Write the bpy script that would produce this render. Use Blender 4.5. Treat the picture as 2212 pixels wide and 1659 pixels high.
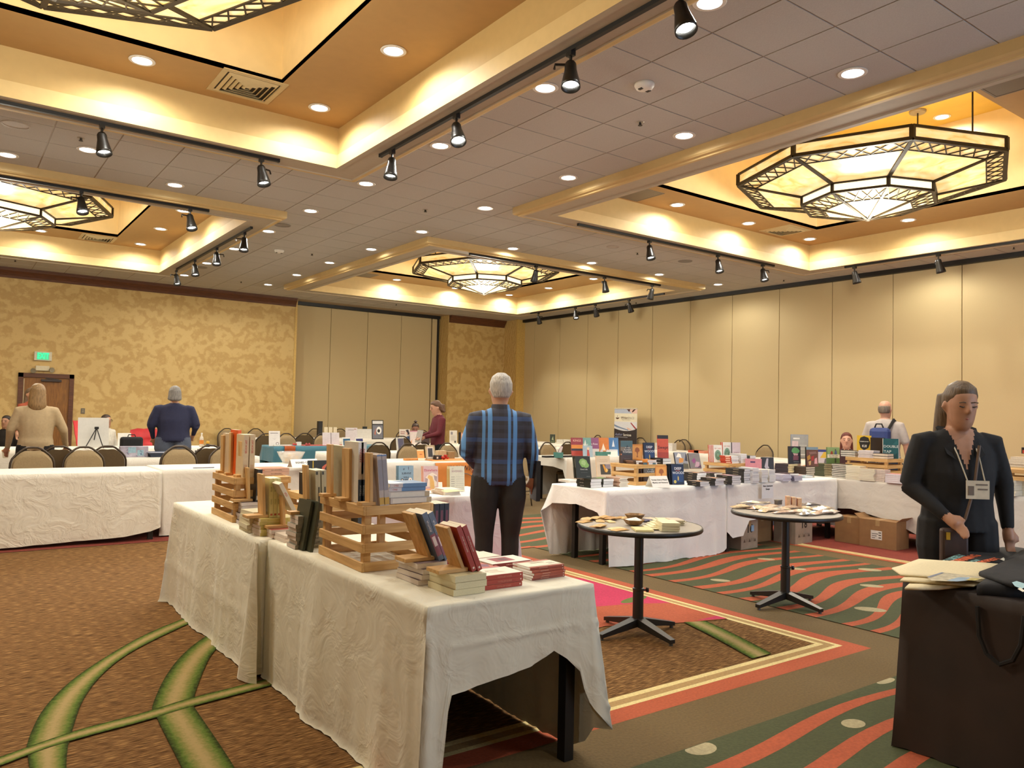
import bpy, bmesh, math, random
from mathutils import Vector, Matrix, noise
from mathutils.bvhtree import BVHTree

for o in list(bpy.data.objects):
    bpy.data.objects.remove(o, do_unlink=True)
S = bpy.context.scene
C = S.collection
PI = math.pi
rnd = random.Random(7)

# ------------------------------------------------------------------ camera
YAW, PITCH, ROLL = math.radians(53.92691), math.radians(2.13607), math.radians(1.31371)
FPX, PCX, PCY, EYE = 1686.26, 1106.0, 829.5, 1.5
FWD = Vector((math.cos(YAW)*math.cos(PITCH), math.sin(YAW)*math.cos(PITCH), math.sin(PITCH)))
_r = FWD.cross(Vector((0, 0, 1))).normalized(); _u = _r.cross(FWD)
RGT = _r*math.cos(ROLL) + _u*math.sin(ROLL)
UPV = -_r*math.sin(ROLL) + _u*math.cos(ROLL)
cd = bpy.data.cameras.new('camera'); cam = bpy.data.objects.new('camera', cd); C.objects.link(cam)
cam.matrix_world = Matrix(((RGT.x, UPV.x, -FWD.x, 0), (RGT.y, UPV.y, -FWD.y, 0), (RGT.z, UPV.z, -FWD.z, EYE), (0, 0, 0, 1)))
cd.sensor_fit = 'HORIZONTAL'; cd.sensor_width = 36.0; cd.lens = 36.0*FPX/2212.0
cd.clip_start = 0.05; cd.clip_end = 200
S.camera = cam

def at(px, py, z=0.76):
    """the point at height z seen at a pixel of the 2212 x 1659 photograph"""
    d = RGT*((px-PCX)/FPX) - UPV*((py-PCY)/FPX) + FWD
    return Vector((0, 0, EYE)) + d*((z-EYE)/d.z)
def aty(px, py, y):
    d = RGT*((px-PCX)/FPX) - UPV*((py-PCY)/FPX) + FWD
    return Vector((0, 0, EYE)) + d*(y/d.y)
def atx(px, py, x):
    d = RGT*((px-PCX)/FPX) - UPV*((py-PCY)/FPX) + FWD
    return Vector((0, 0, EYE)) + d*(x/d.x)
def atw(px, py, w):
    d = RGT*((px-PCX)/FPX) - UPV*((py-PCY)/FPX) + FWD
    return Vector((0, 0, EYE)) + d*w

# ------------------------------------------------------------------ view, world, daylight
S.view_settings.view_transform = 'Standard'; S.view_settings.look = 'None'
S.view_settings.gamma = 1.0; S.view_settings.use_curve_mapping = False
S.view_settings.exposure = 0.0
wd = bpy.data.worlds.new('world'); S.world = wd; wd.use_nodes = True
wd.node_tree.nodes['Background'].inputs[0].default_value = (0.62, 0.75, 1.0, 1)
wd.node_tree.nodes['Background'].inputs[1].default_value = 0.6
try:
    S.cycles.use_denoising = True
    S.cycles.max_bounces = 8; S.cycles.diffuse_bounces = 6; S.cycles.glossy_bounces = 3
    S.cycles.sample_clamp_indirect = 4.0
except Exception:
    pass

# daylight comes in through the tall window in the wall behind the camera
K_DAY, K_DOWN, K_TRACK, K_GLASS, K_LENS = 150.0, 86.0, 18.0, 1.0, 14.0
K_FILL = 230.0
def area(name, loc, rot, sx, sy, e, col):
    l = bpy.data.lights.new(name, 'AREA'); l.shape = 'RECTANGLE'; l.size = sx; l.size_y = sy; l.energy = e; l.color = col
    o = bpy.data.objects.new(name, l); C.objects.link(o); o.location = loc; o.rotation_euler = rot
    return o
day = area('daylight', (6.6, -2.9, 1.6), (math.radians(90), 0, 0), 4.4, 2.4, K_DAY, (0.55, 0.74, 1.0))

# ------------------------------------------------------------------ materials
def lin(c):
    if isinstance(c, str):
        c = c.lstrip('#'); c = tuple(int(c[i:i+2], 16)/255 for i in (0, 2, 4))
    return tuple((v/12.92 if v <= 0.04045 else ((v+0.055)/1.055)**2.4) for v in c[:3])
_M = {}
def mat(col, rough=0.6, var=0.10, scale=25.0, bump=0.0, metal=0.0, coat=0.0, stretch=None, name=None):
    """procedural surface: a base colour broken up by noise, with optional relief"""
    key = (str(col), rough, var, scale, bump, metal, coat, str(stretch))
    if key in _M: return _M[key]
    m = bpy.data.materials.new(name or 'surface'); m.use_nodes = True
    nt = m.node_tree; b = nt.nodes['Principled BSDF']
    L = lin(col)
    b.inputs['Roughness'].default_value = rough; b.inputs['Metallic'].default_value = metal
    if coat: b.inputs['Coat Weight'].default_value = coat
    tc = nt.nodes.new('ShaderNodeTexCoord'); n = nt.nodes.new('ShaderNodeTexNoise'); n.inputs['Scale'].default_value = scale
    n.inputs['Detail'].default_value = 4
    src = tc.outputs['Object']
    if stretch:
        mp = nt.nodes.new('ShaderNodeMapping'); mp.inputs['Scale'].default_value = stretch
        nt.links.new(src, mp.inputs[0]); src = mp.outputs[0]
    nt.links.new(src, n.inputs['Vector'])
    r = nt.nodes.new('ShaderNodeValToRGB')
    r.color_ramp.elements[0].position = 0.3; r.color_ramp.elements[1].position = 0.7
    r.color_ramp.elements[0].color = tuple(v*(1-var) for v in L)+(1,)
    r.color_ramp.elements[1].color = tuple(min(1, v*(1+var)) for v in L)+(1,)
    nt.links.new(n.outputs['Fac'], r.inputs[0]); nt.links.new(r.outputs[0], b.inputs['Base Color'])
    if bump:
        bp = nt.nodes.new('ShaderNodeBump'); bp.inputs['Strength'].default_value = bump; bp.inputs['Distance'].default_value = 0.01
        nt.links.new(n.outputs['Fac'], bp.inputs['Height']); nt.links.new(bp.outputs[0], b.inputs['Normal'])
    m.diffuse_color = L+(1,)
    _M[key] = m
    return m
def wood(c1, c2, scale=6.0, axis=0, rough=0.55, name='wood'):
    key = ('wood', c1, c2, scale, axis)
    if key in _M: return _M[key]
    m = bpy.data.materials.new(name); m.use_nodes = True; nt = m.node_tree; b = nt.nodes['Principled BSDF']
    b.inputs['Roughness'].default_value = rough
    tc = nt.nodes.new('ShaderNodeTexCoord'); mp = nt.nodes.new('ShaderNodeMapping')
    sc = [14.0, 14.0, 14.0]; sc[axis] = 1.2
    mp.inputs['Scale'].default_value = sc
    oi = nt.nodes.new('ShaderNodeObjectInfo'); va = nt.nodes.new('ShaderNodeVectorMath'); va.operation = 'ADD'
    nt.links.new(tc.outputs['Object'], va.inputs[0]); nt.links.new(oi.outputs['Random'], va.inputs[1])
    n = nt.nodes.new('ShaderNodeTexNoise'); n.inputs['Scale'].default_value = scale; n.inputs['Detail'].default_value = 6; n.inputs['Distortion'].default_value = 0.8
    r = nt.nodes.new('ShaderNodeValToRGB'); r.color_ramp.elements[0].position = 0.3; r.color_ramp.elements[1].position = 0.75
    r.color_ramp.elements[0].color = lin(c1)+(1,); r.color_ramp.elements[1].color = lin(c2)+(1,)
    nt.links.new(va.outputs[0], mp.inputs[0]); nt.links.new(mp.outputs[0], n.inputs['Vector']); nt.links.new(n.outputs['Fac'], r.inputs[0])
    nt.links.new(r.outputs[0], b.inputs['Base Color'])
    _M[key] = m
    return m
def glow(col, strength, name='lit_surface'):
    key = ('glow', str(col), strength)
    if key in _M: return _M[key]
    m = bpy.data.materials.new(name); m.use_nodes = True; nt = m.node_tree; b = nt.nodes['Principled BSDF']
    b.inputs['Base Color'].default_value = lin(col)+(1,)
    b.inputs['Emission Color'].default_value = lin(col)+(1,); b.inputs['Emission Strength'].default_value = strength
    _M[key] = m
    return m
def glass(col, alpha=0.25, rough=0.05):
    key = ('glass', str(col), alpha)
    if key in _M: return _M[key]
    m = bpy.data.materials.new('clear_plastic'); m.use_nodes = True; nt = m.node_tree; b = nt.nodes['Principled BSDF']
    b.inputs['Base Color'].default_value = lin(col)+(1,); b.inputs['Roughness'].default_value = rough; b.inputs['Alpha'].default_value = alpha
    _M[key] = m
    return m

# ------------------------------------------------------------------ mesh builder
class MB:
    def __init__(s): s.v = []; s.f = []; s.m = []
    def add(s, vs, fs, mi=0, M=None):
        n = len(s.v)
        for p in vs:
            p = Vector(p); s.v.append(tuple(M @ p) if M else tuple(p))
        for f in fs: s.f.append([i+n for i in f]); s.m.append(mi)
        return s
    def box(s, lo, hi, mi=0, M=None):
        x0, y0, z0 = lo; x1, y1, z1 = hi
        return s.add([(x0,y0,z0),(x1,y0,z0),(x1,y1,z0),(x0,y1,z0),(x0,y0,z1),(x1,y0,z1),(x1,y1,z1),(x0,y1,z1)],
                     [(0,3,2,1),(4,5,6,7),(0,1,5,4),(1,2,6,5),(2,3,7,6),(3,0,4,7)], mi, M)
    def poly(s, pts, mi=0, M=None): return s.add(pts, [tuple(range(len(pts)))], mi, M)
    def prism(s, pts, z0, z1, mi=0, M=None):
        n = len(pts)
        vs = [(p[0], p[1], z0) for p in pts]+[(p[0], p[1], z1) for p in pts]
        fs = [tuple(range(n-1, -1, -1)), tuple(range(n, 2*n))]+[(i, (i+1) % n, n+(i+1) % n, n+i) for i in range(n)]
        return s.add(vs, fs, mi, M)
    def lathe(s, prof, seg=24, mi=0, M=None, cap=True):
        vs = []; fs = []; n = len(prof)
        for r, z in prof:
            for k in range(seg):
                a = 2*PI*k/seg; vs.append((r*math.cos(a), r*math.sin(a), z))
        for i in range(n-1):
            for k in range(seg):
                fs.append((i*seg+k, i*seg+(k+1) % seg, (i+1)*seg+(k+1) % seg, (i+1)*seg+k))
        if cap and prof[0][0] > 1e-6: fs.append(tuple(range(seg-1, -1, -1)))
        if cap and prof[-1][0] > 1e-6: fs.append(tuple(range((n-1)*seg, n*seg)))
        return s.add(vs, fs, mi, M)
    def tube(s, path, r, seg=8, mi=0, M=None, closed=False):
        P = [Vector(p) for p in path]; n = len(P)
        R = r if isinstance(r, (list, tuple)) else [r]*n
        vs = []; fs = []; up = None
        for i in range(n):
            if closed: t = P[(i+1) % n]-P[i-1]
            else: t = P[min(i+1, n-1)]-P[max(i-1, 0)]
            t.normalize()
            if up is None:
                up = Vector((0, 0, 1)) if abs(t.z) < 0.9 else Vector((1, 0, 0))
            a = t.cross(up).normalized(); b = a.cross(t).normalized(); up = b
            for k in range(seg):
                an = 2*PI*k/seg; vs.append(P[i]+a*(math.cos(an)*R[i])+b*(math.sin(an)*R[i]))
        for i in range(n if closed else n-1):
            j = (i+1) % n
            for k in range(seg): fs.append((i*seg+k, i*seg+(k+1) % seg, j*seg+(k+1) % seg, j*seg+k))
        if not closed:
            fs.append(tuple(range(seg-1, -1, -1))); fs.append(tuple(range((n-1)*seg, n*seg)))
        return s.add(vs, fs, mi, M)
    def bar(s, a, b, w, h, mi=0, up=(0, 0, 1)):
        """a rectangular bar from a to b"""
        a = Vector(a); b = Vector(b); t = (b-a); L = t.length; t.normalize()
        u = Vector(up)
        if abs(t.dot(u)) > 0.97: u = Vector((1, 0, 0))
        x = t.cross(u).normalized(); y = x.cross(t).normalized()
        M = Matrix(((x.x, t.x, y.x, a.x), (x.y, t.y, y.y, a.y), (x.z, t.z, y.z, a.z), (0, 0, 0, 1)))
        return s.box((-w/2, 0, -h/2), (w/2, L, h/2), mi, M)
    def mesh(s, name, mats, smooth=False):
        me = bpy.data.meshes.new(name); me.from_pydata(s.v, [], s.f)
        if not isinstance(mats, (list, tuple)): mats = [mats]
        for m in mats: me.materials.append(m)
        if len(mats) > 1: me.polygons.foreach_set('material_index', s.m)
        bm = bmesh.new(); bm.from_mesh(me); bmesh.ops.recalc_face_normals(bm, faces=bm.faces); bm.to_mesh(me); bm.free()
        if smooth: me.polygons.foreach_set('use_smooth', [True]*len(me.polygons))
        me.update()
        return me
    def build(s, name, mats, parent=None, smooth=False, loc=None, kind=None):
        return link(name, s.mesh(name, mats, smooth), parent, loc, kind)
def link(name, me, parent=None, loc=None, kind=None):
    o = bpy.data.objects.new(name, me); C.objects.link(o)
    if parent is not None: o.parent = parent
    if loc is not None: o.location = loc
    if kind: o['kind'] = kind
    return o
def smooth_angle(o, deg=40):
    me = o.data
    me.polygons.foreach_set('use_smooth', [True]*len(me.polygons))
    bm = bmesh.new(); bm.from_mesh(me)
    for e in bm.edges:
        if len(e.link_faces) == 2 and e.calc_face_angle(0) > math.radians(deg): e.smooth = False
    bm.to_mesh(me); bm.free()
    return o
def bevel(o, w=0.004, seg=2):
    m = o.modifiers.new('bevel', 'BEVEL'); m.width = w; m.segments = seg; m.limit_method = 'ANGLE'
    return o
def thing(name, label, cat, loc=(0, 0, 0), rotz=0.0, group=None, rot=None):
    o = bpy.data.objects.new(name, None); C.objects.link(o); o.empty_display_size = 0.1
    o.location = loc; o.rotation_euler = rot or (0, 0, rotz)
    return tag(o, label, cat, group)
def tag(o, label, cat, group=None):
    o['label'] = label; o['category'] = cat
    if group: o['group'] = group
    return o
def struct(o): o['kind'] = 'structure'; return o
def kids(o): return [c for c in o.children]
KID = {}
def tree(o):
    """children by parent, gathered once for the fast copies below"""
    return [(c, tree(c)) for c in o.children]
def dup(root, loc, rotz=None, label=None, group=None, kidtree=None):
    r = root.copy(); C.objects.link(r); r.location = loc
    if rotz is not None: r.rotation_euler = (0, 0, rotz)
    if label: r['label'] = label
    if group: r['group'] = group
    def rec(par, lst):
        for c, sub in lst:
            k = c.copy(); C.objects.link(k); k.parent = par; rec(k, sub)
    rec(r, kidtree if kidtree is not None else tree(root))
    return r
_T = {}
def text_mesh(txt, size=1.0, shear=0.0, bold=0.0, space=1.0, align='CENTER'):
    key = (txt, shear, bold, space, align)
    if key not in _T:
        cu = bpy.data.curves.new('lettering', 'FONT'); cu.body = txt; cu.size = 1.0; cu.align_x = align; cu.align_y = 'CENTER'
        cu.shear = shear; cu.offset = bold; cu.space_character = space; cu.resolution_u = 2; cu.space_line = 0.95
        o = bpy.data.objects.new('lettering', cu); C.objects.link(o)
        dg = bpy.context.evaluated_depsgraph_get(); me = bpy.data.meshes.new_from_object(o.evaluated_get(dg))
        _T[key] = ([tuple(v.co) for v in me.vertices], [tuple(p.vertices) for p in me.polygons])
        bpy.data.objects.remove(o, do_unlink=True); bpy.data.meshes.remove(me)
    return _T[key]
ORD = ['lowest', 'second from the bottom', 'third from the bottom', 'fourth from the bottom', 'fifth from the bottom', 'sixth from the bottom', 'seventh from the bottom', 'eighth from the bottom', 'ninth from the bottom', 'tenth from the bottom']
def nth(i, n): return 'topmost' if i == n-1 and n > 1 else ORD[i]
# ------------------------------------------------------------------ room numbers (metres)
ZC, ZS, ZSTEP, ZR, ZT = 4.342, 4.21, 4.36, 4.67, 5.86    # tiles, coffer soffit, step, ring ceiling, recess top
XR, YL = 14.25, 19.65
XMIN, YMIN = -6.5, -3.0
GX, GY, GS = 4.476, 9.225, 0.6096
COFX = ((-2.84, 3.87), (6.305, 13.01)); COFY = ((2.11, 8.615), (11.05, 17.56))

def wallpaper():
    m = bpy.data.materials.new('gold_damask_wallpaper'); m.use_nodes = True; nt = m.node_tree; b = nt.nodes['Principled BSDF']
    b.inputs['Roughness'].default_value = 0.6
    tc = nt.nodes.new('ShaderNodeTexCoord')
    n = nt.nodes.new('ShaderNodeTexNoise'); n.inputs['Scale'].default_value = 9; n.inputs['Detail'].default_value = 3; n.inputs['Distortion'].default_value = 2.2
    v = nt.nodes.new('ShaderNodeTexVoronoi'); v.inputs['Scale'].default_value = 4; v.feature = 'SMOOTH_F1'
    w = nt.nodes.new('ShaderNodeTexWave'); w.inputs['Scale'].default_value = 3.2; w.inputs['Distortion'].default_value = 9; w.inputs['Detail'].default_value = 2; w.wave_type = 'RINGS'
    for k in (n, v, w): nt.links.new(tc.outputs['Object'], k.inputs['Vector'])
    a = nt.nodes.new('ShaderNodeMath'); a.operation = 'MULTIPLY_ADD'; a.inputs[1].default_value = 0.55
    nt.links.new(w.outputs['Fac'], a.inputs[0]); nt.links.new(n.outputs['Fac'], a.inputs[2])
    r = nt.nodes.new('ShaderNodeValToRGB')
    r.color_ramp.elements[0].position = 0.55; r.color_ramp.elements[1].position = 0.95
    r.color_ramp.elements[0].color = lin('#b89658')+(1,); r.color_ramp.elements[1].color = lin('#c9aa6c')+(1,)
    nt.links.new(a.outputs[0], r.inputs[0]); nt.links.new(r.outputs[0], b.inputs['Base Color'])
    return m
WALLPAPER = wallpaper()
PANEL = mat('#c3ae82', 0.75, 0.05, 160, 0.12, name='partition_fabric')
PAINT = mat('#cdb078', 0.6, 0.03, 12, name='cream_paint')
PAINT2 = mat('#c3a56c', 0.6, 0.03, 12, name='ochre_paint')
RINGP = mat('#b08a54', 0.65, 0.03, 9, name='tan_paint')
GOLD = mat('#d9c28e', 0.6, 0.04, 6, name='gold_paint')
TILE = mat('#bcb8b2', 0.9, 0.05, 110, 0.25, name='ceiling_tile')
GRIDM = mat('#a2917c', 0.6, 0.05, 30, name='ceiling_grid')
BLACK = mat('#15120f', 0.5, 0.1, 30, name='black_metal')
MAHOG = wood('#45250f', '#6b3c1c', 5, 0, name='mahogany')
DOORW = wood('#6e4412', '#93601f', 4, 2, name='door_veneer')

# floor slab and shell
struct(MB().box((XMIN-.2, YMIN-.2, -.2), (XR+.5, YL+1.0, 0)).build('floor', mat('#594028', 0.95, 0.2, 60)))
FLOOR = bpy.data.objects['floor']

# left wall with a recess for the folding partition and a corner pier
wl = struct(MB().box((XMIN-.2, YL, 0), (7.34, YL+.9, ZC+.1)).box((7.34, YL+.56, ZC-.08), (11.95, YL+.9, ZC+.1)).box((7.34, YL+.62, 0), (11.95, YL+.9, ZC)).build('wall_left', WALLPAPER))
for i, (a, b_) in enumerate(((7.35, 8.50), (8.51, 9.60), (9.61, 10.66), (10.67, 11.66), (11.70, 11.86))):
    bevel(MB().box((a, YL+.50, 0.02), (b_, YL+.60, ZC-.09)).build('partition_panel', PANEL, wl), .004)
MB().box((7.34, YL+.42, ZC-.085), (11.92, YL+.60, ZC-.001)).build('partition_track', BLACK, wl)
MB().box((11.86, YL+.5, 0), (11.93, YL+.6, ZC-.09)).build('partition_seal', BLACK, wl)
pier = struct(MB().box((11.95, YL, 0), (XR+.3, YL+.9, ZC+.1)).box((13.98, 18.98, 0), (XR+.3, YL, ZC+.1)).build('wall_corner', WALLPAPER))
# right wall: four foot partition panels hung from a black track
wr = struct(MB().box((XR+.1, YMIN-.2, 0), (XR+.4, 18.98, ZC+.1)).build('wall_right', mat('#7d6b4c', 0.8)))
ys = [18.96, 18.47, 17.277, 16.08, 14.88, 13.66, 12.44, 11.22, 10.0, 8.78, 7.55, 6.33, 5.11, 3.89, 2.67, 1.45, .23, -.99, -2.2, -3.1]
for a, b_ in zip(ys[1:], ys[:-1]):
    bevel(MB().box((XR, a+.006, 0.02), (XR+.09, b_-.006, ZC-.085)).build('partition_panel', PANEL, wr), .004)
MB().box((XR-.10, YMIN, ZC-.085), (XR+.1, 18.97, ZC-.001)).build('partition_track', BLACK, wr)
# walls out of the picture
struct(MB().box((XMIN-.2, YMIN, 0), (XMIN, YL, ZC+.1)).build('wall_west', WALLPAPER))
struct(MB().box((XMIN-.2, YMIN-.2, 0), (4.2, YMIN, ZC+.1)).box((9.0, YMIN-.2, 0), (XR+.4, YMIN, ZC+.1)).box((4.2, YMIN-.2, 3.0), (9.0, YMIN, ZC+.1)).box((4.2, YMIN-.2, 0), (9.0, YMIN, .3)).build('wall_back', WALLPAPER))
wn = struct(thing('window_1', 'tall window letting daylight in', 'window')); del wn['category'], wn['label']
wf = MB()
for x in (4.2, 5.8, 7.4, 8.94): wf.box((x, YMIN-.12, .3), (x+.06, YMIN-.04, 3.0))
for z in (.3, 2.94): wf.box((4.2, YMIN-.12, z), (9, YMIN-.04, z+.06))
wf.build('window_frame', BLACK, wn)
MB().box((4.2, YMIN-.09, .3), (9, YMIN-.08, 3)).build('pane', glass('#dfe8ee', .08), wn)

# crown mouldings of dark wood
def crown(n, x0, x1):
    prof = [(0, -.215), (.03, -.215), (.045, -.17), (.075, -.12), (.115, -.07), (.13, -.03), (.15, -.03), (.15, 0), (0, 0)]
    mb = MB(); k = len(prof)
    vs = [(x0, YL-p[0], ZC+p[1]) for p in prof]+[(x1, YL-p[0], ZC+p[1]) for p in prof]
    mb.add(vs, [tuple(range(k)), tuple(range(2*k-1, k-1, -1))]+[(i, k+i, k+(i+1) % k, (i+1) % k) for i in range(k)])
    struct(mb.build('trim_%d' % n, MAHOG))
crown(1, XMIN, 7.31); crown(2, 11.97, 13.96)
struct(MB().box((7.30, YL-.012, 0), (7.36, YL+.5, ZC-.001)).build('trim_3', mat('#c9a65c', .6)))
struct(MB().box((13.955, 18.95, 0), (XR+.02, 18.99, ZC-.001)).build('trim_4', mat('#c9a65c', .6)))
struct(MB().box((XMIN, YL-.015, 0), (7.3, YL, .12)).build('baseboard_left', MAHOG))

# ------------------------------------------------------------------ suspended tile ceiling
ce = MB()
def incof(x, y):
    for a, b_ in COFX:
        for c_, d_ in COFY:
            if a-.02 < x < b_+.02 and c_-.02 < y < d_+.02: return True
    return False
# grid backing above the tiles, with openings left for the four coffers
xs = [XMIN, COFX[0][0], COFX[0][1], COFX[1][0], COFX[1][1], XR+.3]; yy = [YMIN, COFY[0][0], COFY[0][1], COFY[1][0], COFY[1][1], YL+.7]
for i in range(5):
    for j in range(5):
        if i in (1, 3) and j in (1, 3): continue
        ce.box((xs[i], yy[j], ZC), (xs[i+1], yy[j+1], ZC+.08))
CEIL = struct(ce.build('ceiling', GRIDM))
tile_cells = []
for i in range(-18, 17):
    for j in range(-20, 18):
        x0, y0 = GX+i*GS, GY+j*GS
        if x0+GS < XMIN or x0 > XR-.1 or y0 > YL-.15 or y0+GS < YMIN: continue
        if incof(x0+GS/2, y0+GS/2): continue
        x1, y1 = min(x0+GS, XR-.1), min(y0+GS, YL+.40)
        d = Vector((x0+GS/2, y0+GS/2, ZC-EYE)); w = d.dot(FWD)
        vis = w > 0.5 and abs(d.dot(RGT)/w*FPX) < 1180 and abs(d.dot(UPV)/w*FPX) < 900
        tile_cells.append((0 if vis else 1, w, x0, y0, x1, y1))
tile_cells.sort()
g = .007
full = MB().box((g, g, -.006), (GS-g, GS-g, .001)).mesh('ceiling_tile', TILE)
rest = MB(); cnt = 0
for nv, w, x0, y0, x1, y1 in tile_cells:
    if nv or cnt >= 295:
        rest.box((x0+g, y0+g, ZC-.006), (x1-g, y1-g, ZC+.001)); continue
    cnt += 1
    if x1-x0 > GS-.01 and y1-y0 > GS-.01: link('ceiling_tile', full, CEIL, (x0, y0, ZC))
    else: MB().box((g, g, -.006), (x1-x0-g, y1-y0-g, .001)).build('ceiling_tile', TILE, CEIL, loc=(x0, y0, ZC))
rest.build('ceiling_tile_field', TILE, CEIL, kind='stuff')

# ------------------------------------------------------------------ coffers
def frame_ring(mb, x0, x1, y0, y1, prof, mi=0):
    """sweep a profile of (inset, z) round a rectangle"""
    n = len(prof)
    vs = []
    for ins, z in prof:
        vs += [(x0+ins, y0+ins, z), (x1-ins, y0+ins, z), (x1-ins, y1-ins, z), (x0+ins, y1-ins, z)]
    fs = []
    for i in range(n-1):
        for k in range(4):
            fs.append((i*4+k, i*4+(k+1) % 4, (i+1)*4+(k+1) % 4, (i+1)*4+k))
    mb.add(vs, fs, mi)
cn = 0
for ci, (x0, x1) in enumerate(COFX):
    for cj, (y0, y1) in enumerate(COFY):
        cn += 1
        cx, cy = ((.51, 9.6)[ci], (5.42, 14.3)[cj])
        root = bpy.data.objects.new('ceiling_coffer', None); C.objects.link(root); struct(root)
        mb = MB(); frame_ring(mb, x0-.05, x1+.05, y0-.05, y1+.05, [(0, ZC+.01), (0, ZS+.035), (.02, ZS+.02), (.05, ZS+.012), (.06, ZS), (.10, ZS)]); mb.build('fascia', PAINT, root)
        mb = MB(); frame_ring(mb, x0-.05, x1+.05, y0-.05, y1+.05, [(.10, ZS), (.11, ZS+.012), (.37, ZS+.012), (.38, ZS), (.44, ZS)]); mb.build('soffit', mat('#b3a690', .7, .03, 14), root)
        mb = MB(); frame_ring(mb, x0-.05, x1+.05, y0-.05, y1+.05, [(.44, ZS), (.44, ZSTEP)]); mb.build('lower_band', mat('#d6bc84', .6, .03, 12), root)
        mb = MB(); frame_ring(mb, x0-.05, x1+.05, y0-.05, y1+.05, [(.44, ZSTEP), (.425, ZSTEP+.004), (.425, ZR+.05)]); mb.build('upper_band', PAINT2, root)
        a = 2.05
        bx0, bx1, by0, by1 = x0+.37, x1-.37, y0+.37, y1-.37
        mb = MB()
        for q in (((bx0, by0), (bx1, cy-a)), ((bx0, cy+a), (bx1, by1)), ((bx0, cy-a), (cx-a, cy+a)), ((cx+a, cy-a), (bx1, cy+a))):
            mb.box((q[0][0], q[0][1], ZR), (q[1][0], q[1][1], ZR+.05))
        mb.build('ring_ceiling', RINGP, root)
        mb = MB()
        for q in ((cx-a-.04, cy-a-.04, cx-a, cy+a+.04), (cx+a, cy-a-.04, cx+a+.04, cy+a+.04), (cx-a, cy-a-.04, cx+a, cy-a), (cx-a, cy+a, cx+a, cy+a+.04)):
            mb.box((q[0], q[1], ZR+.001), (q[2], q[3], ZT+.02))
        mb.build('recess_wall', GOLD, root)
        MB().box((cx-a, cy-a, ZT), (cx+a, cy+a, ZT+.04)).build('recess_ceiling', mat('#d9b754', .6, .04, 6), root)
# ------------------------------------------------------------------ patterned carpet: flat woven areas laid into the floor
def striated():
    m = bpy.data.materials.new('striated_brown_carpet'); m.use_nodes = True; nt = m.node_tree; b = nt.nodes['Principled BSDF']
    b.inputs['Roughness'].default_value = 0.95; b.inputs['Specular IOR Level'].default_value = 0.1
    tc = nt.nodes.new('ShaderNodeTexCoord'); mp = nt.nodes.new('ShaderNodeMapping'); mp.inputs['Scale'].default_value = (15, 170, 1)
    n = nt.nodes.new('ShaderNodeTexNoise'); n.inputs['Scale'].default_value = 1.0; n.inputs['Detail'].default_value = 3
    r = nt.nodes.new('ShaderNodeValToRGB'); e = r.color_ramp.elements
    e[0].position = .34; e[0].color = lin('#44301a')+(1,); e[1].position = .72; e[1].color = lin('#b08a58')+(1,)
    k = e.new(.52); k.color = lin('#70502f')+(1,)
    nt.links.new(tc.outputs['Object'], mp.inputs[0]); nt.links.new(mp.outputs[0], n.inputs['Vector']); nt.links.new(n.outputs['Fac'], r.inputs[0]); nt.links.new(r.outputs[0], b.inputs['Base Color'])
    return m
def pile(col, var=.14):
    m = mat(col, 0.95, var, 70, 0.35, name='carpet'); return m
CBROWN, CGREEN, CRED, CCREAM, CTAN, CPOD, CMAG, CDRED = pile('#66522f'), pile('#434828'), pile('#a8502f'), pile('#d8c58a'), pile('#a58655'), pile('#a59a78'), pile('#b82c52'), pile('#7c2f22')
lay = [0.0]
def rug(name, polys, m, dz=.0004):
    lay[0] += dz; mb = MB()
    for p in polys: mb.poly([(x, y, lay[0]) for x, y in p])
    return mb.build(name, m, FLOOR)
def rect(a, b, c, d): return [(a, b), (c, b), (c, d), (a, d)]
rug('carpet_ground', [rect(XMIN, YMIN, XR, YL)], CBROWN)
rug('carpet_border_red', [rect(XMIN, 2.80, 5.03, 6.75)], CRED)
rug('carpet_border_cream', [rect(XMIN, 2.935, 4.915, 6.62)], CCREAM)
rug('carpet_border_tan', [rect(XMIN, 2.968, 4.882, 6.59)], CTAN)
rug('carpet_border_cream', [rect(XMIN, 3.02, 4.83, 6.54)], CCREAM)
rug('carpet_field', [rect(XMIN, 3.06, 4.79, 6.5), rect(XMIN, 6.5, 3.2, 9.22)], striated())
# second field beyond the wave panel
rug('carpet_border_red', [rect(8.27, YMIN, XR, 9.0)], CRED)
rug('carpet_border_cream', [rect(8.36, YMIN, XR, 8.9)], CCREAM)
rug('carpet_border_tan', [rect(8.40, YMIN, XR, 8.86)], CTAN)
rug('carpet_border_cream', [rect(8.43, YMIN, XR, 8.83)], CCREAM)
rug('carpet_field', [rect(8.47, YMIN, XR, 8.8)], CDRED)
rug('carpet_field', [rect(XMIN, 9.24, 3.2, 11.5)], CDRED)
rug('carpet_field', [rect(XMIN, 11.5, XR, YL)], CBROWN)
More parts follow.
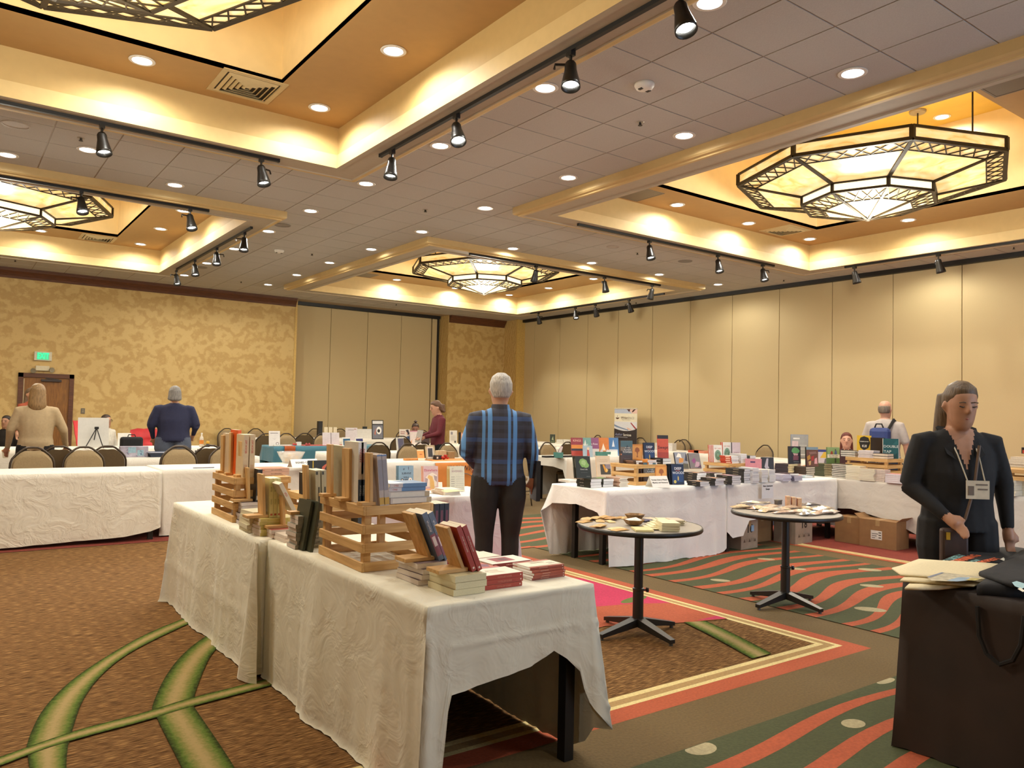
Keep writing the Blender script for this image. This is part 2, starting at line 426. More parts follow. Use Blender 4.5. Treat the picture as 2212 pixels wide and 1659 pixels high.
# wave panels
rug('carpet_wave_ground', [rect(5.42, -1.2, 7.93, 9.2), rect(XMIN, -.2, 4.62, 2.41), rect(3.3, 6.95, 5.42, 9.2)], CGREEN)
def ribbon(f, w, x0, x1, ylo, yhi, n=26):
    P = []
    for i in range(n):
        xa, xb = x0+(x1-x0)*i/n, x0+(x1-x0)*(i+1)/n
        q = [(xa, f(xa)-w(xa)/2), (xb, f(xb)-w(xb)/2), (xb, f(xb)+w(xb)/2), (xa, f(xa)+w(xa)/2)]
        q = [(a, min(max(b, ylo), yhi)) for a, b in q]
        if abs(q[0][1]-q[3][1]) > 1e-4 or abs(q[1][1]-q[2][1]) > 1e-4: P.append(q)
    return P
pw = []
for k, (y, w_, a, ph) in enumerate(((5.52, .09, .10, .2), (5.28, .12, .08, .0), (5.02, .10, .10, .3), (4.70, .13, .09, .1), (4.48, .10, .10, .35), (4.22, .14, .12, .2), (3.90, .12, .12, .5), (3.64, .12, .10, .6), (3.38, .10, .14, .7), (3.16, .09, .12, .9), (2.86, .15, .13, 1.1), (2.5, .12, .12, 1.3), (2.15, .12, .1, 1.5), (1.8, .12, .1, 1.7), (1.4, .12, .1, 2), (5.8, .12, .1, 0), (6.1, .12, .1, .3), (6.4, .1, .1, .5), (6.75, .14, .1, .7), (7.1, .12, .1, .9), (7.45, .12, .1, 1.2), (7.8, .12, .1, 1.3), (8.15, .12, .1, 1.5), (8.5, .12, .1, 1.7), (8.85, .12, .1, 1.9))):
    pw += ribbon(lambda x, y=y, a=a, ph=ph: y+a*math.sin(2*PI*(x-5.42)/2.3+ph+3.4)+.05*(x-6.6), lambda x, w_=w_: w_*(1+.25*math.sin(3*x)), 5.42, 7.93, -1.2, 9.2)
for k, (y, w_, a, ph) in enumerate(((2.245, .078, .055, 0), (1.985, .08, .06, .15), (1.73, .08, .06, .5), (1.42, .09, .06, .8), (1.1, .08, .06, 1.1), (.78, .09, .06, 1.5), (.45, .08, .06, 1.9), (.1, .08, .06, 2.2))):
    pw += ribbon(lambda x, y=y, a=a, ph=ph: y+a*math.sin(2*PI*(x-3.35)/2.4+ph), lambda x, w_=w_: w_*(1+.2*math.sin(2.5*x)), XMIN, 4.62, -.2, 2.41, 60)
for k in range(11):
    y = 7.02+.2*k
    pw += ribbon(lambda x, y=y, k=k: y+.05*math.sin(2.2*x+k*.4), lambda x, k=k: .085+.03*math.sin(1.7*x+k), 3.3, 5.42, 6.95, 9.2, 12)
rug('carpet_wave', pw, CRED)
def pod(cx, cy, rx, ry, ymax=99, n=20, rot=0.0):
    P = []
    for i in range(n):
        t = 2*PI*i/n; a, b = rx*math.cos(t), ry*math.sin(t)
        P.append((cx+a*math.cos(rot)-b*math.sin(rot), min(ymax, cy+a*math.sin(rot)+b*math.cos(rot))))
    return P
pods = [pod(2.83, 2.375, .085, .062, 2.405), pod(3.7, 2.15, .07, .05), pod(4.46, 2.395, .085, .03, 2.41)]
for px, py, rx in ((1880, 1318, .12), (1879, 1232, .11), (1883, 1267, .10), (1721, 1230, .09), (1655, 1209, .09), (1556, 1255, .09)):
    p = at(px, py, 0); pods.append(pod(p.x, p.y, rx, rx*.62, rot=-.9))
rug('carpet_pod', pods, CPOD)
# big flower in the field behind the left bar table
rug('carpet_flower', [[(2.2, 3.98), (3.86, 4.11), (4.42, 3.88), (4.79, 3.78), (4.79, 6.0), (2.2, 6.0)]], CRED)
rug('carpet_flower_petal', [[(3.9, 4.63), (4.23, 4.55), (4.5, 4.48), (4.79, 4.34), (4.79, 5.42), (3.9, 5.9)], [(4.55, 3.87), (4.79, 3.79), (4.79, 3.88)]], CMAG)
LA, LB = at(1346, 1304, 0), at(1392, 1290, 0)
rug('carpet_flower_leaf', [pod((LA.x+LB.x)/2, (LA.y+LB.y)/2, (LA-LB).length*.55, .055, rot=math.atan2(LB.y-LA.y, LB.x-LA.x))], pile('#5d6b2c'))
# bamboo stems woven with pale centres and dark green edges
def stem_mat():
    m = bpy.data.materials.new('carpet_bamboo'); m.use_nodes = True; nt = m.node_tree; b = nt.nodes['Principled BSDF']
    b.inputs['Roughness'].default_value = 0.95; b.inputs['Specular IOR Level'].default_value = 0.1
    vc = nt.nodes.new('ShaderNodeVertexColor'); vc.layer_name = 'weave'
    tc = nt.nodes.new('ShaderNodeTexCoord'); n = nt.nodes.new('ShaderNodeTexNoise'); n.inputs['Scale'].default_value = 60; n.inputs['Detail'].default_value = 4
    nt.links.new(tc.outputs['Object'], n.inputs['Vector'])
    a = nt.nodes.new('ShaderNodeMath'); a.operation = 'MULTIPLY_ADD'; a.inputs[1].default_value = .55; 
    s = nt.nodes.new('ShaderNodeMath'); s.operation = 'SUBTRACT'; s.inputs[1].default_value = .275
    nt.links.new(n.outputs['Fac'], a.inputs[0]); nt.links.new(vc.outputs['Color'], s.inputs[0]); nt.links.new(s.outputs[0], a.inputs[2])
    r = nt.nodes.new('ShaderNodeValToRGB'); e = r.color_ramp.elements
    e[0].position = .02; e[0].color = lin('#2c3413')+(1,); e[1].position = .95; e[1].color = lin('#a08c60')+(1,)
    k = e.new(.35); k.color = lin('#55692a')+(1,); k = e.new(.62); k.color = lin('#7d7a45')+(1,)
    nt.links.new(a.outputs[0], r.inputs[0]); nt.links.new(r.outputs[0], b.inputs['Base Color'])
    return m
STEM = stem_mat()
def stem(A, B, name='carpet_stem', n=40):
    """a woven stem between two matching edge polylines"""
    lay[0] += .0004
    def samp(P, t):
        L = [0]
        for a, b in zip(P, P[1:]): L.append(L[-1]+math.dist(a, b))
        d = t*L[-1]
        for i in range(len(P)-1):
            if d <= L[i+1]+1e-9:
                f = (d-L[i])/max(1e-9, L[i+1]-L[i]); return (P[i][0]+(P[i+1][0]-P[i][0])*f, P[i][1]+(P[i+1][1]-P[i][1])*f)
        return P[-1]
    def smooth(P):
        for _ in range(2):
            Q = [P[0]]
            for a, b in zip(P, P[1:]): Q += [(a[0]*.75+b[0]*.25, a[1]*.75+b[1]*.25), (a[0]*.25+b[0]*.75, a[1]*.25+b[1]*.75)]
            P = Q+[P[-1]]
        return P
    A, B = smooth(A), smooth(B); M_ = 8; vs = []; col = []; fs = []
    for i in range(n+1):
        a, b = samp(A, i/n), samp(B, i/n)
        for j in range(M_+1):
            f = j/M_; vs.append((a[0]+(b[0]-a[0])*f, a[1]+(b[1]-a[1])*f, lay[0])); col.append(max(0, 1-abs(2*f-1)**1.15))
    for i in range(n):
        for j in range(M_): k = i*(M_+1)+j; fs.append((k, k+1, k+M_+2, k+M_+1))
    o = MB().add(vs, fs).build(name, STEM, FLOOR)
    ca = o.data.color_attributes.new('weave', 'FLOAT_COLOR', 'POINT')
    for i, c in enumerate(col): ca.data[i].color = (c, c, c, 1)
    return o
stem([(1.70, 6.03), (1.47, 5.85), (1.13, 5.55), (.87, 5.21), (.63, 4.85), (.46, 4.47), (.38, 4.15), (.35, 3.97)], [(1.70, 5.90), (1.44, 5.67), (1.13, 5.36), (.92, 5.11), (.75, 4.8), (.63, 4.48), (.55, 4.14), (.51, 3.94)])
stem([(.355, 3.98), (.345, 3.7), (.35, 3.4)], [(.51, 3.96), (.47, 3.7), (.45, 3.4)])
stem([(1.75, 5.6), (1.43, 5.29), (1.21, 4.96), (1.04, 4.6), (.9, 4.21), (.88, 4.1)], [(1.6, 5.25), (1.38, 4.92), (1.25, 4.61), (1.1, 4.22), (1.07, 4.08)])
stem([(.89, 4.08), (.875, 3.8), (.86, 3.44), (.84, 3.1)], [(1.07, 4.1), (1.06, 3.81), (1.05, 3.55), (1.04, 3.33), (1.02, 3.1)])
stem([(2.4, 4.5), (1.48, 4.28), (1.07, 4.22), (.85, 4.13), (.6, 4.09), (.42, 4.02), (.26, 3.94), (.0, 3.84)], [(2.4, 4.37), (1.47, 4.17), (1.04, 4.09), (.83, 4.02), (.59, 3.98), (.41, 3.93), (.25, 3.84), (.0, 3.73)])
stem([(4.42, 3.88), (4.30, 3.5), (4.13, 3.07)], [(4.59, 3.81), (4.48, 3.45), (4.33, 3.07)])
# ------------------------------------------------------------------ chandeliers
def chandelier_glass():
    m = bpy.data.materials.new('amber_alabaster_glass'); m.use_nodes = True; nt = m.node_tree; b = nt.nodes['Principled BSDF']
    tc = nt.nodes.new('ShaderNodeTexCoord'); mp = nt.nodes.new('ShaderNodeMapping'); mp.inputs['Scale'].default_value = (1.6, 1.6, 5)
    n = nt.nodes.new('ShaderNodeTexNoise'); n.inputs['Scale'].default_value = 2.2; n.inputs['Detail'].default_value = 5; n.inputs['Distortion'].default_value = 1.4
    r = nt.nodes.new('ShaderNodeValToRGB'); e = r.color_ramp.elements
    e[0].position = .3; e[0].color = lin('#d9ae62')+(1,); e[1].position = .72; e[1].color = lin('#ffe6ae')+(1,)
    nt.links.new(tc.outputs['Object'], mp.inputs[0]); nt.links.new(mp.outputs[0], n.inputs['Vector']); nt.links.new(n.outputs['Fac'], r.inputs[0])
    nt.links.new(r.outputs[0], b.inputs['Base Color']); nt.links.new(r.outputs[0], b.inputs['Emission Color'])
    b.inputs['Emission Strength'].default_value = .82*K_GLASS; b.inputs['Roughness'].default_value = .3
    return m
CG = chandelier_glass(); CGB = glow('#ffeec2', 1.5*K_GLASS, 'bright_amber_glass'); BRONZE = mat('#2e2416', .5, .15, 30, metal=.3, name='bronze')
Z1, Z1T, Z2T, Z2, Z3 = 4.60, 4.745, 4.43, 4.315, 4.12      # outer band bottom/top, inner band top/bottom, tip
R1, R2 = 1.63, .82
def oc(r, k, z): a = k*PI/4; return Vector((r*math.cos(a), r*math.sin(a), z))
def make_chandelier(loc, label):
    t = thing('chandelier', label, 'chandelier', loc, group='octagonal chandeliers in the ceiling coffers')
    oz = -Z3
    def V(r, k, z): return oc(r, k, z+oz)
    for k in range(8):
        MB().poly([V(R1, k, Z1), V(R1, k+1, Z1), V(R1, k+1, Z1T), V(R1, k, Z1T)]).build('band_panel', CG, t)
        MB().poly([V(R1, k, Z1), V(R2, k, Z2T), V(R2, k+1, Z2T), V(R1, k+1, Z1)]).build('glass_panel', CG, t)
        MB().poly([V(R2, k, Z2), V(R2, k+1, Z2), V(R2, k+1, Z2T), V(R2, k, Z2T)]).build('band_panel', CGB, t)
        MB().poly([V(R2, k, Z2), V(.02, k, Z3), V(.02, k+1, Z3), V(R2, k+1, Z2)]).build('glass_panel', CG, t)
        # ribs
        mb = MB(); mb.bar(V(R1+.005, k, Z1), V(R2, k, Z2T-.005), .045, .03); mb.build('rib', BRONZE, t)
        mb = MB(); mb.bar(V(R2, k, Z2), V(.03, k, Z3), .035, .03); mb.build('rib', BRONZE, t)
        # lattice of thin straps along the rim of each sloping panel
        lt = MB()
        def lattice(Ra, Za, Rb, Zb, f, n, w, drop):
            A0, A1 = V(Ra, k, Za), V(Ra, k+1, Za); B0 = A0.lerp(V(Rb, k, Zb), f); B1 = A1.lerp(V(Rb, k+1, Zb), f)
            d = Vector((0, 0, -drop))
            lt.bar(B0+d, B1+d, w*1.15, .012)
            for i in range(n):
                p0, p1 = A0.lerp(A1, i/n)+d, A0.lerp(A1, (i+1)/n)+d; q0, q1 = B0.lerp(B1, i/n)+d, B0.lerp(B1, (i+1)/n)+d
                lt.bar(p0, q1, w, .01); lt.bar(p1, q0, w, .01)
        lattice(R1, Z1, R2, Z2T, .26, 6, .014, .008); lattice(R2, Z2, .02, Z3, .34, 4, .011, .008)
        lt.build('lattice', BRONZE, t)
    for nm, r, z, w, h in (('rim', R1, Z1, .05, .04), ('rim', R1, Z1T, .035, .03), ('rim', R2, Z2T, .045, .03), ('rim', R2, Z2, .04, .03)):
        mb = MB()
        for k in range(8): mb.bar(V(r, k, z), V(r, k+1, z), w, h)
        mb.build(nm, BRONZE, t)
    for k in range(8):
        MB().bar(V(R1, k, Z1), V(R1, k, Z1T), .05, .05).build('corner_post', BRONZE, t); MB().bar(V(R2, k, Z2), V(R2, k, Z2T), .035, .035).build('corner_post', BRONZE, t)
    MB().lathe([(0, -.03), (.03, -.025), (.05, .0), (.11, .025), (.11, .04), (0, .05)], 12).build('finial', BRONZE, t)
    for k in (0, 2, 4, 6):
        p = V(1.27, k, 0)
        MB().tube([(p.x, p.y, Z1T+oz), (p.x, p.y, ZT+oz-.02)], .011, 6).build('rod', BRONZE, t)
        MB().lathe([(0, -.035), (.10, -.035), (.11, -.02), (.11, 0), (0, 0)], 24, M=Matrix.Translation((p.x, p.y, ZT+oz))).build('canopy', mat('#8d8068', .4, .05), t)
    for k in range(4):
        p = V(.95, k*2+1, Z1T+.12); l = bpy.data.lights.new('chandelier_lamp', 'POINT'); l.energy = 15*K_GLASS; l.color = (1, .93, .74); l.shadow_soft_size = .15
        o = bpy.data.objects.new('chandelier_lamp', l); C.objects.link(o); o.parent = t; o.location = p
    l = bpy.data.lights.new('added_fill_lamp', 'POINT'); l.energy = K_FILL; l.color = (1, .95, .80); l.shadow_soft_size = .3  # unseen point lamp added under the tip to brighten the wall tops
    o = bpy.data.objects.new('added_fill_lamp', l); C.objects.link(o); o.parent = t; o.location = (0, 0, -.46)
    return t
ch = make_chandelier((9.6, 5.42, Z3), 'octagonal amber glass chandelier hanging whole in the coffer on the right, above the bar tables')
kt = tree(ch)
dup(ch, (9.6, 14.3, Z3), label='smallest octagonal amber chandelier, in the far middle coffer before the wall corner', kidtree=kt)
dup(ch, (.51, 14.3, Z3), label='octagonal amber chandelier cut by the left edge, over the gold wall side', kidtree=kt)
dup(ch, (.51, 5.42, Z3), label='nearest amber chandelier, only its lowest lattice rim showing at the top edge', kidtree=kt)

# ------------------------------------------------------------------ recessed downlights
WHITE = mat('#e6e2d8', .4, .03); LENS = glow('#f6f8ff', K_LENS, 'lamp_lens')
dl_data = bpy.data.lights.new('downlight_lamp', 'SPOT'); dl_data.energy = K_DOWN; dl_data.spot_size = math.radians(168); dl_data.spot_blend = .5
dl_data.shadow_soft_size = .06; dl_data.color = (1, .97, .87)
def make_down(loc, label, group):
    t = thing('downlight', label, 'ceiling light', loc, group=group)
    MB().lathe([(.080, .0), (.112, -.001), (.115, -.006), (.110, -.010), (.086, -.010), (.080, .0)], 24).build('trim_ring', WHITE, t)
    MB().lathe([(0, -.002), (.080, -.002), (.080, .0), (0, .0)], 20).build('lens', LENS, t)
    o = bpy.data.objects.new('downlight_lamp', dl_data); C.objects.link(o); o.parent = t; o.location = (0, 0, -.02)
    return t
DG = ('downlights in the tiled ceiling', 'downlights in the coffer ceilings')
base_dl = None; dl_tree = None
def down(px, py, z, label):
    global base_dl, dl_tree
    p = at(px, py, z); g_ = DG[0] if z < 4.5 else DG[1]
    if base_dl is None:
        base_dl = make_down(p, label, g_); dl_tree = tree(base_dl); return
    dup(base_dl, p, label=label, group=g_, kidtree=dl_tree)
TL = [(1842, 157, 'downlight in the bluish tiles just above the right coffer frame'), (1533, 4, 'downlight cut by the top edge beside the largest track head'), (1178, 189, 'downlight beside the second track head from the top edge'),
      (1478, 292, 'downlight in the tiles right of the sprinkler below the smoke detector'), (1228, 383, 'downlight midway along the aisle beside the right coffer frame'), (1048, 449, 'downlight at the left corner of the right coffer frame'),
      (951, 314, 'glaring downlight beside the third track head of the nearest coffer'), (791, 396, 'glaring downlight below the corner of the nearest coffer'), (911, 500, 'downlight just above the corner of the far middle coffer frame'),
      (802, 538, 'downlight above the middle of the far coffer frame, brightest scallop side'), (712, 567, 'haloed downlight left of the far middle coffer frame'), (641, 593.5, 'second last downlight of the row beside the far coffer frame'), (579, 614.5, 'last downlight of the row, nearest the gold wall moulding'),
      (1108, 536.5, 'downlight above the start of the far coffer track'), (1278, 567.5, 'downlight above the middle of the far coffer front frame'), (1424, 592.5, 'downlight above the right part of the far coffer front frame'), (1551, 614, 'downlight past the right corner of the far coffer frame'),
      (671, 455, 'downlight in the tiles right of the left coffer corner'), (580, 499, 'downlight beside the grey ceiling speaker of the left coffer'), (506, 537, 'downlight between two track heads of the left coffer side'), (447, 568, 'downlight beside the second lowest head on the left coffer track'), (398, 594, 'downlight beside the lowest head on the left coffer track'),
      (378, 399, 'downlight in the tiles above the left coffer front frame'), (16, 334, 'downlight at the left edge in the tiles above the left coffer')]
for px, py, lb in TL: down(px, py, ZC-.006, lb)
for px, py, lb in ((307, 130, 'big downlight left of the square air diffuser in the nearest coffer'), (850, 109, 'big downlight right of the nearest gold recess'), (690, 232, 'big downlight under the air diffuser at the nearest coffer corner'),
                   (87, 498, 'downlight under the left chandelier'), (347, 494, 'downlight right of the left coffer gold recess'), (304, 527, 'downlight at the inner corner of the left coffer'), (396, 455, 'downlight half hidden by a track head of the left coffer'),
                   (857, 604, 'downlight left of the far chandelier near the grey grille'), (984, 622, 'downlight overlapping the far chandelier bottom on the left'), (1100, 637, 'downlight right under the far chandelier tip'), (1185, 622, 'downlight right of the far chandelier inner ring'), (1282, 602, 'downlight beside the track heads in the far coffer'),
                   (1463, 442, 'downlight in the right coffer beside the grey grille'), (1617, 482, 'downlight in the right coffer left of its air diffuser'), (1749, 516, 'downlight in the right coffer right of its air diffuser'), (1962, 475, 'downlight in the right coffer below the chandelier right side')):
    down(px, py, ZR-.001, lb)
down(2035, 252, ZT-.001, 'downlight high in the gold recess beside the chandelier canopy')
# the same rows go on over the part of the room behind the camera
for i, (x, y) in enumerate(((-1.6, 9.8), (-1.6, 17.9), (1.2, 9.8), (5.1, .2), (5.1, -1.8), (7.6, .6), (10.8, .6), (13.4, 1.4), (13.4, 3.6), (13.4, 6.6), (2.3, .6), (-.8, .6), (-3.9, 4), (-3.9, 8))):
    o = dup(base_dl, (x, y, ZC-.006), label='downlight number %d of the rows behind and beside the camera' % (i+1), group='downlights outside the picture', kidtree=dl_tree)

# ------------------------------------------------------------------ lighting tracks and their heads
DARK = mat('#1b1814', .38, .1, 30, name='black_enamel')
def track(a, b, label):
    a, b = Vector(a), Vector(b); t = thing('light_track', label, 'light track', a, group='black lighting tracks under the coffer frames')
    d = b-a; MB().bar((0, 0, -.018), tuple(d+Vector((0, 0, -.018))), .036, .032).build('rail', BLACK, t)
    u = d.normalized()
    for s, e in ((0, 1), (d.length, -1)):
        p = u*s; MB().bar(tuple(p-u*.02*e+Vector((0, 0, -.018))), tuple(p+Vector((0, 0, -.018))), .040, .036).build('end_cap', BLACK, t)
hd_data = bpy.data.lights.new('track_lamp', 'SPOT'); hd_data.energy = K_TRACK; hd_data.spot_size = math.radians(64); hd_data.spot_blend = .9; hd_data.shadow_soft_size = .04; hd_data.color = (1, .95, .82)
HLENS = glow('#fdfbf2', 16, 'spot_lens')
def head(loc, aim, label, clip=1):
    """a flared black spot head hung from the rail and turned to its aim"""
    t = thing('track_light', label, 'spotlight', loc, group='black track spotlights')
    MB().box((-.022, -.03, -.035), (.022, .03, 0)).tube([(0, 0, -.03), (0, 0, -.085)], .012, 8).build('mount', DARK, t)
    d = (Vector(aim)-Vector(loc)).normalized()
    z = -d; x = Vector((0, 0, 1)).cross(z)
    x = x.normalized() if x.length > .05 else Vector((1, 0, 0)); y = z.cross(x)
    M = Matrix(((x.x, y.x, z.x, 0), (x.y, y.y, z.y, 0), (x.z, y.z, z.z, -.10), (0, 0, 0, 1)))
    MB().lathe([(0, .022), (.034, .02), (.044, .0), (.046, -.05), (.058, -.11), (.070, -.17), (.072, -.20), (.066, -.20), (.062, -.165), (.030, -.12), (0, -.12)], 20, M=M).build('shade', DARK, t, smooth=True)
    MB().lathe([(0, -.158), (.056, -.158), (.056, -.162), (0, -.162)], 18, M=M).build('lens', HLENS, t)
    if clip:
        s = 1 if clip > 0 else -1
        MB().tube([M @ Vector((0, .0, .0)), M @ Vector((s*.115, 0, .0)), M @ Vector((s*.12, 0, -.04))], .010, 6).build('bracket', DARK, t)
    o = bpy.data.objects.new('track_lamp', hd_data); C.objects.link(o); o.parent = t; o.location = M @ Vector((0, 0, -.21))
    o.rotation_euler = Matrix((x, y, z)).transposed().to_euler()
    return t
ZK = ZS+.012
def xh(px, py, x): p = atx(px, py, x); return (x, p.y, ZK-.034)
def yh(px, py, y): p = aty(px, py, y); return (p.x, y, ZK-.034)
XA, YA, YB, XB = 3.66, 8.38, 11.18, 12.75
track((XA, 7.48, ZK), (XA, 2.4, ZK), 'black track along the right frame of the nearest coffer')
track((2.86, YA, ZK), (-2.4, YA, ZK), 'black track along the far frame of the nearest coffer')
track((2.86, YB, ZK), (-2.4, YB, ZK), 'black track across the front of the left coffer')
track((XA, 11.8, ZK), (XA, 16.4, ZK), 'short black track along the right side of the left coffer')
track((7.2, YB, ZK), (11.85, YB, ZK), 'black track across the front of the far middle coffer')
track((XB, 11.9, ZK), (XB, 16.7, ZK), 'black track at the right side of the far middle coffer by the wall')
track((7.22, YA, ZK), (11.75, YA, ZK), 'black track on the far frame of the right coffer')
track((XB, 7.6, ZK), (XB, 2.4, ZK), 'black track on the wall side of the right coffer')
for i, (px, py, ax, ay, c_) in enumerate(((1470, 0, 3.4, 2.2, 0), (1233, 118, 3.1, 3.6, 1), (986, 258, 3.2, 4.4, 0), (847, 336, 3.2, 6.6, 0))):
    p = xh(px, py, XA); head(p, (ax, ay if i < 3 else p[1]-.5, 1.0), ('largest track head, cut near the top edge', 'track head second from the top edge, with a side bracket', 'track head third from the top edge on the nearest coffer', 'track head at the near end of the nearest coffer right track')[i], c_)
for i, (px, py, c_) in enumerate(((221, 268, 0), (565, 340, -1))):
    p = yh(px, py, YA); head(p, (p[0]+.35, YA-.9, 1.0), ('track head on the left part of the nearest coffer far track', 'track head near the right end of the nearest coffer far track')[i], c_)
for i, (px, py, c_) in enumerate(((176, 408, 1), (411, 446, 1))):
    p = yh(px, py, YB); head(p, (p[0]+.3, YB-1.2, 1.0), ('track head in front of the left chandelier', 'track head at the right end of the left coffer front track')[i], c_)
for i, (px, py, c_) in enumerate(((528, 502, 1), (468, 538, -1), (421, 562, 0), (381, 582, 1))):
    p = xh(px, py, XA); head(p, (XA-.3+i*.2, p[1]-.9, 1.0), ('uppermost head on the left coffer side track', 'second head down the left coffer side track, glaring', 'third head down the left coffer side track', 'lowest head on the left coffer side track, above the moulding')[i], c_)
for i, (px, py, c_) in enumerate(((1158, 575, 1), (1306, 600, 1), (1409, 617, -1))):
    p = yh(px, py, YB); head(p, (p[0]+.2, YB+(1.2 if i != 1 else -.5), 1.0), ('unlit looking head before the far chandelier', 'middle head on the far coffer front track', 'last head on the far coffer front track')[i], c_)
for i, (px, py, c_) in enumerate(((1163, 676, 1), (1243, 667, -1), (1286, 659, 1), (1359, 648, -1))):
    p = xh(px, py, XB); head(p, (14.2 if i != 1 else 12.4, p[1]+(.7, -1, .6, .2)[i], 1.2), ('head nearest the wall corner, seen from behind', 'glaring head second from the wall corner', 'small dark head turned to the partition wall', 'head on the far coffer side track, fourth from the wall corner')[i], c_)
for i, (px, py, c_) in enumerate(((1403, 525, 0), (1551, 556, 0), (1648, 574, -1))):
    p = yh(px, py, YA); head(p, (p[0]-.3, YA-.9, 1.0), ('first head on the right coffer far track', 'middle head on the right coffer far track', 'third head on the right coffer far track, near its inner corner')[i], c_)
for i, (px, py, c_) in enumerate(((1846, 570, -1), (2027, 542, -1))):
    p = xh(px, py, XB); head(p, (13.3, p[1]-.5, 1.0), ('first head on the right coffer wall side track', 'second head on the right coffer wall side track, before the partition')[i], c_)

# ------------------------------------------------------------------ ceiling hardware
for i, (px, py, z, lb) in enumerate(((175, 298, ZC, 'sprinkler in the tiles above the left coffer'), (1383, 264, ZC, 'chrome sprinkler below the smoke detector'), (919, 453, ZC, 'dark sprinkler in the middle aisle tiles'), (674, 548, ZC, 'sprinkler beside the far coffer frame row'), (1377, 546, ZC, 'sprinkler left of the first right coffer head'),
                                    (1693, 604.5, ZC, 'sprinkler in the tiles under the right coffer corner'), (2190, 534, ZC, 'sprinkler above the black track at the right edge'), (33, 562, ZC, 'sprinkler in the tiles over the gold wall'), (521, 608, ZC, 'sprinkler near the moulding over the gold wall'), (856, 657, ZC, 'sprinkler over the folding partition'), (1374, 653, ZC, 'sprinkler beside the far coffer wall side track'))):
    p = at(px, py, z-.006); t = thing('sprinkler', lb, 'sprinkler', p, group='ceiling sprinklers')
    MB().lathe([(0, -.004), (.035, -.004), (.038, 0), (0, 0)], 16).build('escutcheon', mat('#b8b2a6', .3, .05, metal=.6), t)
    MB().tube([(0, 0, -.004), (0, 0, -.03)], .008, 8).lathe([(0, -.034), (.022, -.034), (.022, -.030), (0, -.030)], 12).bar((-.012, 0, -.004), (-.012, 0, -.03), .004, .004).bar((.012, 0, -.004), (.012, 0, -.03), .004, .004).build('deflector', mat('#3b352e', .35, .1, metal=.5), t)
p = at(1392, 181, ZC-.006); t = thing('smoke_detector', 'round white smoke detector with two dark slots in the aisle tiles', 'smoke detector', p)
MB().lathe([(.085, 0), (.085, -.02), (.07, -.045), (.045, -.055), (0, -.058)], 28).build('housing', WHITE, t, smooth=True)
MB().box((-.055, -.02, -.058), (-.03, .02, -.046)).box((.025, -.025, -.058), (.055, .015, -.044)).build('vent_slot', mat('#3a3632', .5), t)
p = at(603, 540, ZC-.006); t = thing('smoke_detector', 'small white smoke detector in the tiles below the left coffer speaker', 'smoke detector', p)
MB().lathe([(.085, 0), (.085, -.02), (.07, -.045), (.045, -.055), (0, -.058)], 28).build('housing', WHITE, t, smooth=True)
MB().box((-.055, -.02, -.058), (-.03, .02, -.046)).box((.025, -.025, -.058), (.055, .015, -.044)).build('vent_slot', mat('#3a3632', .5), t)
for px, py, r, col, lb in ((610, 486, .13, '#8f8982', 'grey round speaker grille right of the left coffer'), (434, 577, .13, '#8f8982', 'grey round speaker grille behind the left coffer track'), (1480, 564, .13, '#8d8781', 'grey round speaker grille below the right coffer far track'), (944, 667, .12, '#a39882', 'pale round speaker grille over the folding partition'), (34, 269, .13, '#b5aca2', 'white round cover in the tiles at the left'), (1324, 533, .11, '#b3aaa2', 'white round cover in the tiles beside the right coffer')):
    p = at(px, py, ZC-.006); t = thing('speaker_grille', lb, 'ceiling speaker', p)
    MB().lathe([(0, -.004), (r-.012, -.004), (r-.012, 0), (0, 0)], 28).build('grille', mat(col, .7, .1, 200), t); MB().lathe([(r-.012, 0), (r-.012, -.009), (r, -.006), (r, 0)], 28).build('rim', mat(col, .6), t)
def diffuser(px, py, z, s, label, grille=False):
    p = at(px, py, z); t = thing('air_diffuser' if not grille else 'return_grille', label, 'air vent', p)
    h = s/2; bd = mat('#c2ab7c', .5, .04) if not grille else mat('#75695a', .6, .06, 180)
    mb = MB(); frame_ring(mb, -h, h, -h, h, [(0, 0), (0, -.008), (.05, -.012), (.055, 0)] if not grille else [(0, 0), (0, -.006), (.02, -.006), (.02, 0)]); mb.build('frame', bd, t)
    if grille: MB().box((-h+.02, -h+.02, -.004), (h-.02, h-.02, 0)).build('mesh_face', bd, t); return
    MB().box((-h+.05, -h+.05, -.001), (h-.05, h-.05, 0)).build('throat', mat('#3c3222', .8), t)
    for k in range(5):
        a = .07+k*.048
        mb = MB(); frame_ring(mb, -h+a, h-a, -h+a, h-a, [(0, -.006), (.026, -.026), (.028, -.024), (.004, -.004), (0, -.006)]); mb.build('vane', bd, t)
diffuser(534, 187, ZR, .62, 'square louvred air diffuser in the nearest coffer'); diffuser(211, 514.5, ZR, .6, 'louvred air diffuser in the left coffer'); diffuser(1696, 497.5, ZR, .6, 'dark louvred air diffuser at the right coffer corner')
diffuser(1376, 419, ZR, .55, 'flat grey return grille at the left of the right coffer', True); diffuser(788, 594, ZR, .5, 'flat return grille in the far middle coffer', True); diffuser(2195, 170, ZR, .6, 'grey return grille cut by the right edge near the top', True)

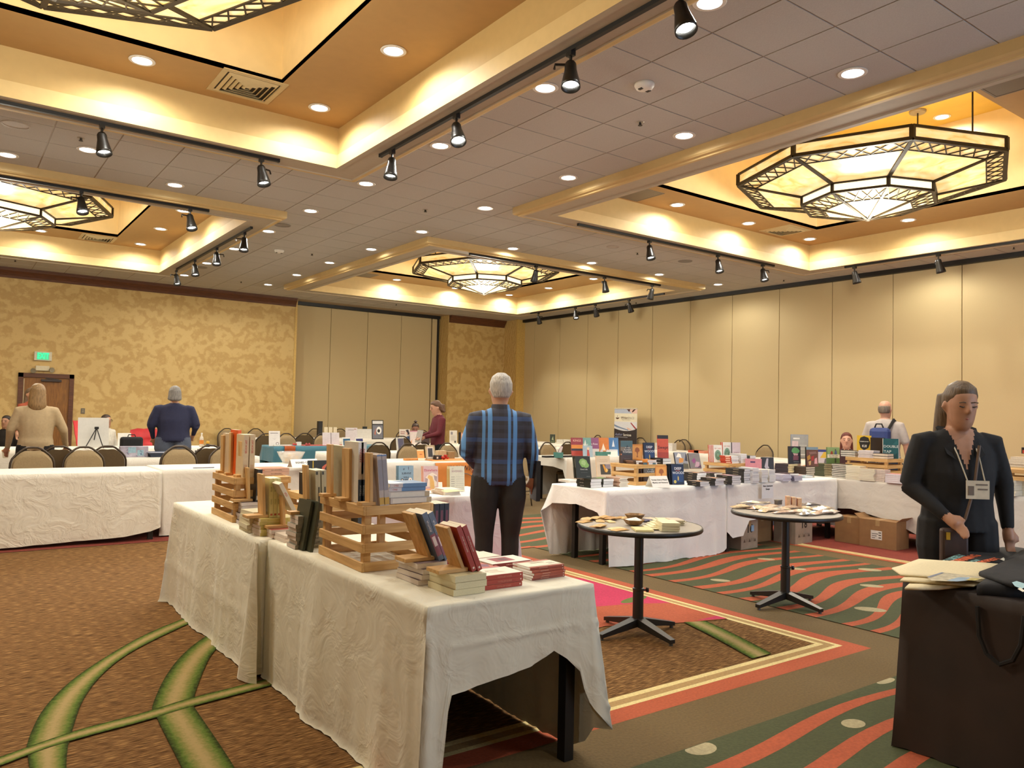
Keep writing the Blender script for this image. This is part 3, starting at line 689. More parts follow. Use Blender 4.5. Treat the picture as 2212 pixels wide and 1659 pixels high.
# ------------------------------------------------------------------ door, exit sign, emergency light, switch
d = struct(thing('door_1', 'x', 'door')); del d['label'], d['category']
x0, x1 = 1.285, 2.33
MB().box((x0, YL-.05, 0), (x0+.09, YL+.02, 2.125)).box((x1-.09, YL-.05, 0), (x1, YL+.02, 2.125)).box((x0, YL-.05, 2.035), (x1, YL+.02, 2.125)).build('door_frame', MAHOG, d)
MB().box((x0+.09, YL-.02, 0), (x1-.09, YL+.01, 2.035)).build('door_leaf', DOORW, d)
MB().box((x0+.42, YL-.075, 1.955), (x0+.80, YL-.02, 2.0)).bar((x0+.75, YL-.06, 2.0), (x0+.50, YL-.04, 2.03), .02, .015).build('door_closer', mat('#2c1d10', .4), d)
MB().box((x0+.10, YL-.03, 1.2), (x0+.115, YL-.018, 2.0)).build('weather_strip', mat('#b7a480', .5), d)
e = thing('exit_sign', 'lit green EXIT sign above the door in the gold wall', 'exit sign', (1.72, YL, 2.40))
bevel(MB().box((-.165, -.05, 0), (.165, 0, .195)).build('housing', mat('#cfc8b0', .5, .04), e), .006)
MB().box((-.115, -.053, .02), (.115, -.05, .175)).build('sign_face', glow('#4fb98a', .55), e)
v, f = text_mesh('EXIT', bold=.02)
Mx = Matrix.Translation((0, -.055, .098)) @ Matrix.Rotation(PI/2, 4, 'X') @ Matrix.Scale(.17, 4)
MB().add(v, f, 0, Mx @ Matrix.Diagonal((.62, 1, 1, 1))).build('lettering', glow('#1ee07a', 2.2), e)
e = thing('emergency_light', 'cream twin head emergency light under the exit sign', 'emergency light', (1.72, YL, 2.18))
bevel(MB().box((-.13, -.06, 0), (.13, 0, .11)).build('housing', mat('#d1c6a6', .5, .04), e), .01)
for sx in (-1, 1):
    M = Matrix.Translation((sx*.16, -.07, .03-.03*(sx < 0))) @ Matrix.Rotation(math.radians(100), 4, 'X') @ Matrix.Rotation(math.radians(25*sx), 4, 'Y')
    MB().lathe([(0, -.03), (.03, -.03), (.055, .02), (.055, .035), (0, .03)], 16, M=M).build('lamp_head', mat('#8f8670', .35, .05), e)
e = thing('light_switch', 'small dark switch plate right of the door on gold wallpaper', 'switch', (2.53, YL, 1.33))
MB().box((-.04, -.012, -.06), (.04, 0, .06)).build('plate', mat('#6d624e', .4), e); MB().box((-.012, -.018, -.03), (.012, -.01, -.005)).box((-.012, -.018, .012), (.012, -.01, .035)).build('rocker', mat('#a09270', .4), e)
# ------------------------------------------------------------------ tables under cloths
def cloth_mat(col, s=.55):
    key = ('cloth', col, s)
    if key in _M: return _M[key]
    m = bpy.data.materials.new('table_linen'); m.use_nodes = True; nt = m.node_tree; b = nt.nodes['Principled BSDF']
    b.inputs['Roughness'].default_value = .8; b.inputs['Base Color'].default_value = lin(col)+(1,); b.inputs['Sheen Weight'].default_value = .15
    tc = nt.nodes.new('ShaderNodeTexCoord')
    n = nt.nodes.new('ShaderNodeTexNoise'); n.inputs['Scale'].default_value = 5; n.inputs['Detail'].default_value = 3; n.inputs['Distortion'].default_value = 1.5
    v = nt.nodes.new('ShaderNodeTexVoronoi'); v.feature = 'DISTANCE_TO_EDGE'; v.inputs['Scale'].default_value = 2.0
    mr = nt.nodes.new('ShaderNodeMapRange'); mr.inputs[1].default_value = 0; mr.inputs[2].default_value = .06; mr.inputs[3].default_value = .10; mr.inputs[4].default_value = 0
    ad = nt.nodes.new('ShaderNodeMath'); ad.operation = 'ADD'
    bp = nt.nodes.new('ShaderNodeBump'); bp.inputs['Strength'].default_value = .5*s; bp.inputs['Distance'].default_value = .03
    ds = nt.nodes.new('ShaderNodeVectorMath'); ds.operation = 'MULTIPLY_ADD'; ds.inputs[1].default_value = (.5, .5, .5)
    nt.links.new(tc.outputs['Object'], n.inputs['Vector'])
    nt.links.new(n.outputs['Color'], ds.inputs[0]); nt.links.new(tc.outputs['Object'], ds.inputs[2]); nt.links.new(ds.outputs[0], v.inputs['Vector'])
    nt.links.new(v.outputs['Distance'], mr.inputs[0]); nt.links.new(mr.outputs[0], ad.inputs[0]); nt.links.new(n.outputs['Fac'], ad.inputs[1])
    nt.links.new(ad.outputs[0], bp.inputs['Height']); nt.links.new(bp.outputs[0], b.inputs['Normal'])
    _M[key] = m
    return m
LINEN = cloth_mat('#e3dfcc'); LINEN_W = cloth_mat('#ece9e4', .5)
TZ = .762
def interp(h, u):
    if not isinstance(h, (list, tuple)): return h
    for (a, p), (b_, q) in zip(h, h[1:]):
        if u <= b_: return p+(q-p)*(u-a)/max(1e-9, b_-a)
    return h[-1][1]
def cloth(label, x0, x1, y0, y1, hang, m=None, step=.035, rows=14, amp=.016, seed=0, ears=.05, cat='tablecloth', name='tablecloth', creases=(), z=TZ, freq=7.0, group=None, flare=.012, tuck=''):
    """a cloth lying on the table top and falling down its four sides S, E, N, W"""
    r = .022
    P = []
    sides = (('S', (x0, y0), (x1, y0), (0, -1)), ('E', (x1, y0), (x1, y1), (1, 0)), ('N', (x1, y1), (x0, y1), (0, 1)), ('W', (x0, y1), (x0, y0), (-1, 0)))
    for nm, a, b_, nrm in sides:
        L = math.dist(a, b_); n = max(3, int(L/step)); h = hang[nm]
        us = sorted(set([i/n for i in range(n+1)]+([u for u, _ in h if 0 < u < 1] if isinstance(h, (list, tuple)) else [])))
        for u in us:
            ed = min(u, 1-u)*L
            q = (a[0]+(b_[0]-a[0])*u, a[1]+(b_[1]-a[1])*u)
            # round the plan corner
            k = max(0, 1-ed/.06); other = {'S': ((-1, 0), (1, 0)), 'E': ((0, -1), (0, 1)), 'N': ((1, 0), (-1, 0)), 'W': ((0, 1), (0, -1))}[nm][0 if u < .5 else 1]
            nv = Vector((nrm[0]+other[0]*k*.98, nrm[1]+other[1]*k*.98, 0)).normalized()
            P.append((q, nv, interp(h, u), k, nm))
    n = len(P); vs = []; fs = []
    top = []
    for j in range(rows+1):
        v = j/rows
        for i, (q, nv, h, k, nm) in enumerate(P):
            zz = z-h*v
            s = (q[0]*1.3+q[1]) if nm in 'SN' else (q[1]*1.3+q[0])
            big = noise.noise((q[0]*freq*.45, q[1]*freq*.45, seed*3.1)); small = noise.noise((q[0]*freq*1.7, q[1]*freq*1.7, seed*5.3+v*.6)); diag = noise.noise((s*3.1+v*1.4, v*2.2, seed+.7))
            d = (amp*(1.25*big+.55*small)+.006*diag)*(v**.8)*(.3+.7*min(1, h/.5))+flare*v+ears*k*k*(v**1.1)
            for cz in creases:
                d += .0075*math.exp(-((zz-cz+.012*noise.noise((s*1.5, cz*9, seed)))/.008)**2)
            if nm in tuck: d = .002
            elif k and any(t_ in tuck for t_ in {'S': 'EW', 'N': 'EW', 'E': 'NS', 'W': 'NS'}[nm]): d = min(d, .012)
            if j == 0: d = 0
            p = (q[0]+nv.x*d, q[1]+nv.y*d, zz+.004*noise.noise((s*6, seed, 2))*v)
            if j == 1: p = (q[0]+nv.x*max(d, .004), q[1]+nv.y*max(d, .004), zz)
            if p[2] < .006:
                e = .006-p[2]; p = (p[0]+nv.x*e*.5, p[1]+nv.y*e*.5, .006+.003*(i % 3))
            vs.append(p)
    for j in range(rows):
        for i in range(n):
            k = (i+1) % n; fs.append((j*n+i, j*n+k, (j+1)*n+k, (j+1)*n+i))
    ins = len(vs)
    for q, nv, h, k, nm in P:
        w = .02; cx = min(max(q[0], x0+w), x1-w); cy = min(max(q[1], y0+w), y1-w); vs.append((cx, cy, z+.003))
    for i in range(n): k = (i+1) % n; fs.append((i, ins+i, ins+k, k))
    fs.append(tuple(range(ins, ins+n)))
    c0 = Vector(((x0+x1)/2, (y0+y1)/2, 0))
    o = MB().add([Vector(p)-c0 for p in vs], fs).build(name, m or LINEN, smooth=True, loc=c0)
    tag(o, label, cat, group)
    return o
TOPM = mat('#6a5138', .5, .1, 15)
def table(label, x0, x1, y0, y1, group='conference tables under white cloths', inset=.07, apron=True, iy=.06):
    x0 += .012; x1 -= .012; y0 += .012; y1 -= .012
    t = thing('conference_table', label, 'table', ((x0+x1)/2, (y0+y1)/2, 0), group=group)
    hx, hy = (x1-x0)/2, (y1-y0)/2
    MB().box((-hx, -hy, TZ-.034), (hx, hy, TZ-.004)).build('tabletop', TOPM, t)
    for sx in (-1, 1):
        for sy in (-1, 1):
            MB().box((sx*(hx-inset)-.025, sy*(hy-iy)-.025, 0), (sx*(hx-inset)+.025, sy*(hy-iy)+.025, TZ-.034)).build('leg', BLACK, t)
    if apron:
        for sx in (-1, 1): MB().box((sx*(hx-inset)-.018, -(hy-iy), TZ-.10), (sx*(hx-inset)+.018, hy-iy, TZ-.034)).build('apron', BLACK, t)
    return t

# the long front table: two tables end to end, cloths creased from folding
FX0, FX1 = 1.50, 2.335
table('front conference table of the nearest book display, one black leg showing', FX0, FX1, 2.565, 4.33)
table('second table of the nearest book display, behind the seam of the cloths', 1.455, 2.29, 4.345, 6.34)
cloth('nearest white tablecloth, short at the end and showing a black table leg', FX0, FX1, 2.565, 4.33,
      {'S': [(0, .765), (.055, .765), (.075, .72), (.115, .40), (.13, .34), (.2, .335), (.6, .30), (.74, .255), (.82, .30), (.90, .36), (.955, .5), (1, .62)], 'E': [(0, .62), (.03, .70), (.1, .765), (1, .765)], 'N': .7, 'W': .772},
      step=.028, rows=26, amp=.024, seed=1, tuck='N', ears=.085, creases=(.60, .42, .24), freq=8)
cloth('second white tablecloth of the nearest book display, full length folds', 1.455, 2.29, 4.345, 6.34, {'S': .74, 'E': .77, 'N': .77, 'W': .77}, step=.035, rows=20, amp=.030, seed=2, tuck='S', creases=(.55, .3), ears=.07)
# fallen gathered fold where the two cloths meet
mb = MB()
vs = []; fs = []
for j in range(15):
    v = j/14
    for i in range(9):
        u = i/8
        vs.append((1.452-.022-.05*math.sin(u*PI)*(.2+v)-.012*noise.noise((u*4, v*2, 3)), 4.30+(u-.25)*(.05+.20*v), TZ-.008-.745*v))
for j in range(14):
    for i in range(8): k = j*9+i; fs.append((k, k+1, k+10, k+9))
tag(mb.add(vs, fs).build('tablecloth_corner', LINEN, smooth=True), 'loose hanging cloth corner at the seam of the nearest two tables', 'tablecloth')

# U of tables: crosswise table behind the man, empty tables on the left
table('table behind the man in the plaid shirt', 2.34, 4.26, 5.775, 6.56)
cloth('white tablecloth behind the legs of the man in plaid', 2.34, 4.26, 5.775, 6.56, {'S': .765, 'E': [(0, .765), (.5, .72), (1, .7)], 'N': .6, 'W': .5}, amp=.022, seed=3, tuck='W', creases=(.5, .26), ears=.10, m=cloth_mat('#d9d4d2'))
table('empty table at the left edge with a wide wrinkled cloth', .165, 2.01, 9.36, 10.19)
cloth('heavily wrinkled white tablecloth on the empty left table', .165, 2.01, 9.36, 10.19, {'S': [(0, .745), (.8, .70), (.95, .66), (1, .62)], 'E': .6, 'N': .6, 'W': .6}, m=cloth_mat('#dcd5c6', 1.3), amp=.014, seed=4, tuck='E', creases=(.55, .27), ears=.05, freq=5)
table('empty table right of the seam behind the slatted crate', 2.05, 3.9, 9.53, 10.36)
cloth('plain white tablecloth right of the wrinkled left one', 2.05, 3.9, 9.53, 10.36, {'S': .74, 'E': .7, 'N': .6, 'W': .6}, m=cloth_mat('#dad4c8', .6), amp=.008, seed=5, tuck='W', creases=(.56, .3), ears=.04)
# right hand island
table('corner table of the right island, one leg showing under its short cloth', 5.27, 7.07, 5.62, 6.47, inset=.14, iy=.20)
cloth('bluish white tablecloth with soft folds on the right island', 5.27, 7.07, 5.62, 6.47, {'S': [(0, .36), (.012, .42), (.02, .74), (.9, .765), (.97, .74), (1, .70)], 'E': .5, 'N': [(0, .76), (.97, .76), (1, .74)], 'W': [(0, .30), (.05, .2), (.5, .17), (.86, .22), (1, .36)]}, m=LINEN_W, amp=.045, seed=6, tuck='E', creases=(.5, .26), ears=.10, freq=9)
table('middle table of the right island over numbered boxes', 7.085, 9.25, 5.62, 6.47)
cloth('bluish white tablecloth with a raised hem over the numbered boxes', 7.085, 9.25, 5.62, 6.47, {'S': [(0, .52), (.05, .60), (.12, .58), (.17, .42), (.3, .40), (.6, .34), (.75, .38), (1, .46)], 'E': .6, 'N': .7, 'W': .5}, m=LINEN_W, amp=.036, seed=7, tuck='WE', creases=(.55,), ears=.05, freq=8)
table('side table of the right island over the brown cartons', 9.27, 10.15, 4.47, 6.45)
cloth('white tablecloth hitched up over the brown cartons', 9.27, 10.15, 4.47, 6.45, {'W': [(0, .50), (.15, .50), (.3, .62), (.42, .38), (.52, .36), (.62, .40), (.8, .46), (.93, .58), (1, .62)], 'S': [(0, .62), (.3, .70), (.7, .65), (1, .6)], 'E': .7, 'N': .7}, m=cloth_mat('#d2cbc0', .6), amp=.03, seed=8, tuck='', creases=(.55, .4), ears=.08, freq=6)
table('table at the right edge behind the woman in black', 8.96, 9.78, 1.9, 3.72)
cloth('plain white tablecloth at the right edge behind the woman in black', 8.96, 9.78, 1.9, 3.72, {'W': .75, 'S': .7, 'E': .7, 'N': [(0, .74), (1, .72)]}, m=cloth_mat('#cdc8c0', .8), amp=.016, seed=9, creases=(.5, .26), ears=.06)
# dark draped table in the right foreground
table('near table under a black drape in the right foreground', 3.63, 4.42, .0, 1.87, group=None)
o = cloth('black velvet drape on the near table at the right edge', 3.63, 4.42, .0, 1.87, {'W': .757, 'S': .757, 'E': .757, 'N': .757}, m=mat('#2b1d14', .75, .25, 4), amp=.010, seed=10, ears=.03, cat='table drape', name='table_drape')

# ------------------------------------------------------------------ banquet chairs
CUSH = mat('#8f7a58', .85, .08, 60, .1, name='taupe_fabric'); SHELL = mat('#5c4a2e', .7, .08, 40, name='olive_vinyl'); CFRAME = mat('#3a2c1c', .45, .1, 30, metal=.2, name='bronze_tube')  # cushion paler than shell: partly its fabric, partly lighting put into the colours
def arch(n=18, w=.225, z0=.46, z1=.965, tk=0.0):
    """outline of the crowned back: sides, shoulders, flat hump"""
    pts = [(-w*.93, z0), (-w*.99, z0+.14), (-w, z0+.27), (-w*.98, z0+.325), (-w*.91, z0+.372), (-w*.76, z0+.415), (-w*.56, z0+.455), (-w*.38, z0+.486), (-w*.22, z0+.501), (0, z0+.503)]
    k = (z1-z0)/.503
    pts = [(x, z0+(z-z0)*k) for x, z in pts]
    return pts+[(-x, z) for x, z in pts[-2::-1]]
def make_chair(label, group):
    t = thing('banquet_chair', label, 'chair', group=group)
    lean = .16
    def B(x, z, y=0): return Vector((x, .20+(z-.46)*lean+y, z))
    MB().tube([B(x, z) for x, z in arch()], .0125, 8).build('back_frame', CFRAME, t, smooth=True)
    pad = [(x*.95, .475+(z-.46)*.945) for x, z in arch(w=.222)]
    dip = []
    for x, z in pad:
        if abs(x) < .10: z -= .028*(1-(abs(x)/.10)**2)
        dip.append((x, z))
    def slab(y0, y1, k, nm, m):
        mb = MB(); n = len(dip)
        a = [B(x, z, y0) for x, z in dip]; b_ = [B(x*k, .47+(z-.47)*k+.004, y1) for x, z in dip]
        mb.add(a+b_, [tuple(range(n)), tuple(range(2*n-1, n-1, -1))]+[(i, n+i, n+(i+1) % n, (i+1) % n) for i in range(n)])
        return smooth_angle(mb.build(nm, m, t), 50)
    slab(-.004, -.042, .93, 'back_cushion', CUSH); slab(-.004, .012, .985, 'back_shell', SHELL)
    mb = MB(); n = 20; out = []
    for i in range(n):
        a = 2*PI*i/n; c, s = math.cos(a), math.sin(a)
        out.append((.22*math.copysign(abs(c)**.5, c), -.01+.21*math.copysign(abs(s)**.5, s)))
    vs = [(x, y, .41) for x, y in out]+[(x*1.02, y*1.02, .45) for x, y in out]+[(x*.9, y*.9, .475) for x, y in out]
    fs = [tuple(range(n-1, -1, -1)), tuple(range(2*n, 3*n))]
    for j in range(2): fs += [(j*n+i, j*n+(i+1) % n, (j+1)*n+(i+1) % n, (j+1)*n+i) for i in range(n)]
    smooth_angle(mb.add(vs, fs).build('seat', CUSH, t), 50)
    for sx in (-1, 1):
        MB().tube([(sx*.19, -.17, .42), (sx*.205, -.20, .2), (sx*.215, -.215, 0)], .0115, 7).build('leg', CFRAME, t)
        MB().tube([B(sx*.208, .47), (sx*.205, .19, .40), (sx*.21, .22, .2), (sx*.215, .25, 0)], .0115, 7).build('leg', CFRAME, t)
    for sx in (-1, 1): MB().tube([(sx*.205, -.195, .24), (sx*.205, .215, .24)], .008, 6).build('stretcher', CFRAME, t)
    return t
chair0 = None
def chair(x, y, rz, label, group):
    global chair0, chair_t
    if chair0 is None:
        chair0 = make_chair(label, group); chair_t = tree(chair0); chair0.location = (x, y, 0); chair0.rotation_euler = (0, 0, rz); return
    dup(chair0, (x, y, 0), rz, label, group, chair_t)
def chair_px(px, y, rz, label, group='banquet chairs at the tables'):
    p = aty(px, 960, y); chair(p.x+.25*math.sin(rz), y-.25*math.cos(rz), rz, label, group)
GC = 'banquet chairs behind the left tables'
# facing the camera side (front cushion seen) = rz 0 ; seen from behind = rz pi
chair_px(72, 10.76, 0.02, 'banquet chair with pale cushion, leftmost in front of the woman in tan', GC)
chair_px(128, 11.02, PI-.03, 'dark chair back between the two left pale cushions', GC)
chair_px(183, 10.78, -.02, 'banquet chair with pale cushion in front of the easel', GC)
chair_px(232, 11.03, PI+.03, 'dark chair back right of the easel foot', GC)
chair_px(388, 10.78, .02, 'banquet chair with pale cushion in front of the person in navy', GC)
chair_px(387, 11.04, PI, 'dark chair back just behind the pale chair before the person in navy', GC)
chair_px(453, 11.05, PI-.02, 'dark chair back left of the orange books on the crate', GC)
chair_px(489, 10.79, .0, 'pale chair edge half hidden by the orange book crate', GC)
GW = 'banquet chairs along the walls'
chair_px(490, 19.45, .0, 'chair against the gold wall, left of the pair', GW)
chair_px(552, 19.45, .0, 'chair against the gold wall, right of the pair', GW)
chair_px(216, 18.0, 0.1, 'chair at the gold wall behind the seated person with glasses', GW)
chair_px(310, 18.0, -.1, 'chair under the red cloth at the gold wall', GW)
GT = 'banquet chairs by the teal table'
chair_px(573, 15.85, PI+.1, 'dark chair back left of the white flyer on the teal table', GT)
chair_px(619, 15.95, .05, 'chair right of the white flyer on the teal table', GT)
chair_px(657, 16.2, PI, 'dark high chair back in the middle behind the teal table', GT)
chair_px(698, 15.95, .0, 'chair half behind the standing white letters on the teal table', GT)
chair_px(680, 19.7, .0, 'chair against the folding partition beside the black book stand', GW)
chair_px(735, 19.7, .0, 'chair against the folding partition behind the flyer stand', GW)
chair_px(871, 18.9, .0, 'chair left of the seated woman with the bun', GW)
chair_px(914, 18.9, .0, 'chair right of the seated woman with the bun', GW)
GM = 'banquet chairs in the middle of the room'
chair_px(817, 11.75, PI, 'big dark chair back behind the white tables in the centre', GM)
chair_px(884, 11.15, .05, 'pale cushioned chair beside the small orange card', GM)
chair_px(911, 11.75, PI, 'dark chair back with the black handbag hanging on it', GM)
chair_px(968, 11.35, .2, 'chair behind the picture frame and red flowers', GM)
chair_px(866, 14.6, PI-.2, 'dark chair back turned aside behind the portrait booklet', GM)
p = at(1183, 990, .76)
chair(9.2, 11.15, .12, 'pale cushioned chair at the table with the teal boxes', GM); chair(9.75, 11.85, PI+.15, 'dark chair back behind the pale chair by the teal boxes', GM)
chair(7.55, 10.3, -1.45, 'chair tucked beside the black table leg behind the man in plaid', GM)
GR = 'banquet chairs along the beige partition'
for i, (px, d, lb) in enumerate(((1273, 13.75, 'chair at the beige partition left of the roll up banner'), (1368, 13.6, 'chair at the beige partition in front of the banner foot'), (1448, 13.5, 'chair at the beige partition right of the red book, left of the pair'), (1462, 13.9, 'chair at the beige partition right of the red book, right of the pair'), (1633, 13.3, 'chair at the beige partition behind the orange book crate'))):
    q = atx(px, 950, d); chair(q.x, q.y, -PI/2+(.1 if i % 2 else -.1), lb, GR)
# ------------------------------------------------------------------ books, easels, crates
PAGE = mat('#e6dcc4', .85, .08, 260, stretch=(1, 60, 1)); PAGEW = mat('#e9e6e0', .85, .08, 260, stretch=(1, 60, 1))
BT = .0015
def book_meshes(t, w, h, hard):
    """upright book: spine at x=0, front cover at -y, foot at z=0"""
    c = .003 if hard else .0007; o = .003 if hard else 0.0
    cov = MB()
    cov.box((0, -t/2, 0), (w, -t/2+c, h)).box((0, t/2-c, 0), (w, t/2, h)).box((0, -t/2+c, 0), (c*1.3, t/2-c, h))
    pg = MB().box((c*1.3, -t/2+c, o), (w-o, t/2-c, h-o))
    return cov, pg
_BM = {}
def art_mesh(art, t, w, h, spine):
    mb = MB(); mats = []
    def mi(col, emis=False):
        m = col if not isinstance(col, str) else mat(col, .45, .05, 40)
        if m not in mats: mats.append(m)
        return mats.index(m)
    lay_ = 0
    for a in (art or ()):
        lay_ += 1; y = -t/2-.0004-.00025*lay_; k = a[0]
        if k == 'r':
            x0, z0, x1, z1 = a[2:6]; mb.poly([(x0*w, y, z0*h), (x1*w, y, z0*h), (x1*w, y, z1*h), (x0*w, y, z1*h)], mi(a[1]))
        elif k == 'd':
            cx, cz, rx, rz = a[2:6]; mb.poly([(cx*w+rx*w*math.cos(2*PI*i/18), y, cz*h+rz*h*math.sin(2*PI*i/18)) for i in range(18)], mi(a[1]))
        elif k == 'p':
            mb.poly([(x*w, y, z*h) for x, z in a[2]], mi(a[1]))
        elif k == 't':
            txt, cx, cz, sz = a[2:6]; sh = a[6] if len(a) > 6 else 0; al = a[7] if len(a) > 7 else 'CENTER'
            v, f = text_mesh(txt, shear=sh, bold=.012, align=al)
            mb.add([(cx*w+p[0]*sz*w, y, cz*h+p[1]*sz*w) for p in v], f, mi(a[1]))
    for a in (spine or ()):
        lay_ += 1; x = -.0004-.00025*lay_; k = a[0]
        if k == 'r':
            y0, z0, y1, z1 = a[2:6]; mb.poly([(x, (y0-.5)*t, z0*h), (x, (y1-.5)*t, z0*h), (x, (y1-.5)*t, z1*h), (x, (y0-.5)*t, z1*h)], mi(a[1]))
        elif k == 't':
            txt, cz, sz = a[2:5]; v, f = text_mesh(txt, bold=.02)
            mb.add([(x, p[1]*sz*t*-1*-1, cz*h-p[0]*sz*t) for p in v], f, mi(a[1]))
    return mb, mats
BG = {}
def place(loc, rz=0.0, flat=False, lean=0.0, yaw=0.0):
    M = Matrix.Translation(loc) @ Matrix.Rotation(rz, 4, 'Z')
    if flat: M = M @ Matrix.Rotation(-PI/2, 4, 'X')
    elif lean: M = M @ Matrix.Rotation(-lean, 4, 'X')
    return M
def book(name, label, M, t, w, h, col, pages=None, art=None, spine=None, hard=False, group=None, cat='book'):
    key = (t, w, h, str(col), str(pages), str(art), str(spine), hard)
    r = thing(name, label, cat, group=group); r.matrix_world = M
    if key not in _BM:
        cov, pg = book_meshes(t, w, h, hard)
        cm = col if not isinstance(col, str) else mat(col, .42, .06, 30)
        L = [('cover', cov.mesh('cover', cm)), ('page_block', pg.mesh('page_block', pages or PAGE))]
        if art or spine:
            mb, ms = art_mesh(art, t, w, h, spine); L.append(('cover_print', mb.mesh('cover_print', ms)))
        _BM[key] = L
    for nm, me in _BM[key]: link(nm, me, r)
    return r
def pile_of(n, loc, rz, t, w, h, col, label, group, pages=None, art=None, spine=None, hard=False, jit=.006, name='paperback', twist=.05):
    """a pile of equal books lying flat; loc is the corner at the foot of the spine; the label holds %s for the place in the pile"""
    for i in range(n):
        j = rnd.uniform(-jit, jit), rnd.uniform(-jit, jit)
        a = rz+rnd.uniform(-twist, twist)*(.4 if i == 0 else 1)
        z = loc[2]+t/2+i*(t+.0008)
        book(name, label % nth(i, n) if '%s' in label else label, place((loc[0]+j[0], loc[1]+j[1], z), a, flat=True), t, w, h, col, pages, art, spine, hard, group)
    return loc[2]+n*(t+.0008)
PINE = wood('#b98d52', '#dcb57a', 3.2, 2, .6, 'pine'); PINE_X = wood('#b98d52', '#dcb57a', 3.2, 0, .6, 'pine'); PINE_Y = wood('#b98d52', '#dcb57a', 3.2, 1, .6, 'pine')
def easel(label, loc, rz, w, h, lean=.12, base=.13, bt=.016, group='wooden book easels on the nearest tables'):
    """an L shaped pine easel: base board behind, upright leaning back over it; books stand at its -y side"""
    t = thing('book_easel', label, 'easel', loc, rz, group)
    bevel(MB().box((-w/2, -.012, 0), (w/2, base, bt)).build('base_board', PINE_Y, t), .002)
    M = Matrix.Translation((0, .004, bt)) @ Matrix.Rotation(-lean, 4, 'X')
    bevel(MB().box((-w/2, 0, 0), (w/2, .016, h), 0, M).build('upright', PINE, t), .002)
    return t
def crate(label, loc, rz, L, W, H, n=4, sl=.042, th=.014, deck=True, group='slatted pine crates'):
    """open slatted crate, long side L along local y, short side W along local x, corner at the origin"""
    t = thing('slatted_crate', label, 'crate', loc, rz, group)
    for x in (th, W-th-.035):
        for y in (th, L-th-.035):
            bevel(MB().box((x, y, 0), (x+.035, y+.035, H)).build('corner_post', PINE, t), .002)
    gap = (H-n*sl)/(n-1)
    a = MB().box((0, 0, 0), (th, L, sl)).mesh('slat', PINE_Y); b_ = MB().box((th, 0, 0), (W-th, th, sl)).mesh('slat', PINE_X)
    for k in range(n):
        z = k*(sl+gap)
        for x in (0, W-th): bevel(link('slat', a, t, (x, 0, z)), .002)
        for y in (0, L-th): bevel(link('slat', b_, t, (0, y, z)), .002)
    if deck:
        nb = max(2, int(W/.085)); bw = (W-2*th)/nb
        dk = MB().box((0, th, -.012), (bw-.006, L-th, 0)).mesh('deck_board', PINE_Y)
        for k in range(nb): link('deck_board', dk, t, (th+k*bw+.003, 0, H-.002))
    return t
Z0 = TZ+.004

# ---- nearest table, right half: crate with books, piles and two leaning easels
c1 = at(782, 1237.5, Z0)
crate('big slatted pine crate nearest the camera on the front table', (1.556, 3.255, Z0), -.03, .54, .36, .296)
ZD = Z0+.296
G1 = 'books on the big front crate'
e1 = [(705, 720, 1072, .245, .055), (738, 760, 1081, .235, .085), (790, 803, 1091, .225, .055)]
for i, (xa, xb, py, hh, w_) in enumerate(e1):
    p = at((xa+xb)/2, py, ZD)
    easel(('farthest pine upright on the big front crate', 'widest pine upright, middle of three on the big front crate', 'nearest pine upright on the big front crate')[i], (p.x+.012, p.y, ZD), PI/2, w_, hh, .03, .06)
def up(px, py, z, dx=.03): p = at(px, py, z); return Vector((p.x+dx, p.y, z))
# books stand on the +x side of the uprights, spines to the camera
b0 = at(712, 1074, ZD); 
book('softcover', 'grey green softcover with a thin ring drawn on its back, behind the farthest upright on the big crate', place((1.64, b0.y-.03, ZD), PI/2, lean=.03), .022, .17, .255, '#a9a386', spine=[('r', '#5c5a48', .2, .3, .8, .7)], group=G1)
sp = [('r', '#e6e2da', 0, .47, 1, 1), ('t', '#a8473a', 'WRITERS', .78, .62), ('r', '#3e5575', 0, 0, 1, .38), ('t', '#9fb3c9', 'MARKET', .2, .5)]
for i in range(2):
    book('softcover', ('tall white and blue softcover, back cover turned to the camera, middle of the big crate', 'second tall white and blue softcover, behind its twin on the big crate')[i], place((at(778.5+8*i, 1086, ZD).x, at(778.5, 1086, ZD).y, ZD), PI/2, lean=.02), .026, .16, .285, '#dcd7cb', spine=sp, group=G1)
for i in range(2):
    book('hardcover', ('leaning hardcover in a pale lavender jacket, nearest standing on the big crate', 'leaning hardcover in a pale lavender jacket, right of its twin on the big crate')[i], place((at(829.5+12*i, 1093, ZD).x, at(829.5, 1093, ZD).y+.015, ZD), PI/2, lean=.10), .026, .16, .235, '#b3a6a0', pages=PAGEW, spine=[('r', '#8f8a92', .1, .3, .9, .9), ('r', '#c49a3a', 0, .02, 1, .16), ('r', '#6e88b4', 0, .97, 1, 1)], hard=True, group=G1)
z_ = pile_of(2, (1.935, 3.30, ZD), PI/2, .026, .17, .22, '#c4bcb6', '%s hardcover of the lavender pair lying on the right of the big crate', G1, pages=PAGEW, spine=[('r', '#d9d2c6', .1, .05, .9, .95), ('r', '#b7a37e', .05, .0, .95, .12)], hard=True, name='hardcover', jit=.012)
pile_of(2, (1.925, 3.33, z_), PI/2+.03, .018, .15, .20, '#5f7fa6', '%s blue softcover of the pair stacked on the lavender hardcovers', G1, spine=[('r', '#c9bfc0', 0, .66, 1, 1), ('t', '#a8584c', 'CAFE', .84, .6)], art=[('r', '#cfd6e4', 0, .6, 1, 1)])
G2 = 'books at the near end of the front table'
za = pile_of(4, (1.795, 3.09, Z0), PI, .0222, .145, .20, '#8c7a80', '%s pale paperback under the bluish leaning books', G2, pages=mat('#ded3c8', .85, .06, 200, stretch=(1, 1, 60)))
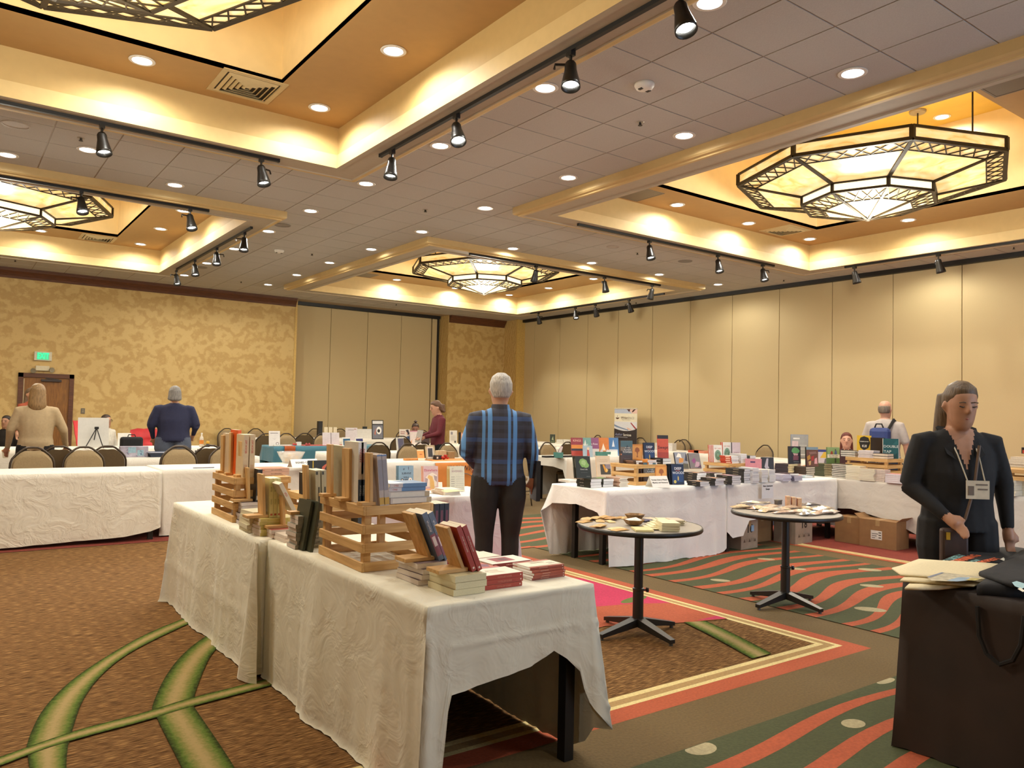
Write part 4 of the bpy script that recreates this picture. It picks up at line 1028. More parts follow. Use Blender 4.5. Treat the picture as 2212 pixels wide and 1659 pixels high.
easel('leaning pine easel holding two bluish paperbacks, left of the red pair', (1.735, 2.985, za), PI/2, .10, .21, .42, .13)
for i in range(2):
    book('paperback', ('bluish paperback resting against the left leaning easel', 'outer bluish paperback of the leaning pair, pink towards the foot')[i], place((1.763+i*.0305, 2.905, za+.004), PI/2, lean=.42), .026, .145, .225, '#5d6a80', art=[('r', '#7d4b62', 0, 0, 1, .5)], spine=[('r', '#8a5468', 0, .1, 1, .55), ('t', '#c7c6d2', 'AUTHOR', .72, .5), ('r', '#d9cbd2', .2, .3, .8, .5)], group=G2)
zb = pile_of(3, (1.825, 2.862, Z0), PI, .0255, .150, .205, '#c9bf98', '%s cream paperback under the red leaning books, nearest the table corner', G2, pages=mat('#d8d0ac', .85, .06, 200, stretch=(1, 1, 60)), jit=.004)
easel('leaning pine easel nearest the table corner, behind two red books', (1.765, 2.765, zb), PI/2, .10, .19, .42, .13)
for i in range(2):
    book('paperback', ('red spined paperback resting against the nearest easel', 'outer red spined paperback of the leaning pair')[i], place((1.795+i*.028, 2.695, zb+.004), PI/2, lean=.42), .022, .135, .205, '#a43a22', art=[('r', '#e4d9c4', 0.02, 0, 1, 1)], spine=[('t', '#d8b7a0', 'NOVEL AND STORIES', .6, .34), ('r', '#e8d7c8', .3, .05, .7, .09)], group=G2)
pile_of(3, (2.035, 2.685, Z0), PI/2, .0182, .135, .19, '#a83c22', '%s red spined paperback of the pile of three beside the cream books', G2, pages=PAGEW, art=[('r', '#e9e2cf', .03, 0, 1, 1), ('p', '#c9bda6', [(.3, .3), (.5, .42), (.7, .38), (.72, .7), (.5, .78), (.35, .66)]), ('p', '#ddd3be', [(.4, .4), (.55, .5), (.6, .66), (.45, .7)])], spine=[('t', '#c98468', 'COLLECTED STORIES', .5, .42), ('r', '#ead8c8', .3, .05, .6, .08)])
pile_of(5, (2.312, 2.735, Z0), PI/2+.02, .0105, .135, .19, '#a24c30', '%s rust spined paperback of the pile of five at the table edge', G2, pages=PAGEW, art=[('r', '#e4dcc6', .12, 0, .8, 1), ('r', '#6d5a48', .3, .12, .34, .3), ('r', '#6d5a48', .42, .12, .46, .3), ('r', '#b9ac96', .55, .3, .6, .7), ('r', '#b9ac96', .66, .3, .7, .7), ('d', '#e9e2cf', .9, .5, .05, .035)], spine=[('r', '#c58a70', .3, .5, .6, .75), ('r', '#ead8c8', .3, .04, .6, .07)])
pile_of(2, (2.31, 2.985, Z0), PI/2, .016, .15, .23, '#7c1f20', '%s dark red book with a white cover beyond the rust pile', G2, art=[('r', '#e8e2d4', .02, 0, 1, 1), ('r', '#93363a', .25, .3, .85, .78), ('r', '#5d2024', .4, .4, .7, .6)], spine=[('t', '#d9a9a0', 'POEMS FROM THE VALLEY', .5, .42)])
book('paperback', 'white covered dark red book lying open cornered at the far right edge of the front table', place((2.29, 3.20, Z0+.010), PI/2+.05, flat=True), .02, .15, .23, '#8a2a28', art=[('r', '#e4dcc8', .02, 0, 1, 1)], group=G2)
book('paperback', 'purple and orange paperback with a blue spine behind the red pile', place((2.10, 2.94, Z0+.014), PI/2, flat=True), .027, .13, .20, '#5c6f9c', art=[('r', '#c0685e', .04, 0, 1, 1), ('p', '#7a3c58', [(.2, .2), (.6, .1), (.9, .5), (.5, .8)]), ('r', '#d78a6a', .1, .7, .9, .95)], spine=[('r', '#4b4a86', 0, 0, 1, .2), ('t', '#e6e0e6', 'POEMS', .5, .6), ('r', '#e6e0d0', .3, .06, .7, .13)], group=G2)
book('paperback', 'grey illustrated paperback lying between the red books and the crate', place((2.235, 3.36, Z0+.009), PI/2, flat=True), .018, .15, .24, '#57505c', art=[('p', '#8fa09a', [(.2, .3), (.6, .2), (.8, .6), (.4, .7)]), ('p', '#7e3a44', [(.2, .6), (.5, .5), (.8, .9), (.3, .9)])], group=G2)
book('paperback', 'flat dark red paperback with an orange cover behind the leaning easels', place((2.06, 3.22, Z0+.011), PI/2, flat=True), .022, .14, .2, '#8a1d22', art=[('r', '#dba868', .02, 0, 1, 1)], spine=[('t', '#d6958c', 'LE COURS', .6, .5), ('d', '#e3c8c0', 0, 0, 0, 0)] if False else [('t', '#d6958c', 'LE COURS', .6, .5)], group=G2)

# ---- left half: second crate, four easels, piles
G3 = 'books on the far crate of the front table'
crate('slatted pine crate with orange books at the far left of the front table', (1.512, 5.045, Z0), -.02, .52, .37, .282)
ZE = Z0+.282
for i, (px, py, hh, w_) in enumerate(((481, 1021, .24, .055), (498.5, 1025.5, .265, .042), (520.5, 1030, .215, .075))):
    p = at(px, py, ZE); easel(('farthest pine upright on the orange book crate', 'thin middle pine upright before the orange cover', 'widest nearest pine upright on the orange book crate')[i], (p.x+.01, p.y, ZE), PI/2, w_, hh, .02, .05)
book('softcover', 'tan softcover behind the farthest upright of the orange crate', place((1.58, 5.36, ZE), PI/2), .02, .16, .27, '#cdb594', group=G3)
book('hardcover', 'bright orange book with its back to the camera on the far crate', place((1.585, 5.20, ZE), PI/2), .022, .16, .30, '#d9591a', spine=[('r', '#e9b890', .2, .06, .8, .12)], group=G3)
for i in range(2):
    book('softcover', ('tan softcover with red lettered spine, left of the twin on the orange crate', 'tan softcover with red lettered spine, right of its twin on the orange crate')[i], place((1.585+.04*i, 5.052, ZE), PI/2), .034, .15, .275, '#d3bd98', spine=[('t', '#c1492e', 'TIN HOUSE', .72, .5), ('r', '#c9a57e', .2, .1, .8, .3)], group=G3)
G4 = 'piles and easels on the left half of the front table'
pile_of(2, (1.915, 5.17, ZE), PI/2, .022, .17, .25, '#d9b49a', '%s orange topped softcover lying on the right of the orange crate', G3, art=[('r', '#de6a34', .02, 0, 1, 1)], spine=[('t', '#c4572f', 'STORIES', .74, .42), ('t', '#4a4038', 'FIFTY THE NOVELIST', .35, .36)], name='softcover')
# right hand slatted side crate behind the easels
crate('low slatted crate half hidden behind the pine easels', (1.83, 4.62, Z0), 0, .34, .30, .20, n=3)
zc_ = Z0+.2
pile_of(3, (2.11, 4.635, zc_), PI/2, .021, .17, .235, '#d8bd94', '%s tan softcover with red lettering on the low crate', G4, spine=[('t', '#c4572f', 'STORIES', .72, .42), ('r', '#d79a78', .2, .1, .8, .5)], name='softcover')
for i in range(4):
    book('paperback', 'black paperback, %s of four standing on the low crate' % ('first', 'second', 'third', 'last')[i], place((1.84+.025*i, 4.62, zc_), PI/2, lean=.03), .023, .13, .115+.02, '#1f1b1a', group=G4)
def stk(px, py, n, t, w, h, col, label, pages=None, spine=None, rz=PI, **k):
    p = at(px, py, Z0); return p, pile_of(n, (p.x+w, p.y+h, Z0) if rz == PI else (p.x+h, p.y, Z0), rz, t, w, h, col, label, G4, pages=pages, spine=spine, **k)
GREYP = mat('#c9bfbd', .85, .06, 200, stretch=(1, 1, 60)); CREAMP = mat('#dcd3b6', .85, .06, 200, stretch=(1, 1, 60)); PINKP = mat('#d9cbbf', .85, .06, 200, stretch=(1, 1, 60))
pa, za1 = stk(520, 1132, 6, .0215, .14, .19, '#54494e', '%s lavender paged paperback of the leftmost pile', GREYP)
pb, zb1 = stk(540, 1152, 5, .0235, .14, .19, '#cfc7a6', '%s cream paperback of the pile left of the yellow books', CREAMP, jit=.014, twist=.1)
pc, zc1 = stk(561, 1159, 5, .019, .15, .20, '#c6b668', '%s yellow green paperback under the middle easel', PINKP, spine=[('r', '#b7a84e', .2, .2, .8, .8)], rz=PI/2)
pd_, zd1 = stk(590, 1163, 2, .023, .13, .18, '#9c5044', '%s cream paged paperback at the foot of the third easel', PINKP)
pe, ze1 = stk(640, 1187, 8, .0205, .13, .17, '#8e8a78', '%s grey green spined paperback of the tall pile', PINKP, spine=[('t', '#37392f', 'TYPE', .35, .6)], rz=PI/2, jit=.008)
pf, zf1 = stk(612, 1172, 2, .017, .13, .17, '#cdbfae', '%s low pale paperback before the tall grey pile', PINKP)
EZ = [(pa.x+.07, pa.y+.07, za1, .075, .20, 'leftmost easel of the row, black book leaning on it'), (pc.x+.05, pc.y+.09, zc1, .095, .235, 'knotty easel with three yellow green books'), (pd_.x+.09, pd_.y+.07, zd1, .055, .21, 'narrow easel between the yellow books and the tall pile'), (pe.x+.10, pe.y+.10, ze1, .06, .245, 'tall easel on the pile of grey green books')]
for x, y, z, w_, hh, lb in EZ: easel(lb, (x, y, z), PI/2, w_, hh, .06, .11)
book('paperback', 'black paperback with a cream page top leaning on the leftmost easel', place((EZ[0][0]+.035, EZ[0][1]-.06, za1), PI/2, lean=-.05), .03, .13, .205, '#262220', spine=[('r', '#c9beac', .2, .05, .8, .18)], group=G4)
for i in range(3):
    book('paperback', 'yellow green paperback standing on the knotty easel, %s of three' % ('left', 'middle', 'right')[i], place((EZ[1][0]+.022+.0225*i, EZ[1][1]-.065, zc1+.001), PI/2, lean=.03), .0215, .13, .225, '#cbbf7a', spine=[('t', '#8f8a4e', 'BLUE', .72, .55), ('t', '#8f8a4e', 'SAND', .4, .55), ('r', '#b0562e', .2, .05, .8, .1)], group=G4)
book('paperback', 'pale paperback falling open over the narrow easel', place((EZ[2][0]+.03, EZ[2][1]-.065, zd1+.10), PI/2, lean=.5), .024, .12, .18, '#c9bda8', spine=[('t', '#a54a3c', 'RED', .6, .6)], group=G4)
for i in range(2):
    book('paperback', ('olive paperback with a black brush stroke, against the tall easel', 'second olive paperback with a black brush stroke, right of the tall easel')[i], place((EZ[3][0]+.028+.034*i, EZ[3][1]-.07, ze1), PI/2, lean=.05), .028, .14, .235, '#a79f80', spine=[('r', '#3c3a2e', .2, .2, .5, .62), ('r', '#3c3a2e', .5, .9, .9, .97)], group=G4)
for i in range(2):
    p = at(656+17*i, 1190+3*i, Z0); book('hardcover', ('thin dark green hardcover leaning on the big crate, cream edge out, left', 'thin dark green hardcover leaning on the big crate, cream edge out, right')[i], place((p.x, p.y, Z0), PI/2, lean=-.16), .016, .17, .255, '#3d4031', pages=CREAMP, hard=True, group=G4)
for i in range(2):
    p = at(634+9*i, 1075, zc_-.02); book('paperback', ('tall black paperback with a cream back standing behind the narrow easel', 'tall black paperback at the right of the cream backed one')[i], place((2.14+.03*i, 4.52, Z0), PI/2), .027, .14, .235, '#1d1b20' if i else '#22201f', group=G4, spine=[('t', '#b9b3a2', 'THE CASE', .6, .4)])
# ------------------------------------------------------------------ books of the crosswise table behind the man
def ub(label, px, py, z, rz, t, w, h, col, art=None, spine=None, hard=False, lean=.12, group=None, name='paperback', pages=None, dx=0, dy=0, X=None, Y=None):
    """a book standing with the left foot of its cover at the point seen at (px, py)"""
    p = at(px, py, z) if X is None and Y is None else (atx(px, py, X) if Y is None else aty(px, py, Y))
    return book(name, label, place((p.x+dx, p.y+dy, z), rz, lean=lean), t, w, h, col, pages, art, spine, hard, group)
def flat(label, px, py, n, rz, t, w, h, col, group, z=None, pages=None, spine=None, art=None, hard=False, name='paperback', off=(0, 0), jit=.005, twist=.05, X=None, Y=None):
    z = Z0 if z is None else z
    p = at(px, py, z) if X is None and Y is None else (atx(px, py, X) if Y is None else aty(px, py, Y)); return pile_of(n, (p.x+off[0], p.y+off[1], z), rz, t, w, h, col, label, group, pages, art, spine, hard, jit, name, twist)
G5 = 'books and papers on the table behind the man'
art_if = [('r', '#7f9db4', .0, .34, 1, 1), ('r', '#e07a62', 0, 0, 1, .34), ('t', '#2c2b38', 'IF', .36, .84, .15), ('t', '#4c4562', 'I', .66, .88, .26), ('t', '#25242c', 'SURVIVE', .52, .66, .17), ('t', '#25242c', 'YOU', .5, .48, .17), ('d', '#2a2224', .24, .39, .09, .06), ('d', '#e8e2dc', .24, .39, .045, .03), ('d', '#efe9df', .78, .40, .11, .075), ('p', '#2a2224', [(.72, .42), (.78, .40), (.84, .43), (.78, .36)]), ('r', '#2b2326', .38, .33, .62, .40), ('t', '#55272b', 'JONATHAN', .5, .17, .15), ('t', '#6b3634', 'ESCOFFERY', .5, .05, .12)]
for i in range(2):
    ub(('blue and coral paperback lettered IF I SURVIVE YOU standing behind the crate', 'second blue and coral paperback standing behind the lettered one')[i], 860, 1056, Z0, -.12, .022, .15, .215, '#5c7d94', art=art_if, lean=.08, group=G5, dx=.0-.004*i, dy=.026*i, spine=[('t', '#22303c', 'IF I', .5, .6)])
art_el = [('r', '#cbb3bb', .0, 0, 1, 1), ('t', '#b8476a', 'Elsewhere', .5, .82, .22), ('p', '#e3dcd6', [(.1, .1), (.9, .12), (.92, .6), (.6, .72), (.3, .62), (.12, .5)]), ('p', '#a69aa6', [(.12, .5), (.3, .45), (.25, .25), (.1, .2)]), ('p', '#a69aa6', [(.7, .6), (.92, .55), (.9, .3), (.75, .4)]), ('p', '#dcb777', [(.45, .02), (.75, .02), (.72, .3), (.6, .55), (.35, .62), (.28, .5), (.42, .4)])]
for i in range(2): ub(('pink and lilac paperback with a pale yellow figure on its cover', 'peach spined paperback behind the lilac cover')[i], 914, 1057, Z0, -.12, .022, .15, .215, '#dfa184', art=art_el, lean=.10, group=G5, dy=.026*i)
art_rv = [('r', '#dcd8c4', 0, 0, 1, 1), ('t', '#a8848a', 'RIVERBED', .5, .8, .17), ('t', '#a89f92', 'BY', .2, .9, .11)]+[('r', '#9a968a', .08, .12+.09*k, .32, .14+.09*k) for k in range(6)]+[('r', '#b9b7ac', .4, .13+.09*k, .95, .14+.09*k) for k in range(6)]
for i in range(3): ub('cream and yellow paperback with printed lines, %s of the set beside the man' % ('front', 'middle', 'rear')[i], 971, 1062, Z0, -.12, .016, .15, .23, '#dcc58e', art=art_rv, lean=.08, group=G5, dy=.018*i, spine=[('r', '#b99f5e', .2, .1, .8, .9)])
z_ = flat('%s thin cream booklet of the pile beside the man', 961, 1071, 6, 0, .008, .16, .22, '#e1d6c4', G5, pages=PAGEW, spine=[('r', '#b08f72', .2, .1, .8, .9)], twist=.12, name='booklet')
p = at(978, 1062, z_); tag(MB().add([(-.10, -.06, 0), (.09, -.05, .006), (.08, .07, .002), (.0, .08, .01), (-.09, .05, .004)], [(0, 1, 2, 3, 4)]).build('leaflet', mat('#e0cf94', .6), loc=(p.x, p.y, z_+.003)), 'crumpled yellow leaflet on the cream booklets', 'leaflet', G5)
for i, (px, py, col, lb, w_, h_) in enumerate(((921, 1059, '#d98a5c', 'orange postcard lying before the lilac paperback', .16, .10), (918, 1063, '#e9e4da', 'white sheet of paper under the orange postcard', .3, .22), (935, 1071, '#e9e6e0', 'white sheet at the front edge of the table behind the man', .28, .2))):
    p = at(px, py, Z0); tag(MB().box((-w_/2, -h_/2, 0), (w_/2, h_/2, .0015)).build('paper_sheet', mat(col, .7), loc=(p.x, p.y, Z0+.002*(2-i) if i != 0 else Z0+.006)), lb, 'paper', G5)
def tent(name, label, loc, rz, w, h, d, lines=(), col='#efece6', sz=.02, group=None):
    t = thing(name, label, 'sign', loc, rz, group)
    for s in (-1, 1):
        MB().add([(-w/2, s*d/2, 0), (w/2, s*d/2, 0), (w/2, s*.0006, h), (-w/2, s*.0006, h), (-w/2, s*(d/2+.001), 0), (w/2, s*(d/2+.001), 0), (w/2, s*.0016, h), (-w/2, s*.0016, h)], [(0, 1, 2, 3), (4, 5, 6, 7), (0, 1, 5, 4), (1, 2, 6, 5), (2, 3, 7, 6), (3, 0, 4, 7)]).build('card_face', mat(col, .6, .02), t)
    if lines:
        mb = MB(); a = math.atan2(h, d/2); M = Matrix.Translation((0, -d/4-.0025, h/2)) @ Matrix.Rotation(a, 4, 'X')
        for k, tx in enumerate(lines):
            v, f = text_mesh(tx, bold=.03); mb.add([(q[0]*sz, q[1]*sz+(len(lines)-1-2*k)*sz*.75+sz*.3, 0) for q in v], f, 0, M)
        mb.build('lettering', mat('#2a2a2c', .6), t)
    return t
p = at(940, 1055, Z0); tent('tent_card', 'small white tent card before the orange banner table', p, -.4, .13, .06, .07, group=G5)
p = at(991, 1057, Z0); tent('tent_card', 'white price card right behind the cream booklets', p, -.5, .06, .05, .05, group=G5)
t = thing('card_reader_box', 'white box with a small black mark behind the blue softcovers', 'box', at(838, 1058, Z0), -.5); bevel(MB().box((-.07, -.07, 0), (.12, .07, .085)).build('box_body', mat('#c9c7bc', .4, .04), t), .012); MB().box((.05, -.0712, .045), (.065, -.0702, .06)).build('printed_mark', mat('#242424', .5), t)
# paper sign with the word books hung on the cloth edge, and dark books below it
p = aty(944, 1084, 5.755); t = thing('paper_sign', 'white paper sign reading books on the cloth edge behind the crate', 'sign', (p.x, 5.735, .70))
MB().box((-.14, 0, -.045), (.10, .0015, .045)).build('sheet', mat('#e8e5e4', .6, .02), t)
v, f = text_mesh('books', bold=.03); MB().add([(q[0]*.058-.015, -.002, q[1]*.058) for q in v], f).build('lettering', mat('#26242a', .6), t)
for i in range(3):
    p = at(944+8*i, 1152, Z0); book('paperback', 'black paperback with a plum spine panel, %s of three beside the big crate' % ('left', 'middle', 'right')[i], place((2.16+.031*i, 3.62, Z0), PI/2, lean=-.0, ), .028, .14, .24, '#1d1920', spine=[('r', '#6b3644', .25, .35, .75, .85), ('r', '#3f3e48', .2, .08, .8, .28)], group=G2)
ub('dark hardcover with red blossoms and a yellow line behind the olive books', 664, 1048, Z0, -.1, .025, .2, .235, '#2a2f33', art=[('p', '#a8402e', [(.5, .3), (.7, .2), (.95, .35), (.9, .6), (.6, .55)]), ('p', '#c26450', [(.62, .5), (.8, .62), (.95, .9), (.7, .75)]), ('r', '#d7b63a', .22, .7, .26, .98), ('p', '#d9cfc6', [(.55, .05), (.9, .1), (.8, .25)])], hard=True, name='hardcover', lean=.05, group=G5)
# things on the empty tables to the left of it
G6 = 'papers and bowl on the table behind the orange crate'
p = at(655, 1009, Z0); tent('tent_card', 'white folded sign on the table behind the leaning olive books', p, .1, .36, .10, .14, lines=('SIGNED COPIES',), sz=.035, group=G6)
p = at(640, 1003, Z0); tag(MB().box((-.25, -.1, 0), (.3, .12, .002)).build('paper_sheet', mat('#ece9e2', .7), loc=(p.x, p.y-.12, Z0)), 'white paper sheet under the folded sign behind the olive books', 'paper', G6)
p = at(628, 1000, Z0); t = thing('candy_bowl', 'clear plastic bowl of wrapped sweets right of the orange crate books', 'bowl', p, group=G6)
MB().lathe([(.10, .0), (.105, .005), (.15, .08), (.185, .15), (.180, .15), (.145, .083), (.10, .012), (0, .012)], 28).build('bowl', glass('#e8e4dc', .35), t, smooth=True)
mb = MB()
for k in range(70):
    a, r, z = rnd.uniform(0, 2*PI), .13*math.sqrt(rnd.random()), .02+.11*rnd.random()
    M = Matrix.Translation((r*math.cos(a)*(.6+z*3), r*math.sin(a)*(.6+z*3), z)) @ Matrix.Rotation(rnd.uniform(0, 6), 4, Vector((rnd.random(), rnd.random(), rnd.random()+.1)).normalized())
    mb.box((-.018, -.009, -.006), (.018, .009, .006), k % 3, M)
mb.build('wrapped_sweets', [mat('#d9a348', .35), mat('#d8cfc0', .3), mat('#8e7c6c', .3)], t, kind='stuff')
tag(MB().box((-.12, -.004, 0), (.12, .004, .008)).build('pen', mat('#332b4a', .4), loc=at(440, 1011, Z0)), 'dark pen lying at the edge of the plain white table', 'pen')

# ------------------------------------------------------------------ right island: first table
G7 = 'books on the right island'
WP = mat('#dfe0e2', .85, .06, 200, stretch=(1, 1, 60))
R0 = Z0
zs1 = flat('%s black book with small white spine title under the cabbage cover', 1276, 1054.5, 3, 0, .029, .145, .215, '#23271f', G7, pages=WP, spine=[('t', '#c9c9bd', 'Green Lady', .62, .42)], art=[('d', '#7fae5c', .5, .62, .3, .22)])
zs2 = flat('%s white paged book right of the black pile', 1303, 1052.5, 3, 0, .027, .14, .215, '#23271f', G7, pages=WP, art=[('d', '#7fae5c', .5, .62, .3, .22)])
zs3 = flat('%s pink spined book of the pile before the slatted crate', 1338, 1052, 7, 0, .0125, .12, .20, '#b7957f', G7, pages=mat('#e0dccd', .85, .06, 200, stretch=(1, 1, 60)), jit=.008)
flat('%s thin book at the left rear corner of the island', 1232, 1043, 2, 0, .012, .14, .2, '#d9d2c8', G7, pages=WP)
cab = [('p', '#86b062', [(.30, .60), (.22, .74), (.32, .86), (.5, .90), (.62, .86), (.74, .82), (.80, .70), (.90, .60), (.84, .50), (.66, .46), (.52, .50), (.40, .50)]), ('p', '#a6c684', [(.36, .66), (.42, .8), (.6, .82), (.7, .7), (.6, .56)]), ('t', '#d8d8cc', 'Green Lady', .52, .40, .105), ('r', '#8d8f86', .66, .07, .9, .085), ('r', '#565a50', .3, .25, .75, .265)]
for i in range(2): ub(('black book with a green cabbage on its cover, standing on the black pile', 'second black book standing behind the cabbage cover')[i], 1245, 1033.5, zs1, -.28, .026, .165, .225, '#272b24', art=cab, lean=.24, group=G7, dy=.03*i, spine=[('r', '#8b8d80', .3, .5, .7, .9)])
pt = [('r', '#d8c2a6', 0, 0, 1, 1), ('r', '#4a4236', .25, .08, .98, .58), ('r', '#8f7f86', .62, .36, .98, .58), ('p', '#d8962e', [(.42, .56), (.55, .56), (.66, .34), (.72, .18), (.56, .2), (.5, .36)]), ('p', '#e9c06a', [(.66, .4), (.8, .3), (.72, .2), (.62, .24)]), ('r', '#c7ac8e', .2, .72, .8, .74), ('r', '#c7ac8e', .25, .8, .75, .82)]
ub('tan book with a framed painting on its cover, leaning before the slatted crate', 1290, 1029, zs2, -.28, .018, .165, .22, '#d3b394', art=pt, lean=.24, group=G7)
cA = at(1374, 1049, R0)
crate('slatted crate with the tower covers at the left of the right island', (cA.x, cA.y, R0), 0, .41, .56, .215, n=3, sl=.038)
zA = R0+.215
tower = [('r', '#4d6a72', 0, .72, 1, 1), ('r', '#7d7468', 0, .55, 1, .72), ('r', '#c97a48', 0, .36, 1, .42), ('r', '#4b3b35', 0, 0, 1, .36), ('p', '#3c4146', [(.1, .4), (.55, .80), (1, .42), (1, .36), (.1, .36)]), ('t', '#d9d8d2', 'IN THE', .56, .68, .12), ('t', '#d9d8d2', 'RAVEN', .56, .59, .17), ('t', '#e2e1dc', 'TOWERS', .56, .49, .2), ('r', '#8d7a6c', .3, .12, .8, .14), ('r', '#7a685c', .3, .18, .8, .2)]
oran = [('r', '#d58c3a', 0, 0, 1, 1), ('r', '#e0a04e', .08, .1, .92, .92), ('p', '#a05c28', [(.3, .62), (.35, .78), (.5, .84), (.68, .78), (.74, .64), (.6, .58), (.55, .4), (.6, .3), (.44, .3), (.5, .42), (.46, .56)]), ('r', '#b8702e', .2, .14, .8, .2)]
deep = [('r', '#1f2c48', 0, 0, 1, 1), ('r', '#2c4674', .08, .12, .94, .55), ('t', '#e8eaf0', 'DEEP', .52, .78, .26), ('t', '#d2654e', 'IN THE', .5, .68, .1), ('t', '#dfe6f2', 'WOODS', .54, .57, .25), ('d', '#c7b45a', .24, .14, .11, .08), ('p', '#d2b766', [(.46, .2), (.54, .2), (.56, .34), (.5, .44), (.46, .34)])]
ub('tall book with a dark tower cover standing on the slatted crate', 1339, 993, zA, -.3, .035, .145, .245, '#3a2e2a', art=tower, lean=.03, group=G7, X=cA.x+.07)
z4 = flat('%s brown book of the flat pile on the slatted crate, left', 1374, 1001, 2, 0, .019, .14, .19, '#4b3a33', G7, z=zA, pages=WP, X=cA.x+.10, spine=[('r', '#8d6a58', .2, .2, .8, .8)])
ub('orange book with a tree on its cover, standing behind the brown books', 1363, 988, zA, -.3, .026, .14, .205, '#c87f34', art=oran, lean=.05, group=G7, X=cA.x+.24)
z5 = flat('%s book of the flat pile on the slatted crate, right, white pages out', 1400, 999, 2, 0, .024, .13, .18, '#c87f34', G7, z=zA, pages=WP, Y=cA.y+.02)
z6 = flat('%s black book with grey spine lines on the crate corner', 1432, 997, 2, 0, .030, .13, .18, '#1b1c20', G7, z=zA, pages=WP, spine=[('r', '#8f9094', .35, .2, .65, .6)], Y=cA.y+.02)
ub('dark blue book lettered DEEP IN THE WOODS standing on the crate', 1391, 982, zA, -.3, .025, .135, .225, '#161d2e', art=deep, lean=.12, group=G7, Y=cA.y+.25)
ub('tall red and orange card lettered Swept behind the black crate books', 1421, 980, zA, -.45, .012, .13, .31, '#c95034', art=[('r', '#cf5638', 0, 0, 1, 1), ('r', '#241c1a', 0, .87, 1, 1), ('r', '#a83d2a', 0, 0, 1, .38), ('t', '#3a1512', 'Swept', .5, .55, .38), ('r', '#8c2c1e', .1, .43, .9, .435)], lean=.12, group=G7, Y=cA.y+.24)
ub('dark tower cover in front of the slatted crate, right end of its row', 1389, 1047, R0, -.3, .026, .15, .235, '#5d463c', art=tower, lean=.06, group=G7)
for i in range(3): ub('dark brown spined tower book, %s behind the front tower cover' % ('first', 'second', 'third')[i], 1389, 1047, R0, -.3, .026, .15, .235, '#5d463c', lean=.06, group=G7, dy=.028*(i+1), dx=-.009*(i+1), spine=[('r', '#c97a48', .1, .36, .9, .42), ('r', '#a89888', .3, .6, .7, .85)])
ub('orange tree cover in front of the crate, above the folded sign', 1415, 1047, R0, -.3, .024, .14, .205, '#c87f34', art=oran, lean=.08, group=G7)
ub('dark blue DEEP IN THE WOODS cover right of the folded sign', 1451, 1047, R0, -.3, .026, .15, .22, '#161d2e', art=deep, lean=.14, group=G7)
for i in range(3): ub('black spined book, %s behind the blue cover by the folded sign' % ('first', 'second', 'third')[i], 1451, 1047, R0, -.3, .026, .15, .22, '#15161b', lean=.14, group=G7, dy=.029*(i+1), dx=-.009*(i+1), spine=[('r', '#5d5f66', .35, .3, .65, .85)])
p = at(1421, 1052, R0); tent('tent_sign', 'folded white sign with two lines of black lettering at the island front edge', p, -.22, .215, .115, .14, lines=('Fantasy Science Fiction', 'Mystery and Romance'), sz=.021)
# black spined piles
BS = [('r', '#a09078', .4, .3, .6, .6)]
def blk(label, px, py, n, t=.024, w=.15, h=.22, col='#1c1a1a', **k): return flat(label, px, py, n, 0, t, w, h, col, G7, pages=WP, spine=BS, **k)
artp = [('r', '#5a4a48', 0, 0, 1, 1), ('p', '#c98a4e', [(.2, .3), (.6, .2), (.8, .6), (.4, .7)])]
zp1 = blk('%s black spined book of the rear pile under the landscape cover', 1506, 1041, 4, art=artp)
zp2 = blk('%s black spined book of the rear pile under the purple cover', 1543, 1036, 3, art=[('r', '#4a3a44', 0, 0, 1, 1), ('r', '#b48a94', .1, .4, .9, .9)])
blk('%s black spined book of the low pair left of the front piles', 1512, 1051, 2, art=artp, h=.18)
blk('%s black spined book of the front pile with an orange streaked cover', 1545, 1049, 3, t=.0245, art=artp)
blk('%s black spined book of the front pile with a mauve cover', 1582, 1047.5, 4, t=.0235, art=[('r', '#584048', 0, 0, 1, 1), ('r', '#b48a94', .1, .3, .9, .8)])
blk('%s charcoal book of the tall pile before the pink book', 1607, 1043.5, 6, t=.0255, h=.26)
for i, (px, n, t_, col) in enumerate(((1626, 8, .0205, '#d0cfd2'), (1645, 5, .0285, '#cfc9c2'), (1662, 4, .0345, '#d6d3cd'))):
    flat(('%s white book, first tower right of the charcoal pile', '%s white book, second tower right of the charcoal pile', '%s white book, third tower right of the charcoal pile')[i], px, 1043.5-1.2*i, n, 0, t_, .115, .19, col, G7, pages=WP)
lnd = [('r', '#8b93a4', 0, 0, 1, 1), ('p', '#e6e4e0', [(.1, .7), (.3, .95), (.5, .9), (.55, .6), (.4, .7)]), ('p', '#c98e4e', [(.25, .35), (.6, .4), (.7, .62), (.45, .66), (.3, .6)]), ('p', '#5d5f58', [(.35, .02), (1, .02), (1, .3), (.6, .34)]), ('p', '#3c3f52', [(.75, .5), (1, .45), (1, .9), (.9, .9)])]
ub('book with a pale figure over a golden landscape, leaning on a black pile', 1466, 1014, zp1-.03, -.3, .026, .18, .22, '#1e1c20', art=lnd, lean=.34, group=G7, dy=.04)
ub('book with a grey and violet flower cover, leaning on a black pile', 1497, 1013, zp2-.02, -.3, .024, .17, .21, '#1e1c20', art=[('r', '#77757e', 0, 0, 1, 1), ('p', '#8a4a86', [(.2, .5), (.5, .7), (.6, .5), (.4, .3)]), ('p', '#b79ab4', [(.4, .1), (.8, .1), (.9, .4), (.6, .45)]), ('p', '#5a3a5e', [(.6, .05), (.98, .05), (.98, .25)])], lean=.34, group=G7, dy=.05)
cB = at(1574, 1036.5, R0)
cBL = atx(1519, 1000, cB.x).y-cB.y; cBW = aty(1640, 1000, cB.y).x-cB.x
crate('slatted crate with red spined books in the middle of the right island', (cB.x, cB.y, R0), 0, cBL, cBW, .19, n=3, sl=.036)
